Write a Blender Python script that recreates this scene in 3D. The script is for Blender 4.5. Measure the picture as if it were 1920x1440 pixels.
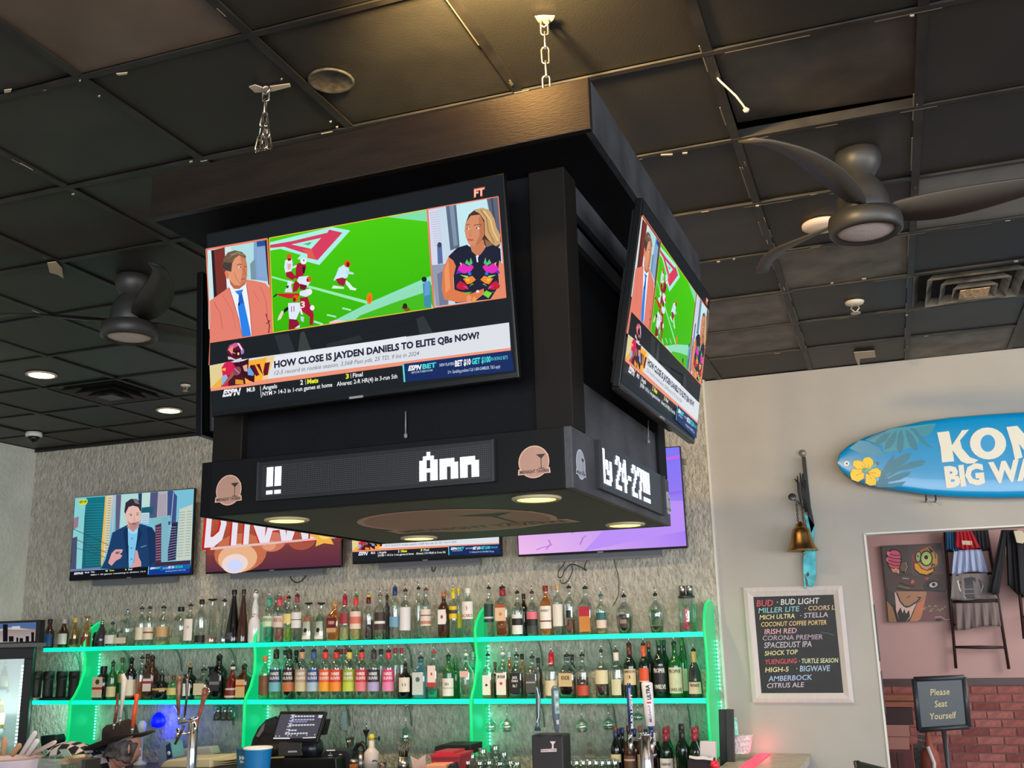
import bpy, bmesh, math, random
import numpy as np
from mathutils import Vector, Matrix

random.seed(7)
for o in list(bpy.data.objects):
    bpy.data.objects.remove(o)
SC = bpy.context.scene
COL = SC.collection

# ------------------------------------------------------------------ camera
EYE = 1.75                                   # eye height above the floor
F, YAW, PITCH, ROLL = 1914.7055, -0.3435658, 0.2434904, -0.0244708
def cam_axes():
    cy, sy, cp, sp = math.cos(YAW), math.sin(YAW), math.cos(PITCH), math.sin(PITCH)
    f = Vector((sy*cp, cy*cp, sp)); r = Vector((cy, -sy, 0)); u = r.cross(f)
    cr, sr = math.cos(ROLL), math.sin(ROLL)
    return cr*r + sr*u, -sr*r + cr*u, f
RX, UX, FX = cam_axes()
cam_data = bpy.data.cameras.new('camera'); cam = bpy.data.objects.new('camera', cam_data); COL.objects.link(cam)
cam_data.sensor_width = 36; cam_data.lens = 36*F/1920; cam_data.clip_start = .05
cam.matrix_world = Matrix(((RX.x, UX.x, -FX.x, 0), (RX.y, UX.y, -FX.y, 0), (RX.z, UX.z, -FX.z, EYE), (0, 0, 0, 1)))
SC.camera = cam

# ------------------------------------------------------------------ view, world, lights
SC.view_settings.view_transform = 'Standard'; SC.view_settings.look = 'None'
SC.view_settings.exposure = 0; SC.view_settings.gamma = 1; SC.view_settings.use_curve_mapping = False
SC.cycles.transparent_max_bounces = 40
SC.cycles.max_bounces = 6
SC.cycles.sample_clamp_indirect = 4
SC.cycles.use_denoising = True
world = bpy.data.worlds.new('world'); SC.world = world; world.use_nodes = True
world.node_tree.nodes['Background'].inputs[0].default_value = (.75, .85, 1, 1)
world.node_tree.nodes['Background'].inputs[1].default_value = .55

def lamp(kind, name, loc, power, color, size=.1, target=None, sizey=None, spot=None, blend=.6):
    d = bpy.data.lights.new(name, kind); o = bpy.data.objects.new(name, d); COL.objects.link(o)
    d.energy = power; d.color = color; o.location = loc
    if kind == 'AREA':
        d.size = size
        if sizey: d.shape = 'RECTANGLE'; d.size_y = sizey
    else: d.shadow_soft_size = size
    if kind == 'SPOT': d.spot_size = spot or 2.2; d.spot_blend = blend
    if target is not None:
        o.rotation_euler = (Vector(target)-Vector(loc)).to_track_quat('-Z', 'Y').to_euler()
    elif kind in ('SPOT', 'AREA'): o.rotation_euler = (0, 0, 0)
    return o
# daylight from the shop windows behind and to the right of the camera
lamp('AREA', 'window_daylight', (1.5, -4.0, 1.9), 560, (.93, .97, 1), 9, (-.8, 6, 1.9), 2.6)
lamp('AREA', 'side_window_daylight', (6.5, 1.5, 1.8), 290, (.93, .97, 1), 5, (-1.5, 5, 1.8), 2.2)
# area light added to brighten the room beyond the opening
lamp('AREA', 'lobby_fill_light', (3.2, 8.0, 2.6), 85, (1, .96, .95), 1.6, (.6, 10.2, 1.6), 1.6)
# ceiling cans over the back bar
WARM = (1, .74, .46)
CANS = [(-4.94, 4.91), (-4.89, 6.10), (-3.25, 4.95), (-1.75, 4.95), (-.95, 4.95)]
CEIL = EYE + 1.7
for i, (x, y) in enumerate(CANS):
    lamp('SPOT', 'can_lamp', (x, y, CEIL-.03), (36, 36, 150, 130, 50)[i], WARM, .05, (x, y+.25, 0), spot=2.5, blend=.9)

# ------------------------------------------------------------------ pixel -> plane helpers
def ray(px, py): return RX*((px-960)/F) - UX*((py-720)/F) + FX
def aty(px, py, Y): d = ray(px, py); t = Y/d.y; return Vector((d.x*t, Y, EYE+d.z*t))
def atx(px, py, X): d = ray(px, py); t = X/d.x; return Vector((X, d.y*t, EYE+d.z*t))
def atz(px, py, Z): d = ray(px, py); t = (Z-EYE)/d.z; return Vector((d.x*t, d.y*t, Z))

# ------------------------------------------------------------------ materials
def lin(c):
    c = [v/255 for v in c[:3]]
    return tuple((v/12.92 if v <= .04045 else ((v+.055)/1.055)**2.4) for v in c) + (1,)
MATS = {}
def mat(name, rgb=(128, 128, 128), rough=.5, metal=0, emit=0, ecol=None, noise=0, nscale=20, bump=0, bscale=60, coat=0, spec=.5, alpha=1, rgb2=None, stretch=None, bdist=.01):
    if name in MATS: return MATS[name]
    m = bpy.data.materials.new(name); m.use_nodes = True; nt = m.node_tree; b = nt.nodes['Principled BSDF']
    b.inputs['Base Color'].default_value = lin(rgb); b.inputs['Roughness'].default_value = rough
    b.inputs['Metallic'].default_value = metal; b.inputs['Specular IOR Level'].default_value = spec
    b.inputs['Coat Weight'].default_value = coat; b.inputs['Alpha'].default_value = alpha
    if emit: b.inputs['Emission Color'].default_value = lin(ecol or rgb); b.inputs['Emission Strength'].default_value = emit
    tc = None
    if noise or bump:
        tc = nt.nodes.new('ShaderNodeTexCoord'); mp = nt.nodes.new('ShaderNodeMapping'); nt.links.new(tc.outputs['Object'], mp.inputs[0])
        if stretch: mp.inputs['Scale'].default_value = stretch
    if noise:
        n = nt.nodes.new('ShaderNodeTexNoise'); n.inputs['Scale'].default_value = nscale; n.inputs['Detail'].default_value = 5
        r = nt.nodes.new('ShaderNodeValToRGB'); r.color_ramp.elements[0].position = .35; r.color_ramp.elements[1].position = .65
        c2 = rgb2 or tuple(min(255, v*(1+noise)+6*noise) for v in rgb)
        r.color_ramp.elements[0].color = lin(rgb); r.color_ramp.elements[1].color = lin(c2)
        nt.links.new(mp.outputs[0], n.inputs['Vector']); nt.links.new(n.outputs[0], r.inputs[0]); nt.links.new(r.outputs[0], b.inputs['Base Color'])
    if bump:
        n = nt.nodes.new('ShaderNodeTexNoise'); n.inputs['Scale'].default_value = bscale; n.inputs['Detail'].default_value = 6
        bp = nt.nodes.new('ShaderNodeBump'); bp.inputs['Strength'].default_value = bump; bp.inputs['Distance'].default_value = bdist
        nt.links.new(mp.outputs[0], n.inputs['Vector']); nt.links.new(n.outputs[0], bp.inputs['Height']); nt.links.new(bp.outputs[0], b.inputs['Normal'])
    MATS[name] = m; return m
def glassmat(name, rgb, gloss=.12, body=0, rough=.04):
    """thin tinted glass: see-through with a sharp reflection; body = share of milky diffuse"""
    if name in MATS: return MATS[name]
    m = bpy.data.materials.new(name); m.use_nodes = True; nt = m.node_tree; nt.nodes.clear()
    out = nt.nodes.new('ShaderNodeOutputMaterial'); tr = nt.nodes.new('ShaderNodeBsdfTransparent'); gl = nt.nodes.new('ShaderNodeBsdfGlossy')
    tr.inputs[0].default_value = lin(rgb); gl.inputs['Roughness'].default_value = rough; gl.inputs[0].default_value = (1, 1, 1, 1)
    lw = nt.nodes.new('ShaderNodeLayerWeight'); lw.inputs[0].default_value = .35
    mm = nt.nodes.new('ShaderNodeMath'); mm.operation = 'MULTIPLY_ADD'; mm.inputs[1].default_value = .75; mm.inputs[2].default_value = gloss
    nt.links.new(lw.outputs['Facing'], mm.inputs[0])
    mx = nt.nodes.new('ShaderNodeMixShader'); nt.links.new(mm.outputs[0], mx.inputs[0])
    last = tr.outputs[0]
    if body:
        df = nt.nodes.new('ShaderNodeBsdfDiffuse'); df.inputs[0].default_value = lin(rgb)
        m2 = nt.nodes.new('ShaderNodeMixShader'); m2.inputs[0].default_value = body
        nt.links.new(last, m2.inputs[1]); nt.links.new(df.outputs[0], m2.inputs[2]); last = m2.outputs[0]
    nt.links.new(last, mx.inputs[1]); nt.links.new(gl.outputs[0], mx.inputs[2]); nt.links.new(mx.outputs[0], out.inputs[0])
    MATS[name] = m; return m
def printmat(name, emit=0, rough=.5, coat=0):
    """flat print or picture: colour comes from the mesh's own colours"""
    if name in MATS: return MATS[name]
    m = bpy.data.materials.new(name); m.use_nodes = True; nt = m.node_tree; b = nt.nodes['Principled BSDF']
    a = nt.nodes.new('ShaderNodeAttribute'); a.attribute_name = 'Col'
    b.inputs['Roughness'].default_value = rough; b.inputs['Coat Weight'].default_value = coat
    if emit:
        b.inputs['Base Color'].default_value = (.002, .002, .002, 1); b.inputs['Roughness'].default_value = .3; b.inputs['Specular IOR Level'].default_value = .03
        nt.links.new(a.outputs['Color'], b.inputs['Emission Color']); b.inputs['Emission Strength'].default_value = emit
    else: nt.links.new(a.outputs['Color'], b.inputs['Base Color'])
    MATS[name] = m; return m

# ------------------------------------------------------------------ mesh building
class MB:
    def __init__(s): s.v = []; s.f = []; s.sm = []
    def add(s, vs, fs, smooth=False):
        n = len(s.v); s.v += [tuple(v) for v in vs]; s.f += [tuple(i+n for i in f) for f in fs]; s.sm += [smooth]*len(fs); return s
    def box(s, c, d, R=None, bev=0):
        c = Vector(c); hx, hy, hz = d[0]/2, d[1]/2, d[2]/2
        vs = [Vector((x*hx, y*hy, z*hz)) for z in (-1, 1) for y in (-1, 1) for x in (-1, 1)]
        if R is not None: vs = [R @ v for v in vs]
        return s.add([c+v for v in vs], [(0, 2, 3, 1), (4, 5, 7, 6), (0, 1, 5, 4), (2, 6, 7, 3), (0, 4, 6, 2), (1, 3, 7, 5)])
    def bb(s, x0, x1, y0, y1, z0, z1): return s.box(((x0+x1)/2, (y0+y1)/2, (z0+z1)/2), (abs(x1-x0), abs(y1-y0), abs(z1-z0)))
    def lathe(s, prof, c=(0, 0, 0), seg=20, R=None, sq=0, smooth=True, sx=1, sy=1):
        """profile [(r,z)...] turned about z; sq>0 squares the section"""
        c = Vector(c); vs = []; n = len(prof)
        for r, z in prof:
            for k in range(seg):
                a = 2*math.pi*(k+.5)/seg; ca, sa = math.cos(a), math.sin(a)
                q = 1
                if sq: q = 1/(abs(ca)**(2+sq*6)+abs(sa)**(2+sq*6))**(1/(2+sq*6))
                v = Vector((r*ca*q*sx, r*sa*q*sy, z)); vs.append(c+(R @ v if R is not None else v))
        fs = [(i*seg+k, i*seg+(k+1) % seg, (i+1)*seg+(k+1) % seg, (i+1)*seg+k) for i in range(n-1) for k in range(seg)]
        if prof[0][0] > 1e-6: fs.append(tuple(range(seg))[::-1])
        if prof[-1][0] > 1e-6: fs.append(tuple((n-1)*seg+k for k in range(seg)))
        return s.add(vs, fs, smooth)
    def tube(s, pts, r, seg=8, smooth=True, closed=False, flat=1):
        pts = [Vector(p) for p in pts]; n = len(pts); vs = []
        rr = r if isinstance(r, (list, tuple)) else [r]*n
        up = None
        for i, p in enumerate(pts):
            if closed: t = pts[(i+1) % n]-pts[i-1]
            else: t = (pts[min(i+1, n-1)]-pts[max(i-1, 0)])
            t.normalize()
            if up is None: up = t.orthogonal().normalized()
            up = (up - t*up.dot(t)).normalized(); w = t.cross(up)
            for k in range(seg):
                a = 2*math.pi*k/seg; vs.append(p+up*math.cos(a)*rr[i]+w*math.sin(a)*rr[i]*flat)
        m = n if closed else n-1
        fs = [(i*seg+k, i*seg+(k+1) % seg, ((i+1) % n)*seg+(k+1) % seg, ((i+1) % n)*seg+k) for i in range(m) for k in range(seg)]
        if not closed: fs += [tuple(range(seg))[::-1], tuple((n-1)*seg+k for k in range(seg))]
        return s.add(vs, fs, smooth)
    def prism(s, pts, d):
        """closed outline of 3-D points pushed by vector d"""
        pts = [Vector(p) for p in pts]; d = Vector(d); n = len(pts)
        return s.add(pts+[p+d for p in pts], [tuple(range(n)), tuple(range(n, 2*n))[::-1]]+[(i, i+n, (i+1) % n+n, (i+1) % n) for i in range(n)])
    def build(s, name, m, parent=None, label=None, bevel=0, recalc=True, mods=None):
        me = bpy.data.meshes.new(name); me.from_pydata(s.v, [], s.f); me.materials.append(m)
        me.polygons.foreach_set('use_smooth', s.sm)
        if recalc:
            bm = bmesh.new(); bm.from_mesh(me); bmesh.ops.recalc_face_normals(bm, faces=bm.faces); bm.to_mesh(me); bm.free()
        o = bpy.data.objects.new(name, me); COL.objects.link(o)
        if parent is not None:
            o.parent = parent; o.matrix_parent_inverse = PINV.get(parent.name, Matrix())
        if label: o['label'] = label
        if bevel:
            b = o.modifiers.new('bevel', 'BEVEL'); b.width = bevel; b.segments = 2; b.limit_method = 'ANGLE'
        return o
PINV = {}
def thing(name, label, cat, loc=(0, 0, 0), group=None, rot=None):
    """an Empty at the thing's base; parts are built in world space and keep it"""
    o = bpy.data.objects.new(name, None); COL.objects.link(o); o.location = loc; o.empty_display_size = .05
    if rot is not None: o.rotation_euler = rot
    o['label'] = label; o['category'] = cat
    if group: o['group'] = group
    M = Matrix.LocRotScale(Vector(loc), rot, None) if rot is not None else Matrix.Translation(Vector(loc))
    PINV[o.name] = M.inverted(); return o
def tag(o, label, cat, group=None, kind=None):
    o['label'] = label; o['category'] = cat
    if group: o['group'] = group
    if kind: o['kind'] = kind
    return o
def struct(o): o['kind'] = 'structure'; return o
def local(name, label, cat, M, group=None):
    """an Empty with matrix M whose parts are built in its local space"""
    o = bpy.data.objects.new(name, None); COL.objects.link(o); o.matrix_world = M; o['label'] = label; o['category'] = cat; o.empty_display_size = .05
    if group: o['group'] = group
    PINV[o.name] = Matrix(); return o
def copy_tree(o, parent=None, M=None, label=None):
    c = o.copy(); COL.objects.link(c)
    if parent is not None: c.parent = parent
    if M is not None: c.matrix_world = M
    if label: c['label'] = label
    PINV[c.name] = PINV.get(o.name, Matrix())
    for ch in [x for x in COL.objects if x.parent == o]: copy_tree(ch, c)
    return c

# ------------------------------------------------------------------ flat pictures and lettering
TXT = {}
def text_mesh(s, bold=0, shear=0):
    k = (s, bold, shear)
    if k in TXT: return TXT[k]
    cu = bpy.data.curves.new('t', 'FONT'); cu.body = s; cu.size = 1; cu.resolution_u = 2; cu.offset = bold; cu.shear = shear
    ob = bpy.data.objects.new('t', cu); COL.objects.link(ob); dg = bpy.context.evaluated_depsgraph_get(); dg.update()
    me = bpy.data.meshes.new_from_object(ob.evaluated_get(dg))
    vs = [(v.co.x, v.co.y) for v in me.vertices]; fs = [tuple(p.vertices) for p in me.polygons]
    bpy.data.objects.remove(ob); bpy.data.meshes.remove(me); bpy.data.curves.remove(cu)
    TXT[k] = (vs, fs); return TXT[k]
class Pic:
    """coloured flat shapes; fmap turns drawing coordinates into plane (u,v); later shapes lie a hair in front"""
    def __init__(s, fmap=lambda x, y: (x, y), step=.00002): s.v = []; s.f = []; s.c = []; s.fm = fmap; s.step = step; s.k = 0
    def _add(s, pts, faces, cols):
        s.k += 1; n = len(s.v); d = s.k*s.step
        for p in pts:
            u, v = s.fm(*p); s.v.append((u, v, d))
        s.f += [tuple(i+n for i in f) for f in faces]; s.c += cols; return s
    def poly(s, pts, c, c2=None):
        """c2: colour of the second half of the points (gradient)"""
        n = len(pts); cols = [lin(c)]*n
        if c2 is not None: cols = [lin(c)]*(n//2)+[lin(c2)]*(n-n//2)
        return s._add(pts, [tuple(range(n))], cols)
    def rect(s, x0, y0, x1, y1, c, c2=None): return s.poly([(x0, y0), (x1, y0), (x1, y1), (x0, y1)], c, c2)
    def ell(s, x, y, rx, ry, c, rot=0, n=22, a0=0, a1=360):
        pts = []
        for k in range(n):
            a = math.radians(a0+(a1-a0)*k/(n if a1-a0 == 360 else n-1)); X, Y = rx*math.cos(a), ry*math.sin(a)
            cr, sr = math.cos(rot), math.sin(rot); pts.append((x+X*cr-Y*sr, y+X*sr+Y*cr))
        return s.poly(pts, c)
    def line(s, pts, w, c, w1=None):
        for i in range(len(pts)-1):
            (x0, y0), (x1, y1) = pts[i], pts[i+1]; L = math.hypot(x1-x0, y1-y0) or 1; nx, ny = -(y1-y0)/L*w/2, (x1-x0)/L*w/2
            s.k -= 0 if i == 0 else 1
            s.poly([(x0+nx, y0+ny), (x1+nx, y1+ny), (x1-nx, y1-ny), (x0-nx, y0-ny)], c)
        return s
    def text(s, t, p0, p1, h, c, bold=0, shear=0, up=None):
        """baseline p0->p1 in drawing coordinates (y may point down); h: capital height, up: direction of up"""
        vs, fs = text_mesh(t, bold, shear)
        if not vs: return s
        x0 = min(v[0] for v in vs); x1 = max(v[0] for v in vs); W = max(x1-x0, 1e-6)
        ux, uy = (p1[0]-p0[0])/W, (p1[1]-p0[1])/W; up = up or (0, -1); L = math.hypot(*up); vx, vy = up[0]/L*h/.69, up[1]/L*h/.69
        pts = [(p0[0]+(x-x0)*ux+y*vx, p0[1]+(x-x0)*uy+y*vy) for x, y in vs]
        return s._add(pts, fs, [lin(c)]*len(pts))
    def build(s, name, m, parent, to3, label=None):
        """to3(u,v,d) -> 3-D point, d metres in front of the surface"""
        me = bpy.data.meshes.new(name); me.from_pydata([tuple(to3(*v)) for v in s.v], [], s.f); me.materials.append(m)
        at = me.color_attributes.new('Col', 'FLOAT_COLOR', 'POINT')
        at.data.foreach_set('color', [x for c in s.c for x in c])
        o = bpy.data.objects.new(name, me); COL.objects.link(o)
        if parent is not None: o.parent = parent; o.matrix_parent_inverse = PINV.get(parent.name, Matrix())
        if label: o['label'] = label
        return o
def homog(src, dst):
    A = []; b = []
    for (x, y), (u, v) in zip(src, dst):
        A.append([x, y, 1, 0, 0, 0, -u*x, -u*y]); b.append(u)
        A.append([0, 0, 0, x, y, 1, -v*x, -v*y]); b.append(v)
    h = np.linalg.solve(np.array(A, float), np.array(b, float))
    return lambda x, y: ((h[0]*x+h[1]*y+h[2])/(h[6]*x+h[7]*y+1), (h[3]*x+h[4]*y+h[5])/(h[6]*x+h[7]*y+1))
PRINT = printmat('print'); GLOSSPRINT = printmat('glossy print', rough=.3, coat=.2)
SCREEN = printmat('screen picture', emit=1.0)
BLACKP = mat('black plastic', (22, 22, 24), .35)
CHROME = mat('chrome', (215, 215, 218), .12, 1)
STEEL = mat('brushed steel', (170, 168, 165), .3, 1)
WHITEP = mat('white plastic', (225, 222, 215), .4)
EOF_A = 0
# ================================================================== THE ROOM
WALL_Y = 6.93; U = 1.7
XG0, XGS, YG0, YGS = -.205*U, .357*U, 1.648*U, .3515*U
LEFT_X = -4.07*U
stone = mat('white split stone', (178, 173, 161), .85, noise=.16, nscale=26, bump=.9, bscale=36, stretch=(1.4, 1, .8), bdist=.035)
paint = mat('warm grey wall paint', (175, 170, 162), .7, noise=.03, nscale=3, bump=.05, bscale=200)
pink = mat('dusty pink wall paint', (186, 150, 144), .75, noise=.04, nscale=2)
darkfloor = mat('dark wood floor', (72, 55, 44), .45, noise=.4, nscale=6, stretch=(1, 12, 1))
struct(MB().bb(-7.2, 8, -5, 11, -.1, 0).build('floor', darkfloor))
# back wall: stone panels over the bar, painted wall with an opening to the right
STONE_R = aty(1344, 1076, WALL_Y).x
struct(MB().bb(LEFT_X-.2, STONE_R, WALL_Y-.03, WALL_Y+.12, 0, CEIL).build('wall_back', stone))
OPL = aty(1645, 1220, WALL_Y+.02).x; OPT = aty(1760, 994, WALL_Y+.02).z
w = MB(); w.bb(STONE_R, OPL, WALL_Y+.02, WALL_Y+.15, 0, CEIL); w.bb(OPL, 2.6, WALL_Y+.02, WALL_Y+.15, OPT, CEIL); w.bb(2.6, 8, WALL_Y+.02, WALL_Y+.15, 0, CEIL)
struct(w.build('wall_right', paint))
struct(MB().bb(STONE_R-.004, STONE_R+.012, WALL_Y-.034, WALL_Y+.02, 0, CEIL).build('trim_1', mat('white edge strip', (215, 212, 202), .5)))
struct(MB().bb(LEFT_X-.2, LEFT_X, -2, WALL_Y, 0, CEIL).build('wall_left', mat('pale left wall', (206, 207, 194), .8, noise=.06, nscale=4, bump=.5, bscale=30, bdist=.02)))
# thin chips of pale corner trim round the opening
struct(MB().bb(OPL-.008, OPL+.004, WALL_Y+.012, WALL_Y+.152, 0, OPT+.004).bb(OPL, 2.6, WALL_Y+.012, WALL_Y+.152, OPT-.004, OPT+.006).build('trim_2', mat('white corner bead', (226, 224, 218), .5)))

# ---- ceiling: black lay-in tiles in a metal grid
tileM = [mat('black ceiling tile', (36, 34, 29), .55, noise=.12, nscale=3, bump=.1, bscale=120),
         mat('worn black ceiling tile', (40, 38, 34), .5, noise=.25, nscale=4, bump=.1, bscale=120),
         mat('grey ceiling tile', (112, 108, 102), .5, noise=.12, nscale=5),
         mat('brown grey bare tile', (108, 92, 80), .4, noise=.2, nscale=2.2, rgb2=(84, 70, 58)),
         mat('dusty grey ceiling tile', (80, 76, 68), .6, noise=.45, nscale=5),
         mat('lifted brown tile', (60, 53, 47), .45, noise=.3, nscale=6)]
gridM = mat('black ceiling grid', (26, 24, 22), .5, noise=2.2, nscale=9, rgb2=(44, 40, 36))
ceiling = struct(MB().bb(-7.1, 8, -5, WALL_Y+.1, CEIL+.16, CEIL+.22).build('ceiling', mat('dark ceiling void', (30, 28, 26), .9)))
def tile_box(m):
    me = bpy.data.meshes.new('ceiling_tile'); b = MB().box((0, 0, .006), (XGS-.022, YGS-.022, .012))
    me.from_pydata(b.v, [], b.f); me.materials.append(m); return me
tmesh = [tile_box(m) for m in tileM]
rnd = random.Random(3)
pale = {(4, -2): 3}
special = {(-3, -2): 3, (-1, 4): 2, (-1, 5): 4}
for i in range(-11, 5):
    for j in range(-4, 7):
        if (i, j) == (1, 4): continue                    # the air vent fills this bay
        x = XG0+XGS*(i+.5); y = YG0+YGS*(j+.5)
        if x < LEFT_X-.2 or y > WALL_Y+.2: continue
        k = 0 if rnd.random() < .72 else 1
        if i >= 0 and j >= 3 and rnd.random() < .4: k = 4
        if (i, j) == (-3, -2): k = 3
        if (i, j) == (1, 2): k = 2
        if (i, j) in ((-1, 4), (-1, 5)): k = 4
        if (i, j) == (0, 0): k = 5
        o = bpy.data.objects.new('ceiling_tile', tmesh[k]); COL.objects.link(o); o.parent = ceiling
        dz = .03 if (i, j) == (0, 0) else rnd.uniform(0, .004)
        o.location = (x, y, CEIL+.004+dz); o.rotation_euler = (rnd.uniform(-.006, .006), rnd.uniform(-.006, .006), 0)
        if (i, j) == (0, 0): o.rotation_euler = (.05, .03, 0)
        if k == 3: o['label'] = 'bare brown-grey tile without paint'
        if k == 2: o['label'] = 'light grey replacement tile'
for i in range(-11, 6):
    x = XG0+XGS*i
    MB().bb(x-.015, x+.015, YG0-5*YGS, WALL_Y, CEIL-.004, CEIL+.002).bb(x-.0015, x+.0015, YG0-5*YGS, WALL_Y, CEIL+.002, CEIL+.035).build('grid_bar', gridM, ceiling)
for j in range(-5, 7):
    y = YG0+YGS*j
    MB().bb(XG0-XGS*11, XG0+XGS*5, y-.011, y+.011, CEIL-.005, CEIL+.001).bb(XG0-XGS*11, XG0+XGS*5, y-.0015, y+.0015, CEIL+.001, CEIL+.035).build('grid_bar', gridM, ceiling)
MB().bb(XG0+XGS*5, 8, -5, WALL_Y, CEIL, CEIL+.02).bb(-7.1, XG0+XGS*5, -5, YG0-5*YGS, CEIL, CEIL+.02).build('ceiling_panel', tileM[0], ceiling)
MB().bb(LEFT_X, STONE_R, WALL_Y-.055, WALL_Y-.03, CEIL-.025, CEIL-.004).build('edge_angle', mat('black wall angle', (34, 33, 31), .5), ceiling)
# chips of missing paint along the grid
chip = mat('pale bare chip', (196, 178, 152), .7)
def flake(pts, name='paint_chip', z=None, m=chip, th=.003):
    return MB().prism([atz(px, py, z or CEIL-.006) for px, py in pts], (0, 0, -th)).build(name, m, ceiling)
flake([(467, 162), (478, 158), (492, 163), (543, 156), (545, 161), (512, 170), (486, 172), (478, 172)], 'torn_tile_edge')
flake([(1003, 30), (1018, 28), (1040, 29), (1037, 36), (1028, 44), (1010, 41)], 'torn_tile_edge')
flake([(218, 137), (239, 135), (238, 138), (222, 140)]); flake([(8, 168), (22, 166), (20, 171), (8, 173)])
flake([(89, 492), (105, 490), (116, 502), (119, 521), (108, 514), (93, 510)], 'hanging_paint_flake', CEIL-.012)
flake([(1601, 660), (1640, 657), (1642, 669), (1612, 672), (1612, 684), (1609, 684), (1603, 670)], 'hanging_paint_flake', CEIL-.012)
for (x, y, w_) in ((150, 150, 3), (186, 179, 4), (1250, 289, 22), (1284, 286, 9), (1905, 489, 8), (620, 227, 4), (632, 237, 4), (528, 147, 3), (137, 363, 5), (358, 302, 6), (1710, 28, 8), (1420, 385, 6), (1700, 590, 4), (1347, 490, 6), (1376, 485, 4), (1560, 530, 5), (1620, 522, 8), (8, 868-20, 3), (390, 1215-780, 2)):
    if y < 700: flake([(x-w_/2, y), (x+w_/2, y-1), (x+w_/2, y+1.4), (x-w_/2, y+2)])
for i in range(110):
    if rnd.random() < .5: x = XG0+XGS*rnd.randint(-6, 2)+rnd.uniform(-.012, .012); y = rnd.uniform(1.9, 6.6); dx, dy = rnd.uniform(.002, .004), rnd.uniform(.008, .06)
    else: y = YG0+YGS*rnd.randint(-2, 6)+rnd.uniform(-.012, .012); x = rnd.uniform(-3.2, 1.4); dx, dy = rnd.uniform(.008, .05), rnd.uniform(.002, .004)
    MB().box((x, y, CEIL-.006), (dx, dy, .0015)).build('paint_chip', chip if rnd.random() < .35 else mat('grey bare chip', (120, 112, 98), .7), ceiling)
pale_line = mat('scraped bare edge', (112, 104, 88), .6)
for i, e, y0, y1 in ((0, -.017, 2.75, 6.3), (1, -.017, 3.3, 6.8), (0, .017, 4.3, 6.4), (-1, -.016, 2.2, 3.0)):
    y = y0
    while y < y1:
        l = rnd.uniform(.04, .32); MB().box((XG0+XGS*i+e, y+l/2, CEIL-.003), (.004, l, .003)).build('paint_chip', pale_line, ceiling); y += l+rnd.uniform(.08, .5)
for j, x0, x1 in ((0, -.3, .9), (1, -1.6, 1.2), (2, -.4, .3), (3, -.3, 1.3), (4, -.4, .4), (5, -.5, .2), (-1, -.9, -.2)):
    x = x0
    while x < x1:
        l = rnd.uniform(.03, .25); MB().box((x+l/2, YG0+YGS*j+.013, CEIL-.004), (l, .0035, .003)).build('paint_chip', pale_line, ceiling); x += l+rnd.uniform(.1, .6)
# dark round hole left by a removed fitting, with a torn rim
h = atz(621, 152, CEIL)
t = thing('ceiling_hole_ring', 'small round hole with a scuffed rim in a black ceiling tile', 'ceiling hole', (h.x, h.y, CEIL))
MB().lathe([(.062, -.001), (.067, -.004), (.072, -.002), (.072, .003), (.062, .003)], (h.x, h.y, CEIL), 28).build('rim', mat('scuffed grey rim', (58, 54, 46), .6, noise=.5, nscale=40), t)
MB().lathe([(.062, -.0005), (.062, .003)], (h.x, h.y, CEIL), 28).build('opening', mat('hole black', (16, 15, 13), .9), t)
# pale wire dangling out of the lifted tile
wp = [Vector(atz(px, py, CEIL+.02-.03*i)) for i, (px, py) in enumerate([(1336, 133), (1348, 150), (1365, 166), (1380, 180), (1393, 197), (1399, 206)])]
tag(MB().tube(wp, .0035, 6).lathe([(.001, .01), (.011, 0), (.006, -.008)], wp[-1], 8).build('hanging_wire', mat('cream wire', (205, 190, 165), .5)), 'short cream wire dangling from the lifted ceiling tile', 'wire')
# air vents
def vent(xc, yc, hs, label, ms, z=CEIL):
    t = thing('air_vent', label, 'air vent', (xc, yc, z)); sizes = [1, .78, .56, .36]
    for k, s in enumerate(sizes):
        r0 = hs*s; r1 = hs*(s-.11); m = MB()
        zz = z-.004-.012*k
        p0 = [Vector((xc+a*r0, yc+b*r0, zz-.004)) for a, b in ((-1, -1), (1, -1), (1, 1), (-1, 1))]
        p1 = [Vector((xc+a*r1, yc+b*r1, zz+.03)) for a, b in ((-1, -1), (1, -1), (1, 1), (-1, 1))]
        for i in range(4):
            j = (i+1) % 4; m.add([p0[i], p0[j], p1[j], p1[i]], [(0, 1, 2, 3)])
            m.add([p+Vector((0, 0, .003)) for p in (p0[i], p0[j], p1[j], p1[i])], [(0, 3, 2, 1)])
        m.build('louver_ring', ms[0] if k == 0 else ms[1], t, recalc=False)
    MB().bb(xc-hs*.24, xc+hs*.24, yc-hs*.24, yc+hs*.24, z-.045, z-.04).build('center_plate', ms[2], t)
    MB().bb(xc-hs*.98, xc+hs*.98, yc-hs*.98, yc+hs*.98, z+.03, z+.034).build('duct_back', mat('duct black', (14, 14, 14), .9), t)
vent(XG0+XGS*1.5, YG0+YGS*4.5, XGS*.48, 'square air vent with dusty pale louvres in the ceiling by the painted wall', (mat('dusty dark vent', (74, 72, 66), .5), mat('dusty vent louvre', (88, 84, 76), .4, noise=.6, nscale=9), mat('tan dusty plate', (160, 132, 98), .8, noise=.5, nscale=60)))
bl = mat('black vent', (34, 33, 32), .35)
vent(-2.86*U, 3.21*U, XGS*.48, 'black square air vent between the two lit ceiling cans', (bl, bl, bl))
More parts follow.
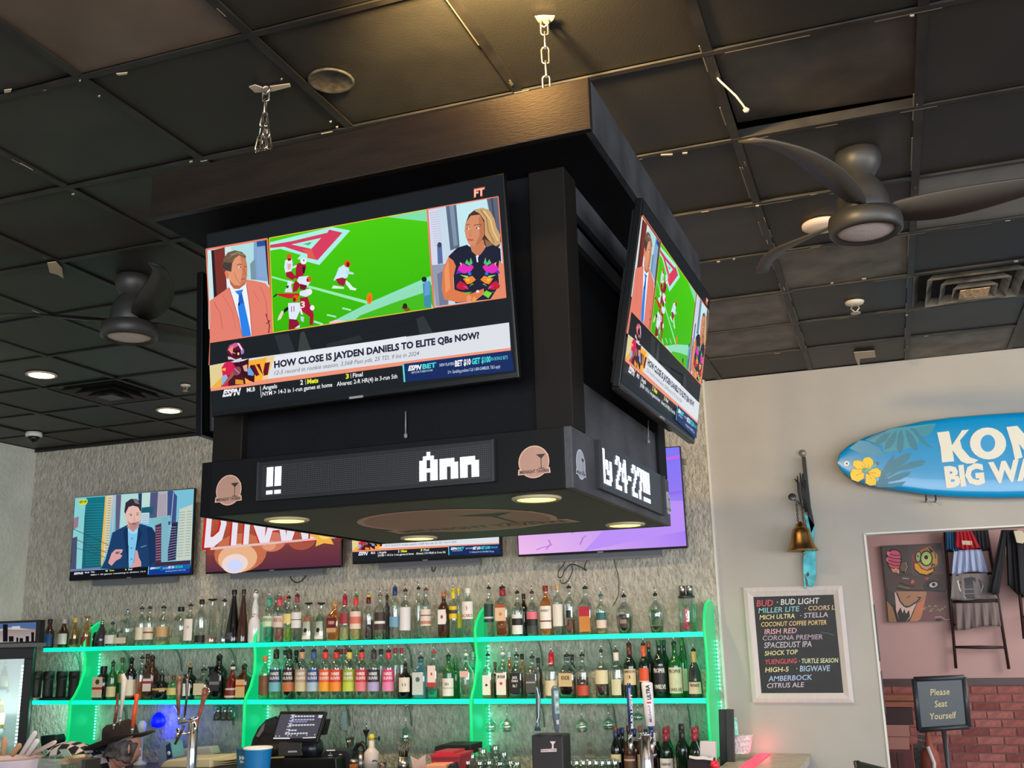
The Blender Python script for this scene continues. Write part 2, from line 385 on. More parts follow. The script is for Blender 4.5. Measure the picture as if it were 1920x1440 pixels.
# recessed can lights
canE = mat('warm lit lens', (255, 235, 200), .5, emit=6, ecol=(255, 225, 180))
for i, (x, y) in enumerate(CANS):
    if i < 2:
        t = thing('can_light', ['round lit ceiling light on the far left before the black vent', 'round lit ceiling light beyond the black vent near the stone wall'][i], 'ceiling light', (x, y, CEIL), 'lit recessed ceiling lights')
    else: t = thing('can_light', 'round lit ceiling light hidden behind the hanging screen box', 'ceiling light', (x, y, CEIL), 'lit ceiling lights behind the screen box')
    MB().lathe([(.075, -.002), (.085, -.01), (.095, -.006), (.095, 0)], (x, y, CEIL), 28).build('trim_ring', mat('can trim', (190, 178, 158), .4), t)
    MB().lathe([(.075, -.008), (.0, -.0081)], (x, y, CEIL), 28).build('lens', canE, t)
# unlit round light half hidden behind the near fan
p = atz(1541, 420, CEIL)
t = thing('round_ceiling_light', 'unlit white round ceiling light behind the fan by the painted wall', 'ceiling light', (p.x, p.y, CEIL))
MB().lathe([(.085, 0), (.085, -.012), (.06, -.022), (0, -.024)], (p.x, p.y, CEIL), 28).build('diffuser', mat('white lens unlit', (222, 205, 196), .6), t)
# sprinkler heads
for px, py, lab in ((1602, 566, 'white fire sprinkler head on the ceiling near the painted wall'), (348, 722, 'small fire sprinkler head beside the left edge of the screen box')):
    p = atz(px, py, CEIL); t = thing('sprinkler_head', lab, 'sprinkler', (p.x, p.y, CEIL)); sc = 1.5 if px > 1000 else 1
    MB().lathe([(.0, 0), (.034*sc, 0), (.03*sc, -.008*sc), (.014*sc, -.012*sc)], p, 16).build('escutcheon', mat('cream escutcheon', (214, 205, 190), .5), t)
    MB().tube([p+Vector((-.008, 0, -.008)), p+Vector((-.014, 0, -.025))*sc, p+Vector((0, 0, -.04))*sc, p+Vector((.014, 0, -.025))*sc, p+Vector((.008, 0, -.008))], .003*sc, 6).lathe([(0, -.04*sc), (.018*sc, -.04*sc), (.018*sc, -.043*sc), (0, -.044*sc)], p, 12).build('frame_arms', mat('nickel', (190, 180, 165), .35, .8), t)
# dome camera
p = atz(64, 811, CEIL); t = thing('security_camera', 'small white and black dome camera on the ceiling near the wall corner', 'camera', (p.x, p.y, CEIL))
MB().lathe([(.062, 0), (.064, -.03), (.055, -.036), (.0, -.036)], p, 24).build('mount', WHITEP, t)
MB().lathe([(.046, -.036), (.044, -.055), (.03, -.075), (0, -.085)], p, 20).build('dome', mat('dark dome', (20, 20, 22), .08), t)

# ---- ceiling fans
def fan(c, zl, label, ang, R=.66, flip=1, bladeM=None, tilt=0.0):
    """c canopy point on the ceiling; zl height of lamp face"""
    x, y = c.x, c.y; t = thing('ceiling_fan', label, 'ceiling fan', (x, y, CEIL)); fm = mat('fan grey', (50, 49, 48), .45)
    MB().lathe([(.078, 0), (.082, -.03), (.075, -.06), (.05, -.095), (.022, -.115), (.014, -.118)], (x, y, CEIL), 28).build('canopy', fm, t)
    zm = zl+.1
    MB().lathe([(.014, CEIL-.1), (.014, zm+.17)], (x, y, 0), 12).build('downrod', fm, t)
    MB().lathe([(.02, .24), (.034, .225), (.04, .17), (.075, .125), (.09, .08), (.095, .02), (.085, 0), (0, 0)], (x, y, zm-.03), 28).build('motor', fm, t)
    ro = MB().lathe([(.1, .035), (.125, .025), (.13, 0), (.128, -.035), (.112, -.045), (.106, -.03), (.0, -.03)], (x, y, zm-.045), 32).build('light_ring', fm, t)
    MB().lathe([(.106, -.028), (.09, -.036), (.05, -.041), (0, -.043)], (x, y, zm-.045), 32).build('lamp_lens', mat('unlit frosted lens', (200, 186, 182), .5, bump=.3, bscale=70), ro)
    n = 14
    for a in ang:
        vs = []
        for k in range(n):
            s = k/(n-1); r = .07+s*(R-.07); wd = (.05+.085*math.sin(math.pi*min(1, s*1.15)**.8)+.02*s) if s < .97 else .06
            sweep = .22*s*s; tw = math.radians(26-14*s); rise = .05*math.sin(s*2.4)+tilt
            for e, th in ((-1, .004), (1, .004), (1, -.004), (-1, -.004)):
                aa = math.radians(a)+flip*sweep; cr = Vector((math.cos(aa), math.sin(aa), 0)); tg = Vector((-math.sin(aa), math.cos(aa), 0))
                vs.append(Vector((x, y, zm+.0+rise*s+th))+cr*r+tg*e*wd/2*math.cos(tw)+Vector((0, 0, flip*e*wd/2*math.sin(tw))))
        fs = [(4*i+k, 4*i+(k+1) % 4, 4*i+4+(k+1) % 4, 4*i+4+k) for i in range(n-1) for k in range(4)]+[(0, 1, 2, 3), (4*n-1, 4*n-2, 4*n-3, 4*n-4)]
        MB().add(vs, fs, True).build('blade', bladeM or mat('fan blade grey', (66, 62, 57), .5), t)
p = atz(1607, 288, CEIL)
zl = aty(1625, 445, p.y).z
fan(p, zl, 'grey three blade ceiling fan with round lamp beside the hanging screen box', (-104, 16, 138), .74, flip=-1)
p = atz(250, 520, CEIL); zl = aty(243, 640, p.y).z
fan(p, zl, 'dark three blade ceiling fan with round lamp over the left end of the bar', (-150, -30, 90), .72, flip=-1, bladeM=mat('dark fan blade', (34, 33, 31), .5))
# ================================================================== SCREEN PICTURES
def crop(x0, y0, s): return lambda x, y: (x0+x/s, y0+y/s)
def comp(f, g): return lambda x, y: f(*g(x, y))
def football_picture():
    H = homog([(386.5, 441), (942.5, 327), (970.5, 707), (399, 776)], [(-.5, .5), (.5, .5), (.5, -.5), (-.5, -.5)])
    P = Pic(); C1 = comp(H, crop(370, 320, 3.0645)); S1 = comp(H, crop(380, 380, 6)); S2 = comp(H, crop(780, 330, 5.3333)); S3 = comp(H, crop(390, 600, 6.4))
    P.fm = lambda x, y: (x, y); P.rect(-.5, -.5, .5, .5, (28, 33, 38)); P.fm = C1
    P.poly([(440, 960), (520, 960), (560, 1060), (480, 1080)], (44, 50, 55)); P.poly([(1260, 870), (1300, 850), (1380, 1000), (1290, 1005)], (48, 54, 58)); P.poly([(590, 960), (610, 955), (650, 1045), (575, 1060)], (58, 64, 66))
    P.poly([(700, 940), (900, 890), (940, 990), (740, 1030)], (42, 47, 52))
    # --- left window: man in salmon jacket
    P.poly([(50, 457), (398, 395), (428, 945), (78, 998)], (236, 130, 105))
    P.fm = S1
    P.poly([(42, 545), (715, 425), (770, 1440), (60, 1440)], (205, 232, 235))
    P.poly([(85, 545), (120, 540), (175, 1080), (118, 1110)], (38, 30, 38)); P.poly([(115, 540), (235, 510), (262, 1000), (150, 1070)], (122, 50, 44))
    P.poly([(300, 500), (560, 455), (580, 870), (330, 900)], (178, 222, 225)); P.poly([(560, 450), (700, 425), (715, 900), (560, 880)], (130, 165, 205)); P.poly([(592, 445), (690, 430), (692, 492), (598, 505)], (38, 82, 150))
    P.poly([(520, 700), (575, 640), (590, 880), (530, 880)], (120, 150, 165)); P.poly([(683, 430), (712, 424), (745, 960), (722, 930)], (40, 36, 48))
    for k in range(6): P.line([(600+k*16, 520), (612+k*16, 850)], 3, (158, 188, 220))
    P.poly([(70, 1120), (240, 1000), (290, 960), (480, 880), (560, 890), (690, 920), (750, 990), (790, 1700), (60, 1850), (80, 1400)], (228, 128, 110))
    P.poly([(285, 960), (330, 880), (470, 890), (480, 930), (540, 1440), (550, 1590), (445, 1600), (400, 1330), (340, 1130)], (238, 244, 250))
    P.poly([(255, 870), (270, 955), (340, 1010), (300, 900)], (232, 238, 246))
    P.poly([(350, 1010), (445, 990), (430, 1030), (520, 1440), (545, 1600), (450, 1600), (385, 1200), (395, 1060)], (44, 130, 232)); P.poly([(395, 1060), (430, 1030), (455, 1150), (405, 1150)], (30, 96, 190))
    P.poly([(280, 820), (300, 930), (340, 985), (400, 985), (470, 930), (490, 820)], (186, 108, 76))
    P.poly([(245, 660), (300, 600), (400, 575), (470, 630), (488, 720), (488, 830), (470, 905), (410, 950), (345, 940), (290, 880), (262, 800)], (226, 152, 116))
    P.poly([(400, 590), (470, 630), (488, 720), (488, 830), (470, 905), (410, 950), (430, 800), (425, 700)], (202, 126, 92))
    P.poly([(205, 745), (225, 640), (270, 570), (350, 545), (430, 565), (475, 610), (470, 640), (400, 600), (345, 640), (320, 700), (310, 790), (250, 775), (225, 770)], (112, 90, 70)); P.poly([(205, 745), (225, 680), (320, 690), (310, 790), (250, 775)], (74, 60, 58)); P.line([(300, 600), (380, 570), (450, 600)], 12, (165, 140, 105)); P.line([(270, 640), (330, 600), (400, 590)], 8, (140, 116, 88))
    P.poly([(235, 790), (270, 775), (285, 830), (275, 875), (250, 850)], (222, 128, 92)); P.line([(375, 715), (410, 700), (425, 715)], 8, (90, 62, 50)); P.ell(405, 738, 17, 8, (245, 235, 228), -.2); P.ell(412, 737, 8, 8, (60, 40, 35)); P.line([(455, 735), (478, 730)], 7, (80, 55, 45)); P.line([(452, 760), (468, 812), (445, 826)], 7, (165, 92, 66)); P.line([(425, 876), (455, 872), (466, 866)], 9, (150, 72, 62)); P.line([(345, 800), (375, 880), (420, 940)], 7, (196, 120, 88))
    P.line([(290, 975), (345, 1150), (395, 1330), (450, 1590)], 9, (196, 98, 84)); P.line([(480, 930), (520, 1200), (550, 1590)], 9, (196, 98, 84)); P.line([(215, 1060), (290, 1180), (330, 1260), (360, 1440)], 5, (200, 104, 90)); P.line([(620, 1130), (560, 1000)], 5, (200, 104, 90)); P.line([(120, 1130), (190, 1270), (215, 1440)], 6, (190, 95, 82)); P.line([(700, 1270), (740, 1400), (720, 1600)], 12, (120, 40, 50)); P.line([(640, 960), (700, 1120), (720, 1340)], 6, (190, 95, 82)); P.line([(705, 1385), (750, 1345)], 9, (110, 34, 44)); P.ell(398, 1160, 10, 22, (30, 34, 60), .3)
    # --- middle window: the match
    P.fm = C1; P.poly([(408, 392), (1320, 224), (1358, 805), (432, 943)], (74, 206, 14), (58, 182, 8)); P.poly([(1080, 268), (1320, 226), (1326, 295)], (130, 224, 172)); P.poly([(600, 380), (1320, 235), (1320, 300), (560, 440)], (84, 206, 34)) if 0 else None
    P.poly([(750, 890), (985, 770), (1340, 615), (1352, 660), (1310, 700), (1350, 790), (1358, 805)], (142, 226, 190)); P.poly([(1000, 790), (1330, 700), (1345, 806), (900, 870)], (70, 190, 30)); P.poly([(760, 885), (1335, 640), (1342, 700), (1130, 770), (860, 872)], (146, 222, 186))
    P.fm = S1
    P.poly([(742, 455), (1440, 280), (1650, 320), (1300, 715), (1050, 645), (1090, 600), (860, 530), (745, 550)], (170, 240, 228)); P.poly([(745, 485), (1000, 440), (1390, 345), (1410, 310), (1560, 345), (1280, 660), (1165, 635), (1165, 590), (900, 505), (745, 520)], (216, 62, 96)); P.poly([(985, 480), (1320, 405), (1210, 530)], (170, 240, 226)); P.poly([(1115, 475), (1220, 450), (1180, 490)], (80, 180, 100)); P.poly([(1100, 540), (1210, 530), (1260, 655), (1165, 635), (1165, 590)], (226, 92, 84))
    P.poly([(765, 840), (1000, 905), (1300, 980), (1850, 1130), (1840, 1165), (1280, 1005), (765, 862)], (152, 236, 176))
    P.line([(1560, 1210), (1660, 1235)], 18, (170, 240, 190)); P.line([(1385, 1285), (1490, 1310)], 18, (170, 240, 190)); P.line([(1240, 1360), (1340, 1395)], 22, (170, 240, 200))
    P.ell(1868, 1100, 32, 66, (246, 120, 26), .06); P.ell(1870, 1110, 16, 34, (250, 92, 10), .06)
    W_ = (222, 232, 250); R_ = (168, 24, 52); RD = (120, 18, 40); OR = (226, 90, 30)
    # players, group at left
    P.poly([(915, 660), (990, 640), (1000, 700), (985, 790), (920, 815), (905, 740)], W_); P.poly([(1000, 730), (1045, 715), (1050, 735), (985, 760)], W_); P.poly([(940, 700), (985, 700), (975, 760), (945, 770)], (235, 170, 160)); P.poly([(920, 800), (985, 785), (1040, 850), (1000, 890), (930, 850)], R_); P.ell(960, 620, 28, 34, OR); P.poly([(938, 640), (985, 640), (985, 660), (950, 670)], RD)
    P.poly([(1050, 700), (1130, 670), (1155, 740), (1125, 830), (1030, 880), (1035, 760)], R_); P.poly([(1110, 730), (1140, 740), (1135, 810), (1115, 805)], (28, 24, 34)); P.ell(1122, 672, 36, 36, (244, 240, 246)); P.poly([(1115, 650), (1135, 655), (1125, 680)], (60, 30, 80))
    P.poly([(1070, 850), (1180, 840), (1205, 900), (1170, 960), (1080, 930), (1050, 900)], W_); P.ell(1185, 878, 28, 34, OR); P.ell(1168, 890, 12, 18, RD); P.poly([(1035, 890), (1090, 940), (1050, 1010), (1000, 1030), (1010, 930)], R_); P.poly([(1085, 930), (1165, 950), (1140, 1005), (1080, 990)], RD)
    P.poly([(945, 890), (1000, 900), (975, 975), (940, 980)], W_); P.poly([(920, 990), (985, 950), (1000, 1030), (910, 1025)], (215, 225, 240)); P.poly([(925, 960), (960, 945), (950, 985)], (28, 28, 50))
    P.poly([(830, 1040), (1000, 1040), (1080, 1040), (1060, 1090), (960, 1100), (840, 1065)], (206, 34, 40)); P.poly([(775, 1085), (815, 1040), (835, 1050), (800, 1080)], (16, 60, 40))
    P.poly([(1080, 1020), (1170, 990), (1190, 1060), (1150, 1080), (1080, 1060)], W_); P.ell(1190, 1022, 30, 36, (238, 238, 248)); P.poly([(1080, 1090), (1170, 1080), (1195, 1160), (1240, 1280), (1230, 1400), (1190, 1400), (1195, 1310), (1100, 1240)], R_)
    P.text('3', (1090, 1205), (1140, 1200), 70, (245, 220, 225), .03); P.ell(1222, 1205, 26, 30, (240, 244, 250)); P.poly([(1075, 1205), (1100, 1215), (1120, 1285), (1095, 1280)], (240, 230, 240))
    P.poly([(950, 1150), (1080, 1145), (1090, 1220), (1040, 1340), (965, 1345), (955, 1250)], (226, 234, 252)); P.ell(1035, 1100, 32, 40, OR); P.ell(1020, 1112, 16, 26, RD); P.text('11', (985, 1250), (1020, 1245), 60, (130, 30, 60), .02)
    P.poly([(960, 1330), (1050, 1340), (1085, 1400), (1040, 1440), (1000, 1500), (955, 1470)], (140, 24, 50)); P.poly([(905, 1220), (950, 1190), (955, 1225), (900, 1270)], (22, 24, 24)); P.poly([(880, 1235), (905, 1250), (870, 1330), (830, 1350), (845, 1300)], (226, 220, 190)); P.poly([(1090, 1300), (1130, 1310), (1125, 1370), (1095, 1350)], (190, 220, 220)); P.poly([(1020, 1440), (1085, 1395), (1080, 1430)], (225, 230, 240))
    # kicker
    P.poly([(1490, 830), (1520, 750), (1600, 700), (1640, 770), (1620, 860), (1560, 880), (1460, 895)], (206, 236, 250)); P.poly([(1600, 780), (1690, 805), (1690, 825), (1600, 820)], (190, 225, 240)); P.ell(1618, 702, 36, 42, OR); P.ell(1625, 712, 18, 28, RD); P.poly([(1485, 880), (1560, 860), (1610, 880), (1580, 960), (1520, 940)], (160, 30, 52)); P.poly([(1600, 890), (1640, 920), (1680, 970), (1725, 990), (1710, 1010), (1650, 1000), (1600, 930)], (216, 246, 240)); P.poly([(1460, 950), (1580, 970), (1580, 990), (1440, 985)], (210, 244, 226))
    P.fm = C1
    P.poly([(1295, 660), (1340, 650), (1345, 800), (1305, 800)], (70, 140, 170)); P.ell(1304, 636, 15, 16, (24, 40, 34)); P.poly([(1305, 650), (1335, 645), (1338, 725), (1305, 735)], (96, 160, 210)); P.poly([(1170, 805), (1190, 775), (1225, 815), (1200, 825)], (120, 90, 40)); P.ell(1192, 792, 13, 16, (40, 34, 24))
    P.poly([(750, 885), (790, 870), (850, 878), (760, 893)], (240, 200, 215))
    for a, b in (((408, 392), (1320, 224)), ((432, 943), (1358, 805)), ((408, 392), (432, 943))): P.line([a, b], 5, (232, 196, 60))
    # --- right window: woman in flowered dress
    P.poly([(1322, 224), (1740, 148), (1785, 745), (1362, 805)], (225, 116, 98)); P.fm = S2
    P.poly([(130, 335), (830, 205), (915, 1245), (192, 1340)], (198, 218, 232)); P.poly([(125, 335), (225, 322), (270, 900), (160, 900)], (214, 216, 236))
    for k in range(15): P.line([(140+k*3.4, 372+k*24), (232+k*2.5, 362+k*24)], 5, (176, 186, 216))
    P.poly([(305, 305), (410, 288), (445, 720), (350, 760)], (90, 108, 132)); P.poly([(340, 300), (385, 293), (425, 700), (385, 720)], (130, 148, 170)); P.poly([(410, 288), (720, 225), (740, 420), (600, 720), (445, 715)], (196, 234, 242)); P.poly([(722, 222), (835, 203), (880, 700), (790, 560)], (92, 102, 122)); P.poly([(760, 218), (785, 214), (820, 500), (800, 500)], (68, 78, 98)); P.poly([(215, 700), (262, 700), (275, 890), (222, 900)], (90, 110, 160)); P.ell(240, 700, 22, 28, (54, 66, 104)); P.poly([(160, 910), (350, 890), (330, 1315), (200, 1330)], (148, 156, 176)); P.poly([(215, 1000), (290, 960), (330, 1310), (240, 1325)], (116, 124, 148))
    hair = (206, 164, 110)
    P.poly([(510, 470), (540, 390), (600, 340), (680, 318), (750, 345), (800, 430), (830, 540), (865, 620), (860, 700), (800, 800), (740, 790), (700, 700), (520, 640), (497, 560)], (74, 48, 42)); P.poly([(590, 345), (680, 318), (755, 350), (800, 430), (825, 530), (862, 600), (860, 690), (810, 720), (740, 650), (705, 600), (700, 450), (650, 380)], hair); P.line([(690, 350), (760, 440), (790, 560), (840, 660)], 14, (232, 202, 150)); P.line([(660, 340), (720, 420), (740, 560), (800, 680)], 10, (158, 116, 76)); P.poly([(700, 640), (790, 690), (830, 780), (780, 820), (730, 780)], (146, 106, 78))
    P.poly([(330, 820), (420, 730), (520, 700), (610, 760), (700, 730), (790, 700), (862, 740), (870, 860), (850, 1000), (840, 1250), (400, 1300), (385, 1060), (380, 880)], (32, 34, 56))
    P.poly([(540, 660), (690, 650), (705, 740), (660, 800), (620, 812), (570, 770)], (206, 128, 92)); P.poly([(505, 480), (560, 400), (650, 390), (695, 470), (700, 590), (660, 680), (600, 715), (540, 695), (508, 620), (497, 540)], (214, 142, 106)); P.poly([(640, 400), (695, 470), (700, 590), (660, 680), (600, 715), (650, 600)], (190, 118, 84))
    P.line([(510, 498), (550, 490)], 7, (120, 80, 60)); P.line([(590, 500), (650, 490), (672, 505)], 8, (120, 80, 60)); P.ell(528, 535, 18, 8, (240, 226, 220)); P.ell(522, 534, 8, 8, (60, 40, 36)); P.ell(628, 532, 22, 9, (240, 226, 220)); P.ell(620, 531, 9, 8, (60, 40, 36)); P.line([(560, 560), (545, 600), (572, 608)], 7, (196, 116, 88)); P.ell(556, 650, 34, 12, (216, 96, 96), .08); P.line([(524, 650), (590, 650)], 4, (160, 60, 66)); P.ell(590, 565, 26, 10, (244, 190, 164)) if 0 else None
    P.poly([(330, 825), (380, 860), (408, 920), (380, 1040), (390, 1160), (540, 1210), (620, 1180), (690, 1150), (700, 1200), (600, 1280), (420, 1290), (290, 1260), (262, 1150), (275, 960)], (222, 124, 78)); P.poly([(850, 860), (890, 900), (915, 1240), (760, 1260), (810, 1180), (850, 1120), (838, 980)], (228, 140, 104)); P.poly([(290, 960), (330, 850), (350, 1150), (300, 1200)], (240, 150, 100)); P.ell(540, 1250, 24, 34, (240, 150, 104)); P.ell(595, 1260, 20, 24, (226, 166, 70)); P.ell(630, 1180, 16, 14, (250, 226, 220))
    P.poly([(612, 812), (645, 808), (632, 835), (636, 880), (622, 880)], (236, 240, 248))
    for sgn, ox in ((1, 500), (-1, 770)):
        F_ = lambda pts: [(ox+sgn*(x-500), y) for x, y in pts]
        P.poly(F_([(410, 1000), (440, 920), (480, 890), (530, 920), (570, 905), (590, 930), (560, 975), (500, 995), (440, 985)]), (226, 46, 186)); P.poly(F_([(410, 1000), (430, 960), (470, 985)]), (96, 50, 200)); P.poly(F_([(500, 890), (520, 850), (545, 890), (560, 830), (578, 890), (545, 915)]), (88, 200, 110)); P.poly(F_([(446, 880), (468, 890), (460, 920)]), (230, 210, 120)); P.ell(ox+sgn*48, 998, 18, 18, (44, 120, 220)); P.poly(F_([(450, 1010), (500, 1035), (540, 1045), (530, 1020)]), (150, 220, 120)); P.poly(F_([(480, 1050), (540, 1030), (575, 1020), (612, 1060), (560, 1100), (520, 1105)]), (246, 140, 48)); P.poly(F_([(500, 1050), (550, 1050), (535, 1085)]), (252, 190, 50)); P.poly(F_([(410, 1120), (450, 1070), (500, 1100), (540, 1150), (480, 1165), (420, 1150)]), (196, 30, 60)); P.poly(F_([(470, 1120), (520, 1130), (535, 1160)]), (236, 60, 170)); P.poly(F_([(540, 1130), (575, 1100), (590, 1105)]), (110, 200, 90)); P.poly(F_([(465, 1185), (500, 1190), (570, 1185), (540, 1210)]), (90, 200, 60))
    P.poly([(680, 1210), (720, 1170), (775, 1200), (740, 1250)], (120, 220, 60))
    P.fm = C1
    for a, b in (((1322, 224), (1740, 148)), ((1740, 148), (1785, 745)), ((1362, 803), (1785, 745)), ((1322, 224), (1362, 805)), ((50, 457), (398, 395)), ((398, 395), (428, 945)), ((75, 998), (428, 945)), ((50, 457), (78, 998))): P.line([a, b], 6, (236, 130, 100))
    P.text('FT', (1597, 152), (1662, 140), 46, (250, 110, 84), .06); P.text('FT', (1600, 148), (1658, 137), 38, (255, 196, 176), .03)
    P.poly([(74, 1001), (430, 948), (1358, 808), (1380, 850), (440, 1085), (72, 1140)], (28, 33, 38)); P.poly([(440, 960), (520, 948), (560, 1060), (480, 1080)], (44, 50, 55)); P.poly([(590, 945), (610, 935), (650, 1045), (575, 1060)], (58, 64, 66)); P.poly([(1260, 870), (1300, 850), (1380, 1000), (1290, 1005)], (48, 54, 58))
    # --- banner
    P.poly([(72, 1132), (240, 1100), (1803, 893), (1813, 1058), (78, 1262)], (222, 226, 232)); P.poly([(420, 1085), (1200, 970), (1205, 1020), (430, 1140)], (232, 236, 242))
    P.poly([(76, 1252), (1812, 1042), (1814, 1060), (80, 1280)], (240, 150, 122))
    P.poly([(72, 1135), (160, 1115), (165, 1250), (78, 1262)], (226, 208, 150)); P.poly([(100, 1240), (160, 1180), (162, 1250), (80, 1260)], (240, 178, 60)); P.poly([(295, 1105), (420, 1082), (395, 1215), (240, 1238)], (248, 176, 56)); P.poly([(400, 1080), (445, 1080), (400, 1214), (370, 1218)], (238, 208, 150))
    P.fm = S3
    for pts in ([(510, 575), (560, 565), (615, 690), (575, 705), (520, 620)], [(575, 562), (620, 555), (660, 660), (680, 545), (742, 535), (715, 690), (665, 700), (625, 640)]): P.poly(pts, (104, 16, 34))
    P.line([(625, 555), (665, 690)], 9, (248, 190, 70))
    P.poly([(165, 600), (200, 545), (260, 520), (330, 540), (400, 580), (430, 700), (450, 800), (160, 830), (180, 700)], (214, 30, 84)); P.poly([(240, 700), (330, 640), (440, 680), (450, 800), (250, 820)], (74, 20, 40)); P.poly([(300, 540), (420, 520), (490, 490), (480, 620), (520, 560), (560, 650), (555, 780), (500, 760), (440, 720), (360, 650)], (60, 14, 32)); P.poly([(470, 620), (500, 590), (550, 670), (545, 700), (480, 690)], (110, 166, 226)); P.poly([(415, 580), (470, 560), (470, 650), (435, 640)], (232, 170, 150)); P.poly([(170, 700), (220, 680), (240, 720), (190, 800), (165, 810)], (150, 180, 220)); P.poly([(240, 720), (310, 630), (350, 640), (290, 720), (190, 820), (175, 810)], (160, 90, 80)); P.ell(350, 640, 44, 56, (138, 70, 84), .5); P.line([(320, 610), (380, 670)], 5, (226, 200, 200)); P.poly([(330, 740), (420, 750), (430, 800), (330, 800)], (226, 150, 50)); P.poly([(175, 610), (215, 600), (210, 640), (175, 630)], (248, 190, 60))
    P.ell(332, 390, 104, 95, (98, 12, 46)); P.poly([(235, 390), (260, 330), (330, 298), (390, 310), (340, 350), (280, 380)], (206, 96, 150)); P.poly([(245, 385), (300, 330), (300, 400), (290, 440)], (230, 150, 110)); P.poly([(350, 300), (375, 305), (420, 380), (405, 400)], (235, 220, 225)); P.poly([(385, 395), (430, 380), (432, 425), (400, 440)], (150, 130, 200)); P.poly([(300, 400), (390, 380), (400, 460), (330, 470)], (60, 10, 28)); P.ell(365, 432, 12, 18, (246, 206, 130)); P.poly([(240, 465), (275, 470), (330, 500), (400, 480), (408, 515), (370, 535), (290, 500), (245, 500)], (214, 206, 218)); P.line([(270, 400), (330, 430)], 9, (220, 160, 190))
    P.text('HOW CLOSE IS JAYDEN DANIELS TO ELITE QBs NOW?', (792, 606), (3275, 265), 78, (34, 36, 58), .045, up=(-4, -100))
    P.fm = C1
    P.text('12-5 record in rookie season, 3,568 Pass yds, 25 TD, 9 Int in 2024', (440, 1190), (1277, 1082), 24, (112, 116, 130), .004, .25)
    # --- ticker
    P.text('ESPN', (146, 1312), (252, 1300), 36, (240, 242, 246), .05, .3); P.line([(150, 1296), (250, 1284)], 3, (36, 41, 46)); P.text('MLB', (285, 1287), (332, 1281), 24, (236, 238, 240), .02)
    P.line([(362, 1253), (368, 1320)], 4, (200, 200, 205))
    P.text('Angels', (374, 1276), (458, 1265), 24, (236, 240, 242), .02); P.text('NYM > 14-3 in 1-run games at home', (374, 1311), (774, 1260), 24, (236, 240, 242), .015)
    P.text('2', (590, 1248), (606, 1246), 26, (240, 240, 240), .03); P.line([(619, 1216), (622, 1248)], 3, (200, 200, 205)); P.text('Mets', (630, 1243), (694, 1235), 26, (226, 240, 40), .04)
    P.text('3', (852, 1215), (870, 1213), 26, (226, 240, 40), .04); P.line([(880, 1184), (883, 1214)], 3, (200, 200, 205)); P.text('Final', (892, 1209), (950, 1201), 24, (236, 240, 242), .02); P.text('Alvarez: 2-R HR(4) in 3-run 5th', (800, 1258), (1150, 1215), 24, (236, 240, 242), .015)
    P.poly([(1178, 1133), (1815, 1058), (1835, 1178), (1190, 1238)], (22, 44, 98)); P.line([(1184, 1133), (1192, 1238)], 9, (96, 226, 216))
    P.text('ESPN', (1212, 1172), (1292, 1164), 27, (240, 244, 250), .05, .3); P.text('BET', (1296, 1163), (1376, 1152), 27, (74, 216, 214), .04); P.text('SPORTSBOOK', (1232, 1190), (1358, 1175), 11, (200, 214, 230), .01)
    P.text('NEW PLAYERS', (1396, 1150), (1482, 1141), 17, (196, 210, 235), .01); P.text('BET $10', (1486, 1150), (1578, 1138), 33, (246, 250, 255), .04); P.text('GET $100', (1584, 1138), (1696, 1124), 33, (70, 218, 220), .04); P.text('IN BONUS BETS', (1700, 1118), (1796, 1108), 20, (90, 206, 220), .01)
    P.text('21+. Gambling problem? Call 1-800-GAMBLER. T&Cs apply', (1444, 1192), (1752, 1160), 18, (190, 206, 232), .01)
    return P
PIC_FOOT = football_picture()
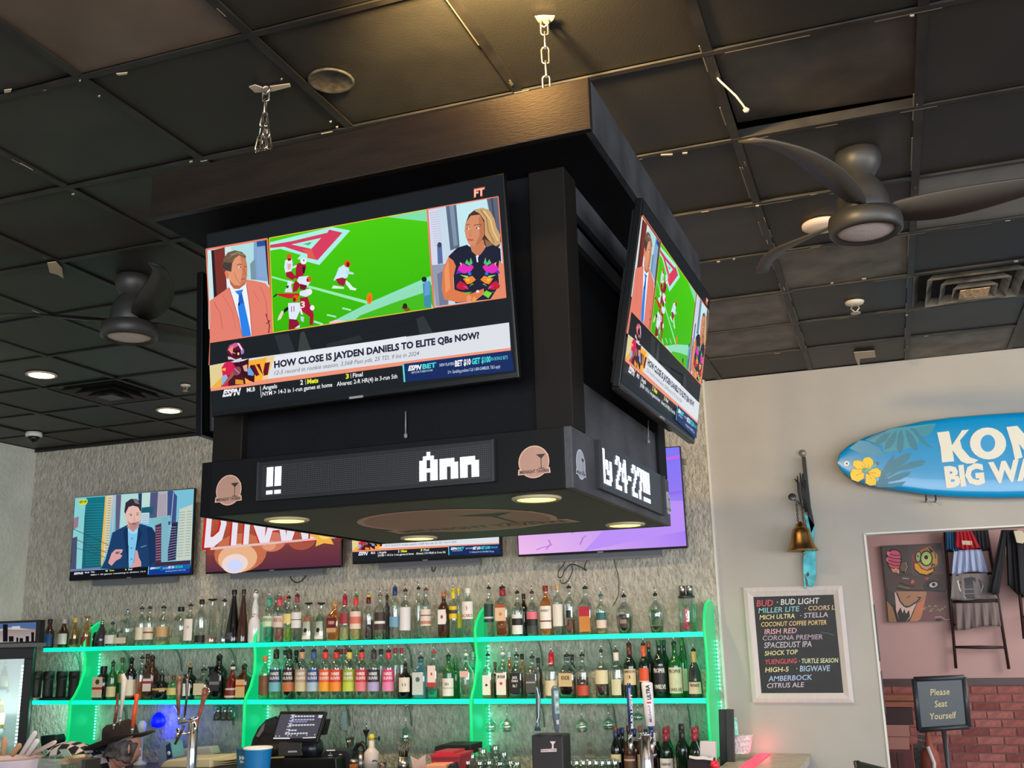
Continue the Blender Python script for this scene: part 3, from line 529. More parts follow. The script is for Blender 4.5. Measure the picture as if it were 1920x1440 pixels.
def anchor_picture():
    H = homog([(141, 935), (365, 916), (358, 1077.5), (131.5, 1087)], [(-.5, .5), (.5, .5), (.5, -.5), (-.5, -.5)])
    P = Pic(H and (lambda x, y: (x, y))); P.rect(-.5, -.5, .5, .5, (14, 16, 22)); S = comp(H, crop(120, 900, 7.2)); P.fm = S
    P.poly([(150, 245), (1762, 115), (1712, 1185), (92, 1240)], (120, 190, 214)); P.poly([(150, 260), (290, 250), (235, 1215), (100, 1220), (130, 560)], (134, 205, 208)); P.poly([(300, 245), (550, 225), (500, 1200), (240, 1210), (275, 500)], (16, 118, 132), (22, 96, 112))
    for k in range(24): P.line([(290, 330+k*36), (530-k*1.6, 322+k*36)], 5, (52, 146, 158))
    P.poly([(130, 520), (200, 500), (190, 640), (125, 680)], (150, 120, 140)); P.poly([(115, 790), (180, 770), (165, 1210), (95, 1225)], (72, 80, 110))
    P.poly([(555, 220), (580, 215), (520, 1150), (495, 1160), (500, 900)], (226, 186, 88)); P.poly([(580, 215), (655, 208), (600, 900), (525, 1100)], (216, 206, 176))
    for k in range(22): P.line([(590-k*2, 250+k*34), (640-k*2, 246+k*34)], 10, (150, 140, 118))
    P.poly([(655, 210), (700, 205), (655, 720), (640, 720)], (176, 190, 200)); P.poly([(700, 205), (770, 200), (740, 680), (690, 700)], (96, 92, 122)); P.poly([(770, 200), (1000, 182), (1000, 600), (750, 660)], (176, 214, 212)); P.poly([(1000, 182), (1050, 178), (1040, 400), (1010, 420)], (44, 60, 90)); P.poly([(1050, 178), (1165, 168), (1150, 380), (1045, 380)], (186, 220, 212)); P.poly([(1165, 168), (1270, 160), (1255, 520), (1150, 520)], (82, 84, 124)); P.poly([(1270, 160), (1400, 148), (1395, 520), (1250, 520)], (178, 172, 182))
    for k in range(6): P.line([(1285+k*18, 190), (1275+k*18, 500)], 5, (130, 122, 138))
    P.poly([(1400, 148), (1470, 142), (1530, 220), (1510, 600), (1390, 620)], (56, 80, 132)); P.line([(1480, 170), (1440, 640)], 9, (190, 190, 200)); P.poly([(1050, 375), (1205, 360), (1200, 470), (1040, 450)], (34, 90, 110)); P.poly([(1040, 450), (1150, 445), (1140, 600), (1035, 590)], (196, 218, 226))
    for k in range(5): P.line([(1045, 480+k*26), (1140, 474+k*26)], 6, (80, 130, 170))
    P.poly([(1180, 520), (1440, 480), (1440, 560), (1300, 600), (1175, 590)], (126, 186, 190)); P.poly([(1560, 400), (1745, 330), (1720, 1090), (1515, 1105)], (196, 208, 196))
    for k in range(17): P.line([(1560-k*2, 440+k*38), (1640-k*2, 434+k*38)], 9, (146, 162, 150)); P.line([(1665-k*2, 430+k*38), (1735-k*2, 425+k*38)], 9, (146, 162, 150))
    P.poly([(1230, 620), (1315, 590), (1310, 1130), (1225, 1140)], (74, 46, 74)); P.poly([(1460, 590), (1540, 570), (1510, 1090), (1380, 1110)], (40, 38, 74)); P.poly([(1320, 520), (1410, 505), (1400, 1110), (1315, 1120)], (124, 178, 196))
    for k in range(13): P.line([(1235, 660+k*36), (1305, 652+k*36)], 9, (190, 130, 150)); P.line([(1400, 650+k*36), (1520, 640+k*34)], 8, (150, 150, 176))
    P.line([(130, 670), (420, 800), (600, 890)], 7, (46, 60, 66)); P.line([(125, 790), (400, 920), (570, 990)], 8, (70, 64, 66)); P.line([(150, 920), (440, 1010), (560, 1060)], 6, (40, 66, 74))
    P.poly([(1230, 1130), (1712, 1100), (1706, 1185), (1220, 1200)], (66, 40, 60)); P.poly([(92, 1215), (500, 1185), (505, 1215), (90, 1245)], (110, 122, 168))
    P.poly([(495, 1210), (560, 1080), (620, 850), (650, 720), (760, 660), (860, 610), (1040, 600), (1190, 650), (1230, 720), (1240, 1000), (1225, 1200), (870, 1225)], (26, 62, 106)); P.poly([(1120, 650), (1190, 650), (1230, 720), (1235, 1100), (1150, 1180)], (22, 50, 90)); P.poly([(848, 640), (870, 610), (1010, 620), (990, 780), (935, 1130), (930, 1210), (875, 1215), (855, 900)], (128, 196, 234)); P.poly([(845, 650), (870, 715), (920, 740), (990, 720), (1010, 640), (930, 690)], (158, 214, 242))
    P.poly([(850, 560), (860, 650), (930, 715), (985, 660), (1020, 600), (1020, 540)], (196, 140, 130)); P.poly([(820, 440), (860, 360), (960, 340), (1030, 400), (1035, 520), (1010, 600), (960, 670), (900, 665), (850, 590), (830, 520)], (226, 184, 172)); P.poly([(850, 560), (900, 590), (1015, 560), (1010, 600), (960, 672), (900, 665)], (178, 136, 130))
    P.poly([(812, 430), (830, 310), (900, 258), (980, 258), (1040, 310), (1045, 430), (1025, 420), (1000, 370), (930, 350), (870, 370), (835, 440), (828, 470)], (50, 44, 54)); P.poly([(930, 262), (990, 265), (1020, 330), (960, 320)], (120, 112, 120)); P.line([(880, 465), (920, 470)], 8, (90, 60, 60)); P.line([(975, 455), (1010, 445)], 8, (90, 60, 60)); P.ell(902, 484, 14, 6, (60, 44, 50)); P.ell(990, 476, 14, 6, (60, 44, 50)); P.line([(945, 490), (955, 550), (930, 562)], 7, (196, 140, 130)); P.ell(945, 600, 34, 10, (156, 84, 90))
    for y in (800, 930, 1080): P.ell(918 if y < 900 else 908, y, 10, 10, (60, 110, 160))
    P.line([(1035, 920), (1110, 895)], 7, (150, 180, 210)); P.poly([(860, 640), (800, 700), (870, 900), (870, 1200)], (20, 48, 86)); P.poly([(1000, 640), (1060, 720), (960, 960), (935, 1120), (985, 800)], (20, 48, 86))
    P.poly([(595, 1130), (640, 1000), (690, 950), (760, 945), (795, 950), (780, 990), (750, 1010), (785, 1030), (760, 1070), (700, 1100), (640, 1170)], (214, 160, 160)); P.poly([(690, 985), (750, 975), (740, 1005), (700, 1010)], (130, 80, 90)); P.poly([(940, 1130), (965, 960), (990, 965), (1010, 1060), (1040, 1120), (1040, 1180), (880, 1200), (920, 1150)], (212, 156, 156))
    P.poly([(88, 1245), (1140, 1185), (1135, 1300), (75, 1360)], (16, 18, 24)); P.poly([(1140, 1188), (1715, 1150), (1706, 1275), (1132, 1300)], (14, 58, 150)); P.poly([(1300, 1178), (1712, 1150), (1710, 1215), (1298, 1240)], (20, 96, 170)); P.line([(1142, 1185), (1134, 1290)], 9, (110, 220, 220))
    P.text('ESPN2', (138, 1285), (262, 1278), 26, (230, 234, 240), .05, .3); P.text('MLB', (285, 1268), (345, 1264), 18, (220, 224, 230), .03); P.text('Twins', (365, 1262), (415, 1258), 20, (226, 230, 236), .03); P.text('10', (562, 1248), (590, 1246), 20, (240, 240, 236), .04); P.text('Tigers', (612, 1244), (676, 1240), 20, (226, 236, 70), .03); P.text('9', (822, 1234), (842, 1233), 20, (226, 236, 70), .04); P.text('Final', (866, 1232), (918, 1228), 20, (226, 230, 236), .03); P.text('MIN > 40 games remaining in division 12-3', (365, 1300), (1098, 1256), 17, (226, 230, 236), .02)
    P.text('ESPN', (1160, 1222), (1235, 1217), 24, (240, 244, 250), .05, .3); P.text('BET', (1238, 1217), (1305, 1212), 24, (90, 214, 220), .04); P.text('BET $10', (1410, 1212), (1490, 1206), 28, (240, 246, 255), .04); P.text('GET $100', (1500, 1206), (1605, 1200), 28, (60, 214, 190), .04); P.text('NEW USERS', (1335, 1216), (1405, 1212), 16, (200, 214, 240), .02); P.text('gambling problem? call for help', (1370, 1256), (1645, 1238), 14, (196, 214, 240), .01)
    P.poly([(200, 275), (315, 265), (322, 300), (300, 340), (215, 345), (205, 310)], (206, 220, 50)); P.text('GET UP', (208, 318), (306, 310), 28, (30, 60, 40), .04); P.line([(150, 245), (1762, 115)], 3, (20, 24, 30))
    return P
PIC_ANCHOR = anchor_picture()
def dynamite_picture():
    P = Pic(); P.rect(-.5, -.5, .5, .5, (120, 50, 50), (206, 100, 62)); P.poly([(-.5, -.5), (.5, -.5), (.5, -.2), (-.5, -.32)], (92, 44, 66), (120, 60, 60)); P.poly([(-.5, .1), (.5, .1), (.5, .5), (-.5, .5)], (110, 40, 34), (70, 26, 30))
    for x, y, r, c in ((-.24, -.3, .2, (196, 110, 76)), (-.26, -.36, .15, (232, 178, 136)), (-.28, -.42, .1, (238, 214, 210)), (-.28, -.44, .06, (206, 214, 250)), (.0, -.2, .1, (206, 120, 96)), (-.02, -.24, .05, (226, 150, 118)), (.22, -.2, .1, (170, 84, 66))): P.ell(x, y, r, r*1.1, c)
    P.poly([(-.5, .3), (.5, .38), (.5, .0), (-.5, -.1)], (60, 24, 36)) if 0 else None
    P.text('DYNAMITE', (-.54, -.2), (.62, -.17), .5, (196, 34, 30), .06, .14, up=(0, 1)); P.text('DYNAMITE', (-.52, -.19), (.6, -.16), .46, (232, 226, 238), .045, .14, up=(0, 1))
    P.poly([(-.47, -.22), (.5, -.18), (.5, -.2), (-.47, -.25)], (226, 190, 186))
    P.poly([(.30, -.1), (.33, -.02), (.39, -.06), (.44, -.02), (.47, -.1), (.48, -.16), (.43, -.2), (.45, -.27), (.38, -.25), (.32, -.28), (.33, -.2), (.28, -.16)], (240, 178, 74)); P.ell(.39, -.14, .05, .07, (250, 206, 110)); return P
def purple_picture():
    P = Pic(); P.poly([(-.5, -.5), (.5, -.5), (.5, 0), (-.5, 0)], (236, 176, 236), (166, 130, 246)); P.k -= 1
    n = len(P.v)-4
    for i, c in enumerate([(240, 190, 236), (176, 132, 246), (150, 124, 244), (214, 160, 240)]): P.c[n+i] = lin(c)
    P.poly([(-.5, 0), (.5, 0), (.5, .5), (-.5, .5)], (150, 120, 244), (126, 120, 246)); P.poly([(-.1, -.5), (.5, -.35), (.5, -.05), (.2, -.02)], (188, 146, 248)); P.poly([(.25, .0), (.5, .03), (.5, .06), (.25, .02)], (140, 112, 236))
    P.poly([(.3, .36), (.42, .4), (.5, .42), (.5, .39), (.4, .37)], (206, 100, 226))
    for pts in ([(-.39, -.46), (-.36, -.44), (-.32, -.43), (-.29, -.41)], [(-.33, -.46), (-.3, -.41), (-.31, -.36)], [(-.12, -.43), (-.1, -.36), (-.08, -.34)], [(-.17, -.31), (-.13, -.28)]): P.line(pts, .008, (190, 110, 214))
    return P

# ================================================================== TELEVISIONS
def pose(c, yaw, tilt, roll=0):
    ca, sa = math.cos(yaw), math.sin(yaw); x = Vector((ca, sa, 0)); n = Vector((sa, -ca, 0)); z = Vector((0, 0, 1)); ct, st = math.cos(tilt), math.sin(tilt)
    z2 = ct*z+st*n; cr, sr = math.cos(roll), math.sin(roll); x3 = cr*x+sr*z2; z3 = -sr*x+cr*z2; y3 = z3.cross(x3)
    return Matrix(((x3.x, y3.x, z3.x, c[0]), (x3.y, y3.y, z3.y, c[1]), (x3.z, y3.z, z3.z, c[2]+EYE), (0, 0, 0, 1)))
bez = mat('tv black', (10, 10, 11), .3, spec=.3)
def tv(M, W, H, label, pic, emitmat=None, gap=.2, rail=0, brand=None):
    t = local('television', label, 'television', M)
    MB().bb(-W/2, W/2, 0, .022, -H/2, H/2).build('bezel', bez, t, bevel=.003)
    m = MB().bb(-W*.46, W*.46, .022, .04, -H*.47, H*.47).bb(-W*.36, W*.36, .04, .065, -H*.47, H*.12); m.build('rear_housing', mat('tv back', (26, 26, 28), .55), t, bevel=.006)
    bw = .007; p = pic.build('screen_picture', emitmat or SCREEN, t, lambda u, v, d: (u*(W-2*bw), -.0008-d, v*(H-bw*3)+bw*.6))
    MB().bb(-.02, .02, -.003, 0, -H/2+.001, -H/2+.007).build('logo_plate', mat('silver badge', (170, 170, 172), .3, .8), t)
    if gap: MB().bb(-.18, -.15, .065, .065+gap, -.12, .12).bb(.15, .18, .065, .065+gap, -.12, .12).bb(-.22, .22, .065+gap-.006, .065+gap, -.14, .14).build('wall_bracket', mat('bracket black', (30, 30, 32), .5), t)
    if rail: MB().bb(-W*.34, W*.34, .05, .09, -H/2-.045, -H/2+.02).build('grey_bar', mat('bar grey', (104, 108, 114), .5), t)  # plain grey bar across the lower edge of the set
    if brand: 
        q = Pic(); q.text(brand, (-.008, 0), (.008, 0), .004, (190, 190, 190), up=(0, 1)); q.build('brand_mark', PRINT, t, lambda u, v, d: (W*.42+u, -.0012-d, -H/2+.006+v))
    return t
TVW, TVH = .90, .522
tv(pose((-1.2498, 2.257, .8693), -.013, .116, .011), TVW, TVH, 'large television on the front of the hanging box showing the match and a headline', PIC_FOOT, gap=.05)
tv(pose((-.5422, 2.9649, .8793), 1.5329, .1754, -.0034), TVW, TVH, 'television tilted out from the right side of the hanging box', PIC_FOOT, gap=.04)
k = 6.74/5.334
tv(pose((-4.5125*k, 6.74, .6931*k), .0223, .0193), .93*k, .54*k, 'wall television showing a man in a blue jacket before tall buildings', PIC_ANCHOR, gap=.06, rail=1)
k = 6.72/5.24; tv(pose((-3.4095*k, 6.72, .6859*k), 0, .05), .93*k, .54*k, 'wall television showing big slanted letters over a fiery blast', dynamite_picture(), gap=.05, rail=1)
k = 6.72/5.3252; tv(pose((-2.4575*k, 6.72, .7053*k), 0, .05), .93*k, .54*k, 'wall television under the box showing the same headline banner', PIC_FOOT, gap=.05, rail=1)
k = 6.74/6.2716; tv(pose((-1.6855*k, 6.74, .8203*k), 0, .0417), 1.1*k, .63*k, 'wall television showing a plain pink and purple picture', purple_picture(), gap=.04, rail=1)
# side televisions on the left and back faces of the box are seen edge on
tv(pose((-1.95, 2.95, .87), -1.5, .05), TVW, TVH, 'television on the left side of the hanging box seen edge on', PIC_FOOT, gap=.03)

# ================================================================== HANGING BOX
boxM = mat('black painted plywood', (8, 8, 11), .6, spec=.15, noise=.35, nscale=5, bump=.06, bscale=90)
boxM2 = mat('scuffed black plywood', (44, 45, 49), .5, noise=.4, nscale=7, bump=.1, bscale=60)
capM = mat('black stained pine', (25, 19, 13), .4, noise=.25, nscale=6, bump=.1, bscale=50, stretch=(1, 1, 6))
Z = lambda z: EYE+z
bx = thing('hanging_screen_box', 'large black square box hung on chains carrying televisions and scrolling signs', 'hanging box', (-1.22, 2.87, Z(.345)))
GR = Matrix.Translation((-.695, 2.36, 0)) @ Matrix.Rotation(-.028, 4, 'Z') @ Matrix.Translation((.695, -2.36, 0)); GI = GR.inverted()
def atb(px, py, ax, val):
    """pixel to a plane of the slightly turned box, in the box's own unturned axes"""
    o = GI @ Vector((0, 0, EYE)); d = GI.to_3x3() @ ray(px, py); return o+d*((val-o[ax])/d[ax])
CX0, CX1, CY0, CY1, CZ0, CZ1 = -1.894, -.562, 2.20, 3.55, 1.196, 1.335
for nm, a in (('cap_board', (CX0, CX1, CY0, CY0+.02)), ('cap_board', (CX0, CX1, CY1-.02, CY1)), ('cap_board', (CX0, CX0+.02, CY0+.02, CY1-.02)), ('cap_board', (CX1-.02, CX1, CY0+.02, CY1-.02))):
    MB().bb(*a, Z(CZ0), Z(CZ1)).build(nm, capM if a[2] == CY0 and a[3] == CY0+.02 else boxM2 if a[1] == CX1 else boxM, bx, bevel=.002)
MB().bb(CX0+.02, CX1-.02, CY0+.02, CY1-.02, Z(CZ0), Z(CZ0+.02)).build('cap_underside', boxM, bx)
BX0, BX1, BY0, BY1 = -1.765, -.695, 2.36, 3.365
LZ0, LZ1 = .346, .499
for x in (BX0+.05, BX1-.05):
    for y in (BY0+.055, BY1-.05):
        m = MB(); dx = .014 if x > -1 else 0
        m.box((x+dx/2, y, Z((LZ1+CZ0)/2)), (.1, .1, CZ0-LZ1)); m.build('corner_post', boxM if y > 3 else mat('brown black post', (14, 11, 8), .6, spec=.2, noise=.2, nscale=5), bx, bevel=.003)
for a in ((BX0+.1, BX1-.1, BY0+.03, BY0+.045), (BX0+.1, BX1-.1, BY1-.045, BY1-.03)): MB().bb(*a, Z(LZ1), Z(CZ0)).build('face_panel', boxM, bx)
MB().bb(BX0+.03, BX0+.045, BY0+.1, BY1-.1, Z(LZ1), Z(CZ0)).build('face_panel', boxM, bx)
# right side: open frame with rails in front of a dark cavity
MB().bb(BX1-.10, BX1-.09, BY0+.1, BY1-.1, Z(LZ1), Z(CZ0)).build('cavity_back', mat('dark cavity', (20, 22, 28), .7), bx)
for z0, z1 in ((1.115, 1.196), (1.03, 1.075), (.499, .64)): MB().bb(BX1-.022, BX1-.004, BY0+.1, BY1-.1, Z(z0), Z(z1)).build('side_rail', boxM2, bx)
MB().bb(BX0-.02, BX0+.02, BY0-.01, BY1+.01, Z(LZ0), Z(LZ1)).build('lip_board', boxM, bx, bevel=.002)
MB().bb(BX0+.02, BX1-.015, BY0-.012, BY0+.01, Z(LZ0), Z(LZ1)).build('lip_board', mat('smooth black lip', (9, 9, 10), .55, spec=.2, noise=.2, nscale=5), bx, bevel=.002)
MB().bb(BX0+.02, BX1-.015, BY1-.01, BY1+.012, Z(LZ0), Z(LZ1)).build('lip_board', boxM, bx, bevel=.002)
LXR = BX1+.006
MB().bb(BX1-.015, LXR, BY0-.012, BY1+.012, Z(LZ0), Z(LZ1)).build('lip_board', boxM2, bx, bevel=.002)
MB().bb(BX0, BX1-.015, BY0+.01, BY1-.01, Z(LZ0), Z(LZ0+.015)).build('bottom_panel', mat('smooth black bottom', (20, 20, 20), .5, noise=.15, nscale=4), bx)
# emblem: pink disc with a drinks glass and a banner of letters
rose = (176, 134, 116); roseL = (214, 172, 150); dk = (44, 34, 32)
def emblem(P, fm, big=0, lightened=0):
    P.fm = fm; a = roseL if not lightened else (206, 208, 214); b = rose if not lightened else (160, 162, 170)
    P.ell(0, 0, 1.04, 1.04, a, n=36); P.poly([(-1.06, -.42), (1.06, -.42), (1.1, -.78), (-1.1, -.78)], a); P.poly([(.86, .5), (.98, .42), (1.02, .1), (.9, .2)], a)
    P.ell(0, 0, .97, .97, b, n=36); P.poly([(-1.0, -.48), (1.0, -.48), (1.03, -.73), (-1.03, -.73)], b)
    P.poly([(.16, .46), (.8, .46), (.5, .16)], dk); P.poly([(.465, .2), (.515, .2), (.515, -.46), (.465, -.46)], dk); P.poly([(.3, -.42), (.7, -.42), (.7, -.47), (.3, -.47)], dk)
    P.text('MIDNIGHT TAVERN', (-.96, -.71), (.96, -.71), .2, dk, .03, up=(0, 1)); return P
def front_emblem(cx, cy, rx, name='emblem'):
    c = atb(cx, cy, 1, BY0-.013); r = abs(atb(cx+rx, cy, 1, BY0-.013).x-c.x)
    P = emblem(Pic(), lambda x, y: (x, y)); P.build(name, PRINT, bx, lambda u, v, d: (c.x+u*r, BY0-.0135-d, c.z+v*r), 'pink disc with a black cocktail glass and lettered banner')
front_emblem(429, 919, 23); front_emblem(1001, 866, 28)
for (cx, cy, hh) in ((1089, 871, 29), (1253, 943, 22)):
    c = atb(cx, cy, 0, LXR+.001); r = .036
    P = emblem(Pic(), lambda x, y: (x, y), lightened=1); P.build('emblem', PRINT, bx, lambda u, v, d: (LXR+.0008+d, c.y+u*r, c.z+v*r*1.0), 'grey-white disc with a cocktail glass')
P = emblem(Pic(), lambda x, y: (x, y))
P.build('bottom_emblem', PRINT, bx, lambda u, v, d: (-1.22+u*.29, 2.84-v*.29, Z(LZ0)-.0008-d), 'large pink disc with a dark cocktail glass and lettered banner')
# downlights in the bottom
dl = mat('yellow white lens', (255, 236, 150), .5, emit=2.4, ecol=(255, 226, 120))
for px, py in ((526, 972), (1003, 933), (1158, 983), (768, 1007)):
    p = atz(px, py, Z(LZ0)); 
    MB().lathe([(.048, -.001), (.058, -.008), (.064, -.004), (.064, 0)], (p.x, p.y, Z(LZ0)), 28).build('light_trim', mat('cream light trim', (200, 186, 150), .4), bx)
    MB().lathe([(.05, -.006), (0, -.0061)], (p.x, p.y, Z(LZ0)), 24).build('light_lens', dl, bx)
    lamp('SPOT', 'box_downlight', (p.x, p.y, Z(LZ0)-.02), 9, (1, .84, .5), .04, (p.x, p.y, 0), spot=2.7, blend=.8)
# ---- scrolling dot signs
G = {'A': ['00100', '01110', '11011', '11011', '11111', '11011', '11011'], 'n': ['00000', '00000', '11110', '11111', '11011', '11011', '11011'], 'l': ['11', '11', '11', '11', '11', '11', '11'], 'y': ['00000', '00000', '11011', '11011', '01111', '00011', '11110'], '2': ['01110', '11011', '00011', '00110', '01100', '11000', '11111'], '4': ['00110', '01110', '11110', '10110', '11111', '00110', '00110'], '7': ['11111', '11011', '00011', '00110', '00110', '01100', '01100'], '-': ['000', '000', '000', '111', '000', '000', '000'], '!': ['11', '11', '11', '11', '11', '00', '11'], ' ': ['00']*7, '.': ['0']*7}
def led_sign(name, label, o, ex, n, L, Hh, text, cols, scale=2, start=0, cut=None, tail=None):
    """o lower-left corner, ex unit vector along the sign, n outward normal"""
    ez = Vector((0, 0, 1)); ex = Vector(ex); n = Vector(n); o = Vector(o); t = thing(name, label, 'scrolling sign', o)
    m = MB()
    def bar(a0, a1, b0, b1, c0, c1): m.add([o+ex*a+ez*b+n*c for a in (a0, a1) for b in (b0, b1) for c in (c0, c1)], [(0, 1, 3, 2), (4, 6, 7, 5), (0, 4, 5, 1), (2, 3, 7, 6), (0, 2, 6, 4), (1, 5, 7, 3)])
    bar(-.012, L+.012, -.01, Hh+.01, 0, .012); m.build('housing', mat('sign housing', (30, 31, 34), .35), t)
    for a in (-.012, L+.006):
        m = MB(); bar(a, a+.006, -.01, Hh+.01, .012, .02); m.build('end_rim', mat('sign rim', (64, 64, 68), .3, .5), t)
    rows = 16; pw = L/cols; ph = Hh/rows; lit = set(); c = start
    for ch in text:
        g = G[ch]
        for r in range(7):
            for q, b in enumerate(g[r]):
                if b == '1':
                    for i in range(scale):
                        for j in range(scale): lit.add((c+q*scale+i, 14-(r*2+j)))
        c += len(g[0])*scale+scale-1
    if tail:
        c = tail[1]
        for ch in tail[0]:
            g = G[ch]
            for r in range(7):
                for q, b in enumerate(g[r]):
                    if b == '1':
                        for i in range(scale):
                            for j in range(2): lit.add((c+q*scale+i, 14-(r*2+j)))
            c += len(g[0])*scale+1
    on, off = MB(), MB()
    for i in range(cols):
        for j in range(rows):
            m = on if (i, j) in lit else off; s = .86 if m is on else .3; a = pw*(i+.5); b = ph*(j+.5); e = .0135
            m.add([o+ex*(a+u*pw*s/2)+ez*(b+v*ph*s/2)+n*e for u, v in ((-1, -1), (1, -1), (1, 1), (-1, 1))], [(0, 1, 2, 3)])
    x = off.build('unlit_dots', mat('unlit dot', (108, 104, 100), .5), t, recalc=False); x['kind'] = 'stuff'
    x = on.build('lit_dots', mat('lit dot', (214, 222, 255), .5, emit=2.6, ecol=(226, 232, 255)), t, recalc=False); x['kind'] = 'stuff'
    return t
yF = BY0-.012; a0 = atb(495, 933, 1, yF); a1 = atb(924, 892, 1, yF); tz = atb(924, 826, 1, yF).z
led_sign('scrolling_sign', 'front scrolling dot sign ending in bright white letters Ann', (a0.x, yF, a0.z), (1, 0, 0), (0, -1, 0), a1.x-a0.x, tz-a1.z-.004, 'Ann', 130, 2, 92, tail=('!!', 3))
b0 = atb(1120, 914, 0, LXR); b1 = atb(1238, 962, 0, LXR); bz = atb(1117, 838, 0, LXR)
led_sign('scrolling_sign', 'side scrolling dot sign with bright white date 24-27', (LXR, b0.y, b0.z+.006), (0, 1, 0), (1, 0, 0), b1.y-b0.y, bz.z-b0.z, 'ly 24-27!!!', 118, 2, 2)
# little wires hanging under the televisions
for px, y0, y1, f in ((756, 770, 812, 0), (1203, 790, 826, 1)):
    pts = [aty(px, y, BY0+.02) if not f else atx(px, y, BX1+.004) for y in (y0, (y0+y1)/2, y1)]
    MB().tube(pts, .002, 6).lathe([(0, -.012), (.005, -.01), (.005, 0), (0, .002)], pts[-1], 8).build('sensor_wire', mat('grey wire', (120, 120, 126), .4), bx)
# the whole box hangs turned by a degree and a half
for o in list(COL.objects):
    if o == bx or o.name.startswith(('scrolling_sign', 'box_downlight')): o.matrix_world = GR @ (Matrix.Translation(o.location) @ o.rotation_euler.to_matrix().to_4x4())
# ---- chains
chainM = mat('zinc chain', (190, 186, 176), .28, 1)
def link_mesh():
    m = MB(); a, b, r = .0105, .016, .0034; pts = []
    for k in range(16):
        an = 2*math.pi*k/16; pts.append(Vector((a*math.cos(an), 0, a*math.sin(an)+(b if math.sin(an) >= 0 else -b))))
    m.tube(pts, r, 6, closed=True); me = bpy.data.meshes.new('chain_link'); me.from_pydata(m.v, [], m.f); me.materials.append(chainM); me.polygons.foreach_set('use_smooth', [True]*len(m.f)); return me
LK = link_mesh()
def chain(top, bottom_z, label, legs, up=.17):
    t = thing('hanging_chain', label, 'chain', top, 'chains holding the screen box'); x, y = top[0], top[1]; z = top[2]-.01; k = 0; pitch = .045
    apex = bottom_z+up
    while z > apex:
        o = bpy.data.objects.new('chain_link', LK); COL.objects.link(o); o.parent = t; o.matrix_parent_inverse = PINV[t.name]; o.location = (x, y, z-.02); o.rotation_euler = (0, 0, .3+k*math.pi/2); z -= pitch; k += 1
    for dx, dy in legs:
        p0 = Vector((x, y, z)); p1 = Vector((x+dx, y+dy, bottom_z-.05)); n = int((p0-p1).length/pitch)+1; d = (p1-p0)/n; q = d.to_track_quat('Z', 'Y')
        for i in range(n):
            o = bpy.data.objects.new('chain_link', LK); COL.objects.link(o); o.parent = t; o.matrix_parent_inverse = PINV[t.name]; o.location = p0+d*(i+.5); o.rotation_mode = 'QUATERNION'; o.rotation_quaternion = q @ Matrix.Rotation(i*math.pi/2+.4, 4, 'Z').to_quaternion()
    MB().tube([Vector((x-.012, y, top[2])), Vector((x-.012, y, top[2]-.02)), Vector((x, y, top[2]-.032)), Vector((x+.012, y, top[2]-.02)), Vector((x+.012, y, top[2]))], .0035, 6).build('hook', chainM, t)
c1 = atz(1020, 33, CEIL); c2 = atz(499, 160, CEIL)
chain(c1, Z(CZ1), 'steel chain at the right holding the box, bright under the lamp', [(-.03, .02), (.015, .05), (.0, -.03)])
chain(c2, Z(CZ1), 'steel chain at the left front splitting into several strands above the box', [(-.055, 0), (.05, .0), (-.02, .05), (.02, -.03)], .27)
for x, y in ((c1.x, 3.3), (c2.x, 3.3)): chain(Vector((x, y, CEIL)), Z(CZ1), 'steel chain at the back of the box, hidden behind its top board', [(-.04, 0), (.04, 0)])
# unseen warm lamp inferred in front of the box; an added spot brightens the ceiling
g = Vector((-.84, 1.9, CEIL-.13))
t = thing('globe_lamp', 'small round warm ceiling lamp in front of the box', 'lamp', (g.x, g.y, CEIL))
MB().lathe([(.05, 0), (.05, -.01), (.012, -.02), (.012, -.03)], (g.x, g.y, CEIL), 20).build('base', BLACKP, t)
MB().lathe([(.012, .08), (.028, .05), (.05, .03), (.056, 0), (.05, -.03), (.028, -.05), (0, -.056)], g, 20).build('globe', glassmat('clear lamp glass', (255, 240, 214), .04), t)
lamp('SPOT', 'ceiling_patch_fill', (g.x, g.y, g.z), 430, (1, .78, .42), .05, (g.x-.02, g.y+.42, CEIL), spot=1.9, blend=1)  # extra spot added to brighten the ceiling patch
lamp('POINT', 'globe_light', (g.x, g.y, g.z), 17, (1, .58, .22), .05)
# ================================================================== BACK BAR SHELVES
WF = WALL_Y-.03                                   # face of the stone wall
ledE = mat('green cyan lit edge', (10, 120, 100), .4, emit=1.15, ecol=(0, 255, 204))
acE = mat('green lit acrylic edge', (10, 110, 60), .4, emit=.85, ecol=(0, 240, 132))
acF = mat('green lit acrylic', (4, 70, 44), .35, emit=.62, ecol=(0, 226, 134))
ledD = mat('led dot', (160, 255, 220), .4, emit=5, ecol=(90, 255, 200))
shelfG = glassmat('green tinted acrylic', (120, 235, 190), .08, .25)
S1Z, S2Z = EYE+.008, EYE-.392; S1Y, S2Y = 6.685, 6.615
XL, XR = -6.45, -1.11
def shelf(z, y0, x0, x1, label, cat='shelf'):
    t = thing('acrylic_shelf', label, 'shelf', ((x0+x1)/2, WF, z))
    MB().bb(x0, x1, y0+.006, WF, z-.012, z).build('shelf_board', shelfG, t)
    MB().bb(x0, x1, y0, y0+.008, z-.03, z+.001).build('lit_front_edge', ledE, t)
    return t
sh1 = shelf(S1Z, S1Y, XL, XR, 'upper green glowing acrylic shelf of the back bar')
sh2 = shelf(S2Z, S2Y, XL, XR, 'lower green glowing acrylic shelf of the back bar')
nb = 11
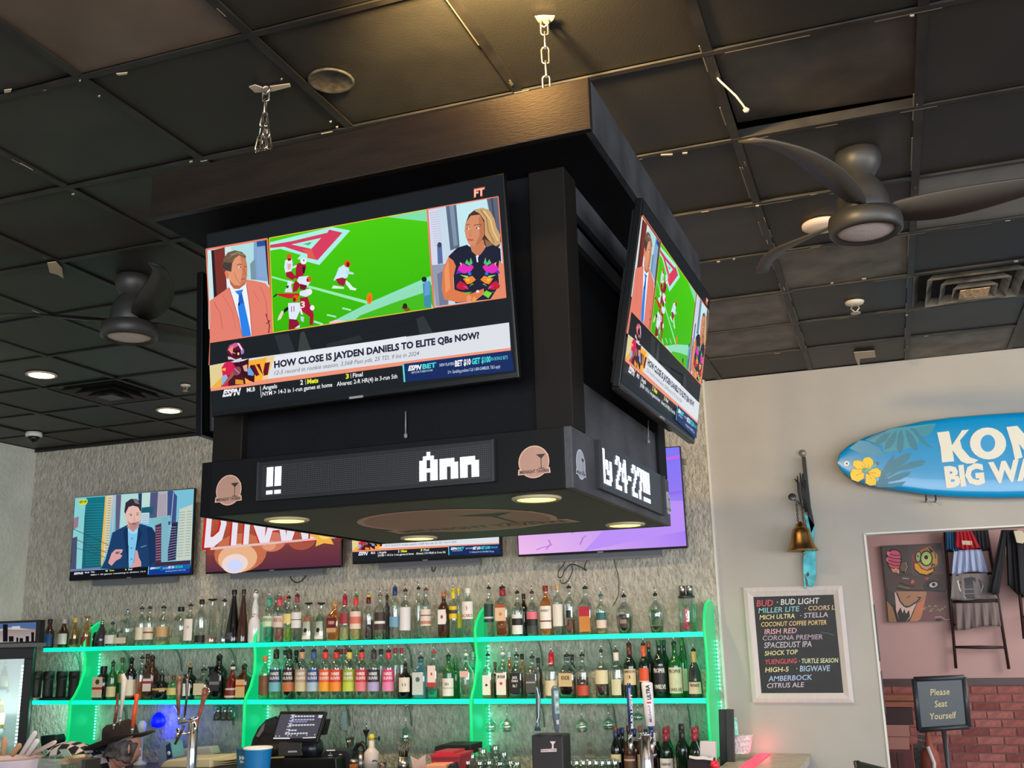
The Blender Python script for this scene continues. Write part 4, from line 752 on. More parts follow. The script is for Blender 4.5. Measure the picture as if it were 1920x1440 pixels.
for i in range(nb):
    for sh, z, y0 in ((sh1, S1Z, S1Y), (sh2, S2Z, S2Y)):
        x = -6.25+i*.495; pts = []
        for k in range(7):
            a = k/6*math.pi/2; pts.append(Vector((x-.004, WF-.15+.15*math.sin(a), z-.016-.17*(1-math.cos(a)))))
        pts += [Vector((x-.004, WF, z-.2)), Vector((x-.004, WF-.012, z-.2))]+[Vector((x-.004, WF-.15+.13*math.sin(a), z-.03-.155*(1-math.cos(a)))) for a in (math.pi/2*k/6 for k in range(6, -1, -1))]
        MB().prism(pts, (.008, 0, 0)).build('shelf_bracket', glassmat('bracket acrylic', (150, 190, 170), .1, .2), sh)
lamps_green = []
def divider(bx_, by_, front, back, label, nd=(12, 12)):
    X = aty(bx_, by_, WF).x; fr = [atx(px, py, X) for px, py in front]; th = .012
    t = thing('acrylic_divider', label, 'divider', (X, WF, EYE-.74))
    bk = [Vector((X, WF, fr[-1].z)), Vector((X, WF, fr[0].z-.02))]
    pts = fr+bk; MB().prism([p+Vector((-th/2, 0, 0)) for p in pts], (th, 0, 0)).build('panel', acF, t)
    e = MB(); n = len(fr); vs = []
    for p in fr: vs += [p+Vector((-th/2-.001, -.004, 0)), p+Vector((th/2+.001, -.004, 0)), p+Vector((th/2+.001, .014, 0)), p+Vector((-th/2-.001, .014, 0))]
    e.add(vs, [(4*i+k, 4*i+(k+1) % 4, 4*i+4+(k+1) % 4, 4*i+4+k) for i in range(n-1) for k in range(4)]+[(0, 1, 2, 3), (4*n-4, 4*n-3, 4*n-2, 4*n-1)], True); e.build('lit_edge', acE, t)
    for (z0, z1) in ((EYE-.36, EYE-.04), (EYE-.71, EYE-.42)):
        k = 13; m = MB()
        for i in range(k): m.box((X+.012, WF-.02, z0+(z1-z0)*(i+.5)/k), (.01, .008, .011))
        x = m.build('led_dots', ledD, t); x['kind'] = 'stuff'
        MB().bb(X+th/2, X+th/2+.003, WF-.03, WF-.008, z0, z1).build('led_strip', acF, t)
    for z in (EYE-.55, EYE-.18):
        if X < -2: lamp('POINT', 'led_strip_light', (X+.06, WF-.1, z), .22, (.05, 1, .55), .05)
        lamp('POINT', 'led_strip_light', (X-.06, WF-.1, z), .15, (.05, 1, .55), .05)
    return t
divider(189, 1218, [(190, 1165), (183, 1168), (172, 1176), (163, 1190), (158, 1206), (157, 1220), (159, 1236), (157, 1258), (150, 1282), (140, 1303), (132, 1314), (129, 1350), (124, 1402)], None, 'leftmost curved green glowing acrylic divider on the back bar')
divider(506, 1212, [(489, 1167), (483, 1178), (478, 1195), (477, 1210), (478, 1235), (476, 1262), (469, 1288), (461, 1306), (458, 1318), (457, 1350), (455, 1402)], None, 'curved green glowing divider behind the register monitor')
divider(914, 1200, [(909, 1137), (900, 1149), (893, 1165), (890, 1182), (891, 1205), (894, 1235), (892, 1262), (889, 1285), (884, 1305), (882, 1320), (883, 1360), (884, 1420)], None, 'tall curved green glowing divider beside the drinking glasses')
divider(1340, 1190, [(1330, 1124), (1323, 1132), (1320, 1150), (1320, 1180), (1324, 1220), (1327, 1270), (1326, 1310), (1329, 1360), (1334, 1428)], None, 'rightmost wavy green glowing divider at the end of the bottles')
for x in (-6.2, -5.4, -4.9, -3.9, -3.3, -2.3, -1.7, -1.25):
    for z, y in ((S1Z-.05, S1Y+.02), (S2Z-.05, S2Y+.02)): lamp('POINT', 'shelf_light', (x, y+.03, z), .03 if x > -6 else (1.8 if z > EYE-.2 else 3.2), (.1, 1, .65), .06)
# glass rails under the lower shelf and stem glasses hanging from them
clear = glassmat('clear glass', (232, 240, 236), .1)
clearT = glassmat('thin wine glass', (236, 242, 238), .14)
t = thing('glass_rack', 'row of clear hanging-glass rails under the lower green shelf', 'glass rack', (-3, 6.75, S2Z-.04))
for i in range(34):
    x = -4.35+i*.096
    MB().tube([(x, S2Y+.03, S2Z-.03), (x, S2Y+.03, S2Z-.048), (x, WF-.05, S2Z-.048)], .0035, 6).build('rail', clearT, t)
def stem_glass(px, py, s=1.0, label='upside-down stem glass hanging under the lower shelf', Y=6.74):
    p = aty(px, 1326, Y); zt = S2Z-.045; zb = aty(px, py, Y).z; h = zt-zb; r = .038*s
    t = thing('stem_glass', label, 'wine glass', (p.x, Y, zb), 'stem glasses hanging under the lower shelf')
    MB().lathe([(.034, zt), (.03, zt-.004), (.005, zt-.01), (.004, zt-h*.48), (.014, zt-h*.55), (r, zt-h*.72), (r*.97, zt-h*.86), (r*.8, zb), (r*.78, zb), (r*.94, zt-h*.85), (r*.95, zt-h*.73), (.01, zt-h*.57)], (p.x, Y, 0), 18).build('glass_bowl', clearT, t)
for px, py in ((760, 1395), (920, 1372), (950, 1372), (1090, 1372), (1140, 1368), (1195, 1350)): stem_glass(px, py, 1.1, {760: 'stem glass hanging under the shelf above the cutlery jug', 920: 'stem glass hanging just right of the tall green divider', 950: 'second stem glass hanging right of the tall green divider', 1090: 'stem glass hanging above the wall socket', 1140: 'stem glass hanging above the wine bottles with blue tops', 1195: 'stem glass hanging behind the blue beer tap handle'}[px])
smoke = glassmat('smoky cup', (120, 140, 134), .12, .25)
for i, px in enumerate((409, 422, 434)):
    p = aty(px, 1330, 6.7); t = thing('tumbler', 'smoky grey cup hanging upside down under the lower shelf', 'glass', (p.x, 6.7, S2Z-.15), 'smoky cups hanging under the lower shelf')
    MB().lathe([(.02, S2Z-.045), (.024, S2Z-.05), (.034, S2Z-.148), (.032, S2Z-.148), (.022, S2Z-.052)], (p.x, 6.7, 0), 18).build('cup', smoke, t)

# ================================================================== BOTTLES
PROF = {
 'std': [(0, 0), (.92, 0), (1, .02), (1, .60), (.94, .66), (.62, .74), (.36, .8), (.32, .95), (.38, .96), (.38, 1)],
 'tall': [(0, 0), (.93, 0), (1, .015), (1, .66), (.93, .72), (.6, .775), (.36, .82), (.33, .96), (.4, .97), (.4, 1)],
 'wine': [(0, 0), (.9, 0), (1, .02), (1, .58), (.96, .64), (.7, .71), (.4, .78), (.34, .84), (.33, .97), (.37, .975), (.37, 1)],
 'beer': [(0, 0), (.94, 0), (1, .02), (1, .52), (.9, .6), (.6, .7), (.42, .8), (.38, .96), (.42, 1)],
 'cone': [(0, 0), (.96, 0), (1, .03), (.96, .15), (.72, .42), (.45, .68), (.28, .86), (.25, .96), (.3, 1)],
 'slim': [(0, 0), (.94, 0), (1, .02), (.98, .42), (.85, .56), (.55, .74), (.34, .88), (.3, 1)],
 'bulb': [(0, 0), (.62, 0), (.72, .02), (.86, .2), (.98, .42), (1, .55), (.9, .68), (.55, .78), (.26, .83), (.22, .9), (.26, .92), (.26, 1)],
 'cera': [(0, 0), (.9, 0), (1, .04), (1, .36), (.84, .46), (.5, .53), (.56, .62), (.5, .74), (.28, .86), (.26, .9), (.44, .93), (.44, 1)],
 'jug': [(0, 0), (.9, 0), (1, .04), (1, .5), (.9, .62), (.6, .72), (.3, .78), (.26, .9), (.26, 1)],
 'flared': [(0, 0), (.96, 0), (1, .02), (.92, .3), (.82, .55), (.6, .68), (.3, .76), (.26, .95), (.3, 1)],
}
def prof(kind, R, H, f=1.0, s=1.0):
    P = PROF[kind]; out = []
    for i, (r, z) in enumerate(P):
        if z > f:
            r0, z0 = P[i-1]; k = (f-z0)/(z-z0) if z > z0 else 0; out += [((r0+(r-r0)*k)*R*s, f*H), (0, f*H)]; return out
        out.append((r*R*s, z*H+(.003 if s < 1 and i < 3 else 0)))
    out.append((0, H)); return out
GL = {'clear': clear, 'green': mat('green bottle glass', (24, 92, 40), .08, spec=.8), 'dkgreen': mat('dark green bottle glass', (14, 36, 24), .08, spec=.8), 'black': mat('black bottle glass', (14, 13, 14), .08, spec=.8), 'brown': mat('brown bottle glass', (58, 30, 18), .08, spec=.8),
      'amber': glassmat('amber whisky glass', (206, 134, 54), .1, .35), 'gold': glassmat('golden beer glass', (200, 160, 84), .1, .3), 'grey': mat('smoked bottle glass', (52, 54, 56), .1, spec=.8), 'blue': glassmat('pale blue glass', (120, 196, 214), .1, .2), 'ggreen': glassmat('tinted green glass', (90, 190, 110), .1, .3), 'white': mat('white ceramic', (222, 220, 224), .2, coat=.5), 'red': mat('dark red glass', (96, 18, 18), .1, spec=.8)}
CAPS = {}
def capmat(c): return mat('cap %d %d %d' % c, c, .35)
def liqmat(c): return glassmat('liquid %d %d %d' % c, c, .0, .55)
def bottle(bx_, top, w, kind, glass, cap, liq, lab, desc, base, Y, where, group, sq=0, neck=None, name='liquor_bottle', base_y=None):
    p0 = aty(bx_-w/2, base_y or 1250, Y); p1 = aty(bx_+w/2, base_y or 1250, Y); R = max(.012, (p1.x-p0.x)/2*.97); x = (p0.x+p1.x)/2
    ztop = aty(bx_, top, Y).z; H = ztop-base; ct, cc = cap
    Hb = H-{'p': .05, 'g': .05, 'c': .006, 'b': .03, 't': .012, 'n': 0}[ct]
    t = thing(name, desc+where, 'bottle', (x, Y, base), group); c = (x, Y, base)
    rz = None
    MB().lathe(prof(kind, R, Hb), c, 20, sq=sq).build('glass_body', GL[glass], t)
    if liq: MB().lathe(prof(kind, R, Hb, liq[1], .93), c, 16, sq=sq).build('liquid', liqmat(liq[0]), t)
    nr = PROF[kind][-1][0]*R
    if neck: MB().lathe([(nr*1.0+.0008, Hb*neck[1]), (nr*1.06+.001, Hb*neck[1]+.002), (nr*1.06+.001, Hb*.985)], c, 14).build('neck_sleeve', capmat(neck[0]), t)
    if ct in 'pg':
        MB().lathe([(nr*.8, Hb-.004), (nr*1.08, Hb), (nr*1.05, Hb+.008), (nr*.6, Hb+.013), (.003, Hb+.018)], c, 12).build('stopper', capmat(cc), t); sp = COL.objects[-1]
        a = rnd.uniform(-.5, .5); MB().tube([(x, Y, base+Hb+.01), (x+.002*a, Y, base+Hb+.034), (x-.008*math.cos(a*3), Y-.006, base+Hb+.052)], [.0042, .0036, .0026], 6).build('pour_spout', CHROME if ct == 'p' else mat('brass spout', (206, 170, 90), .25, 1), sp)
    elif ct == 'c': MB().lathe([(nr*1.1, Hb-.03), (nr*1.15, Hb-.028), (nr*1.15, Hb+.004), (nr*1.0, Hb+.006), (0, Hb+.006)], c, 14).build('cap', capmat(cc), t)
    elif ct == 't': MB().lathe([(nr*.9, Hb-.004), (nr*.9, Hb), (R*.62, Hb+.001), (R*.62, Hb+.012), (0, Hb+.012)], c, 14).build('cap', capmat(cc), t)
    elif ct == 'b': MB().lathe([(nr*.8, Hb-.003), (nr*.8, Hb+.004), (.008, Hb+.006)]+[(.015*math.sin(k*math.pi/8), Hb+.019-.013*math.cos(k*math.pi/8)) for k in range(2, 9)], c, 14).build('ball_stopper', capmat(cc) if sum(cc) < 560 else CHROME, t)
    if lab:
        col, z0, z1 = lab[:3]; bands = lab[3] if len(lab) > 3 else []; texts = lab[4] if len(lab) > 4 else []; ha = lab[5] if len(lab) > 5 else 72
        if sq:
            hw = R*.8; to3 = lambda u, v, d: (x+u, Y-R*1.0-.0006-d, base+v)
        else:
            hw = R*math.radians(ha); rr = R+.0007; al = -.0 if x > -3 else .25; to3 = lambda u, v, d: (x+(rr+d)*math.sin(u/R+al), Y-(rr+d)*math.cos(u/R+al), base+v)
        P = Pic(step=.00004); P.fm = lambda a, b: (a*hw, b*Hb)
        ns = 1 if sq else 10
        def band(a0, a1, b0, b1, cl):
            P.k += 1
            for i in range(ns):
                u0 = a0+(a1-a0)*i/ns; u1 = a0+(a1-a0)*(i+1)/ns; P.k -= 1; P.poly([(u0, b0), (u1, b0), (u1, b1), (u0, b1)], cl)
        def zr(r, z):  # keep label on a tapered body
            return r
        band(-1, 1, z0, z1, col)
        for b in bands:
            if len(b) == 3: band(-1, 1, z0+(z1-z0)*b[0], z0+(z1-z0)*b[1], b[2])
            else: P.ell(b[0], z0+(z1-z0)*b[1], b[2], b[2]*hw/Hb*b[3], b[4], n=14)
        for (s, zf, hf, cl, *bw) in texts:
            wd = bw[0] if bw else .62
            P.text(s, (-wd, z0+(z1-z0)*zf), (wd, z0+(z1-z0)*zf), (z1-z0)*hf, cl, .03, up=(0, 1))
        if kind in ('cone', 'slim', 'flared', 'bulb') and not sq:
            Pf = PROF[kind]
            def rad(v):
                f = v/Hb
                for i in range(1, len(Pf)):
                    if Pf[i][1] >= f:
                        r0, z0_ = Pf[i-1]; r1, z1_ = Pf[i]; return R*(r0+(r1-r0)*((f-z0_)/(z1_-z0_) if z1_ > z0_ else 0))
                return R
            to3 = lambda u, v, d: (x+(rad(v)+.001+d)*math.sin(u/R), Y-(rad(v)+.001+d)*math.cos(u/R), base+v)
            if kind in ('bulb',): # split tall bands so they follow the curve
                pass
        P.build('label', PRINT, t, to3)
    return t
K = (20, 20, 22); CR = (226, 214, 190); WH = (232, 230, 226); BK = (24, 24, 26); SIL = (200, 200, 205)
TOPW = ' on the upper shelf'
top_row = [
 (87, 1161, 15, 'beer', 'brown', ('c', K), None, ((30, 90, 150), .08, .5), 'brown beer bottle with blue label beside the small sign', 0),
 (114, 1161, 15, 'beer', 'brown', ('c', (190, 190, 190)), None, (WH, .12, .5), 'brown beer bottle with white label', 0),
 (135, 1159, 14, 'beer', 'gold', ('c', (220, 190, 90)), None, ((60, 50, 30), .1, .3), 'golden beer bottle with silver top', 0),
 (157, 1155, 15, 'beer', 'gold', ('t', (150, 110, 60)), ((170, 120, 50), .5), ((120, 60, 30), .1, .35), 'amber beer bottle left of the glowing divider', 0),
 (170, 1172, 16, 'beer', 'black', ('c', K), None, None, 'short black bottle half behind the first divider', 1),
 (186, 1163, 20, 'slim', 'grey', ('b', SIL), None, ((18, 18, 20), .02, .5), 'dark bottle with sparkling ball stopper next to first divider', 0),
 (206, 1158, 22, 'jug', 'clear', ('p', (30, 60, 90)), None, ((228, 224, 214), .12, .5, [], [], 50), 'squat clear bottle with round pale label', 0),
 (233, 1143, 26, 'tall', 'clear', ('b', SIL), None, (CR, .08, .26, [], [], 60), 'square clear bottle with ball stopper and blue badge', 0, .5),
 (260, 1130, 17, 'tall', 'clear', ('p', (60, 50, 40)), None, (CR, .16, .5), 'clear bottle with cream label, left of its touching twin', 0),
 (275, 1129, 17, 'tall', 'clear', ('p', (60, 50, 40)), None, (CR, .16, .5, [(.5, .62, (150, 60, 40))]), 'clear bottle with cream and red label, right twin', 0),
 (301, 1128, 21, 'std', 'clear', ('p', K), ((230, 220, 150), .12), ((200, 160, 110), .22, .5), 'clear bottle with tan label standing alone', 0),
 (334, 1138, 24, 'std', 'clear', ('c', K), None, ((120, 150, 110), .03, .2), 'square clear bottle with black cap and low green label', 0, .5),
 (352, 1124, 20, 'std', 'clear', ('p', (70, 20, 40)), None, ((232, 222, 214), .1, .66, [(0, .62, .34, 1, BK)], [], 45), 'clear bottle with black dot on white strip', 0),
 (373, 1124, 19, 'std', 'clear', ('c', K), None, ((18, 18, 20), .04, .2), 'clear bottle with black cap and black foot band', 0),
 (393, 1123, 23, 'cone', 'clear', ('t', K), ((214, 150, 116), .15), None, 'conical clear bottle with flat black top and pink remains', 0),
 (416, 1115, 23, 'cone', 'clear', ('p', K), None, None, 'empty conical clear bottle with pourer', 0),
 (434, 1106, 25, 'cone', 'black', ('c', K), None, ((70, 70, 74), .08, .2, [], [], 26), 'tall tapering black bottle', 0),
 (452, 1105, 20, 'cone', 'brown', ('c', (50, 26, 20)), None, None, 'tall tapering brown bottle', 0),
 (475, 1106, 22, 'cera', 'white', ('b', SIL), None, None, 'white and blue painted ceramic bottle with silver ball', 0),
 (501, 1110, 19, 'tall', 'clear', ('p', (60, 150, 130)), ((30, 190, 160), .34), ((206, 224, 190), .36, .6, [], [('REFRESH', .5, .3, (90, 110, 90))]), 'clear bottle with teal liquid and teal neck', 0, 0, ((70, 160, 140), .82)),
 (514, 1116, 15, 'tall', 'clear', ('c', (60, 130, 110)), None, None, 'clear bottle with teal cap behind the teal one', 1),
 (521, 1110, 20, 'tall', 'clear', ('p', (190, 50, 60)), ((196, 120, 110), .3), ((222, 196, 184), .34, .6, [], [('BRISTOL', .5, .3, (150, 80, 80))]), 'clear bottle with pink liquid and red neck', 0, 0, ((206, 84, 90), .82)),
 (532, 1117, 15, 'tall', 'clear', ('c', (196, 106, 90)), None, None, 'bottle with copper pink cap in the back row', 1),
 (538, 1109, 17, 'tall', 'clear', ('p', K), ((150, 200, 40), .4), ((224, 206, 130), .42, .64), 'clear bottle with lime yellow liquid', 0),
 (554, 1105, 18, 'tall', 'clear', ('p', (90, 30, 50)), None, ((226, 224, 222), .3, .64, [(.5, .56, (90, 90, 100))]), 'clear bottle with plain white label beside the lime one', 0, 0, ((150, 60, 76), .86)),
 (576, 1130, 21, 'flared', 'clear', ('t', K), None, ((228, 224, 210), .06, .66, [(.8, 1, (150, 84, 60)), (0, .4, .4, 1, BK)], [], 50), 'clear bottle with black cap and brown topped label', 0),
 (600, 1130, 22, 'flared', 'clear', ('t', K), None, ((228, 226, 214), .06, .66, [(.8, 1, (40, 90, 60)), (0, .4, .4, 1, BK)], [], 50), 'clear bottle with black cap and green topped label', 0),
 (626, 1128, 23, 'std', 'amber', ('c', (196, 140, 70)), ((200, 140, 40), .72), ((96, 22, 20), .22, .6, [(0, .3, (196, 160, 110))], [('1800', .55, .22, (220, 180, 150))]), 'amber tequila bottle with dark red label and copper cap', 0, .4),
 (645, 1106, 19, 'std', 'clear', ('p', (170, 16, 50)), ((226, 220, 160), .3), ((150, 40, 50), .38, .62, [], [], 46), 'clear bottle with wine red badge', 0, 0, ((170, 20, 50), .8)),
 (666, 1106, 20, 'std', 'clear', ('p', (40, 120, 60)), ((226, 206, 130), .4), ((232, 206, 190), .26, .66, [(.3, .7, (214, 116, 96))]), 'clear bottle with pink printed label and green pourer', 0, 0, ((214, 60, 60), .8)),
 (690, 1106, 19, 'std', 'clear', ('p', (226, 196, 30)), ((84, 14, 44), .46), None, 'clear bottle of dark purple liquid with yellow pourer', 0, 0, ((90, 20, 40), .84)),
 (712, 1104, 20, 'tall', 'clear', ('p', (120, 110, 96)), None, ((64, 44, 40), .22, .62, [(.35, .5, WH)]), 'clear bottle with dark brown printed label', 0),
 (725, 1106, 14, 'tall', 'grey', ('p', K), None, ((30, 26, 26), .1, .6), 'narrow smoky bottle behind others', 1),
 (740, 1090, 19, 'tall', 'clear', ('p', (24, 60, 120)), None, ((110, 160, 190), .24, .44), 'tall clear bottle with blue fish label', 0, 0, ((26, 60, 120), .86)),
 (760, 1095, 20, 'tall', 'clear', ('p', (60, 30, 40)), None, ((224, 222, 226), .18, .66), 'clear bottle with large blank white label', 0),
 (785, 1091, 16, 'tall', 'clear', ('p', K), None, None, 'unlabelled clear bottle in the back row', 1),
 (799, 1093, 20, 'tall', 'clear', ('p', (110, 70, 50)), None, ((226, 210, 196), .26, .6, [(.6, .66, (60, 50, 50)), (.1, .3, (190, 130, 110))]), 'clear bottle with small script on pale label', 0),
 (833, 1109, 19, 'std', 'brown', ('c', (190, 110, 60)), None, (WH, .3, .62, [(0, .5, .3, 1.4, (170, 40, 40))]), 'dark rum bottle with gold cap and red figure', 0, .3),
 (851, 1093, 16, 'tall', 'clear', ('p', (220, 200, 30)), None, ((226, 190, 30), .4, .66, [(.4, .7, (60, 60, 40))]), 'clear bottle with yellow label and yellow neck', 0, 0, ((226, 206, 40), .82)),
 (861, 1103, 14, 'tall', 'clear', ('c', (226, 210, 40)), None, ((226, 196, 40), .2, .5), 'clear bottle with yellow cap in the back row', 1),
 (879, 1103, 22, 'tall', 'clear', ('c', WH), None, (WH, .38, .74, [(0, .62, .3, 1, (200, 40, 50))], [('BACARDI', .1, .18, (170, 60, 50), .9)]), 'clear rum bottle with white cap and red round emblem', 0),
 (919, 1090, 19, 'tall', 'clear', ('p', K), None, ((26, 58, 52), .3, .68, [(.2, .3, SIL)]), 'clear bottle with tall dark green label', 0),
 (945, 1089, 26, 'tall', 'clear', ('p', K), ((176, 92, 30), .4), ((222, 190, 160), .32, .66, [(.8, 1, (170, 80, 40)), (0, .42, .3, 1, (210, 130, 50))]), 'square bottle with cream label and amber bird', 0, .5, ((150, 30, 40), .84)),
 (973, 1098, 21, 'std', 'clear', ('p', K), None, ((226, 226, 222), .05, .5, [(.45, .8, BK)]), 'clear bottle with black oval on white label', 0),
 (985, 1113, 16, 'std', 'black', ('c', K), None, None, 'black bottle with square black cap in the back row', 1),
 (1001, 1098, 21, 'std', 'clear', ('p', (90, 20, 40)), None, ((226, 110, 130), .06, .56, [(.35, .66, BK), (0, .35, (60, 60, 54))]), 'clear bottle with black oval on pink label', 0),
 (1027, 1098, 23, 'std', 'amber', ('c', (130, 20, 26)), ((206, 126, 30), .76), ((234, 228, 218), .14, .6, [(.3, .36, (110, 50, 40))], [("WHISKY", .74, .1, (70, 60, 60))]), 'amber whisky bottle with dark red cap and white label', 0),
 (1050, 1096, 20, 'tall', 'clear', ('c', (190, 160, 110)), None, ((226, 218, 208), .18, .62), 'clear bottle with gold cap and long pale label', 0),
 (1072, 1088, 20, 'tall', 'clear', ('p', K), ((150, 74, 40), .32), ((20, 20, 22), .36, .52, [], [], 26), 'clear bottle with black hanging tag and brown remains', 0),
 (1103, 1089, 26, 'std', 'clear', ('p', K), ((196, 120, 36), .4), ((200, 130, 60), .06, .6, [(.62, 1, (176, 30, 50))]), 'square bottle with red over gold label', 0, .5),
 (1132, 1103, 20, 'tall', 'clear', ('p', (40, 110, 106)), ((214, 170, 90), .12), ((226, 200, 184), .16, .56, [(.52, 1, (40, 104, 104))]), 'clear bottle with teal oval over cream label', 0),
 (1176, 1104, 34, 'bulb', 'clear', ('p', K), ((110, 60, 36), .5), ((64, 54, 50), .16, .52, [(.3, .6, (150, 130, 120))], [], 24), 'round crown shaped whisky bottle with brown label', 0),
 (1236, 1101, 32, 'bulb', 'clear', ('p', K), ((120, 70, 40), .18), ((50, 96, 56), .2, .6, [], [], 28), 'round crown shaped whisky bottle with green label', 0)]
def place_row(rows, base, Yf, Yb, where, group):
    for r in rows:
        r = list(r)+[0, None]; x, top, w, kind, glass, cap, liq, lab, desc, back = r[:10]; sq = r[10] or 0; neck = r[11]
        bottle(x, top, w, kind, glass, cap, liq, lab, desc, base, Yb if back else Yf, where, group, sq=sq, neck=neck)
place_row(top_row, S1Z+.001, 6.745, 6.82, TOPW, 'bottles on the upper shelf')
# painted scrolls on the ceramic bottle
cer = [o for o in COL.objects if o.type == 'EMPTY' and 'painted ceramic' in str(o.get('label', ''))][0]
p = cer.location; P = Pic(); hb = .25
for zz in (.03, .075, .155, .185):
    P.ell(0, zz, .011, .011, (38, 48, 96)); P.ell(0, zz, .007, .007, (222, 220, 224)); P.ell(0, zz, .003, .003, (190, 60, 50)); P.line([(-.018, zz+.022), (0, zz+.03), (.018, zz+.022)], .004, (38, 48, 96))
P.build('painted_scrolls', PRINT, cer, lambda u, v, d: (p.x+u, p.y-(.042 if v < .11 else .026)-d, p.z+v))
# tall jar with two steel tops at the end of the row
pj = aty(1295, 1250, 6.745)
t = thing('shaker_jar', 'large clear jar with pink upright lettering and steel tops', 'jar', (pj.x, 6.745, S1Z), 'bottles on the upper shelf')
MB().lathe([(0, 0), (.055, 0), (.058, .01), (.058, .2), (.05, .225), (.05, .228), (.0, .228)], (pj.x, 6.745, S1Z+.001), 24).build('glass_body', clear, t)
MB().lathe([(0, .004), (.054, .004), (.054, .06), (0, .06)], (pj.x, 6.745, S1Z+.001), 20).build('liquid', liqmat((196, 110, 100)), t)
MB().lathe([(.054, .215), (.056, .222), (.046, .235), (.0, .236)], (pj.x, 6.745, S1Z), 24).build('collar', mat('grey collar', (70, 76, 80), .3, .6), t)
for s in (-1, 1): MB().lathe([(.02, .235), (.022, .29), (.018, .294), (0, .294)], (pj.x+s*.024, 6.745, S1Z), 18).build('steel_top', STEEL, t)
P = Pic(); P.text('CINCO', (.012, .02), (.012, .15), .022, (226, 60, 110), .03, up=(-1, 0)); P.build('lettering', PRINT, t, lambda u, v, d: (pj.x+u, 6.745-.0592-d, S1Z+v))
MW = ' on the lower shelf'
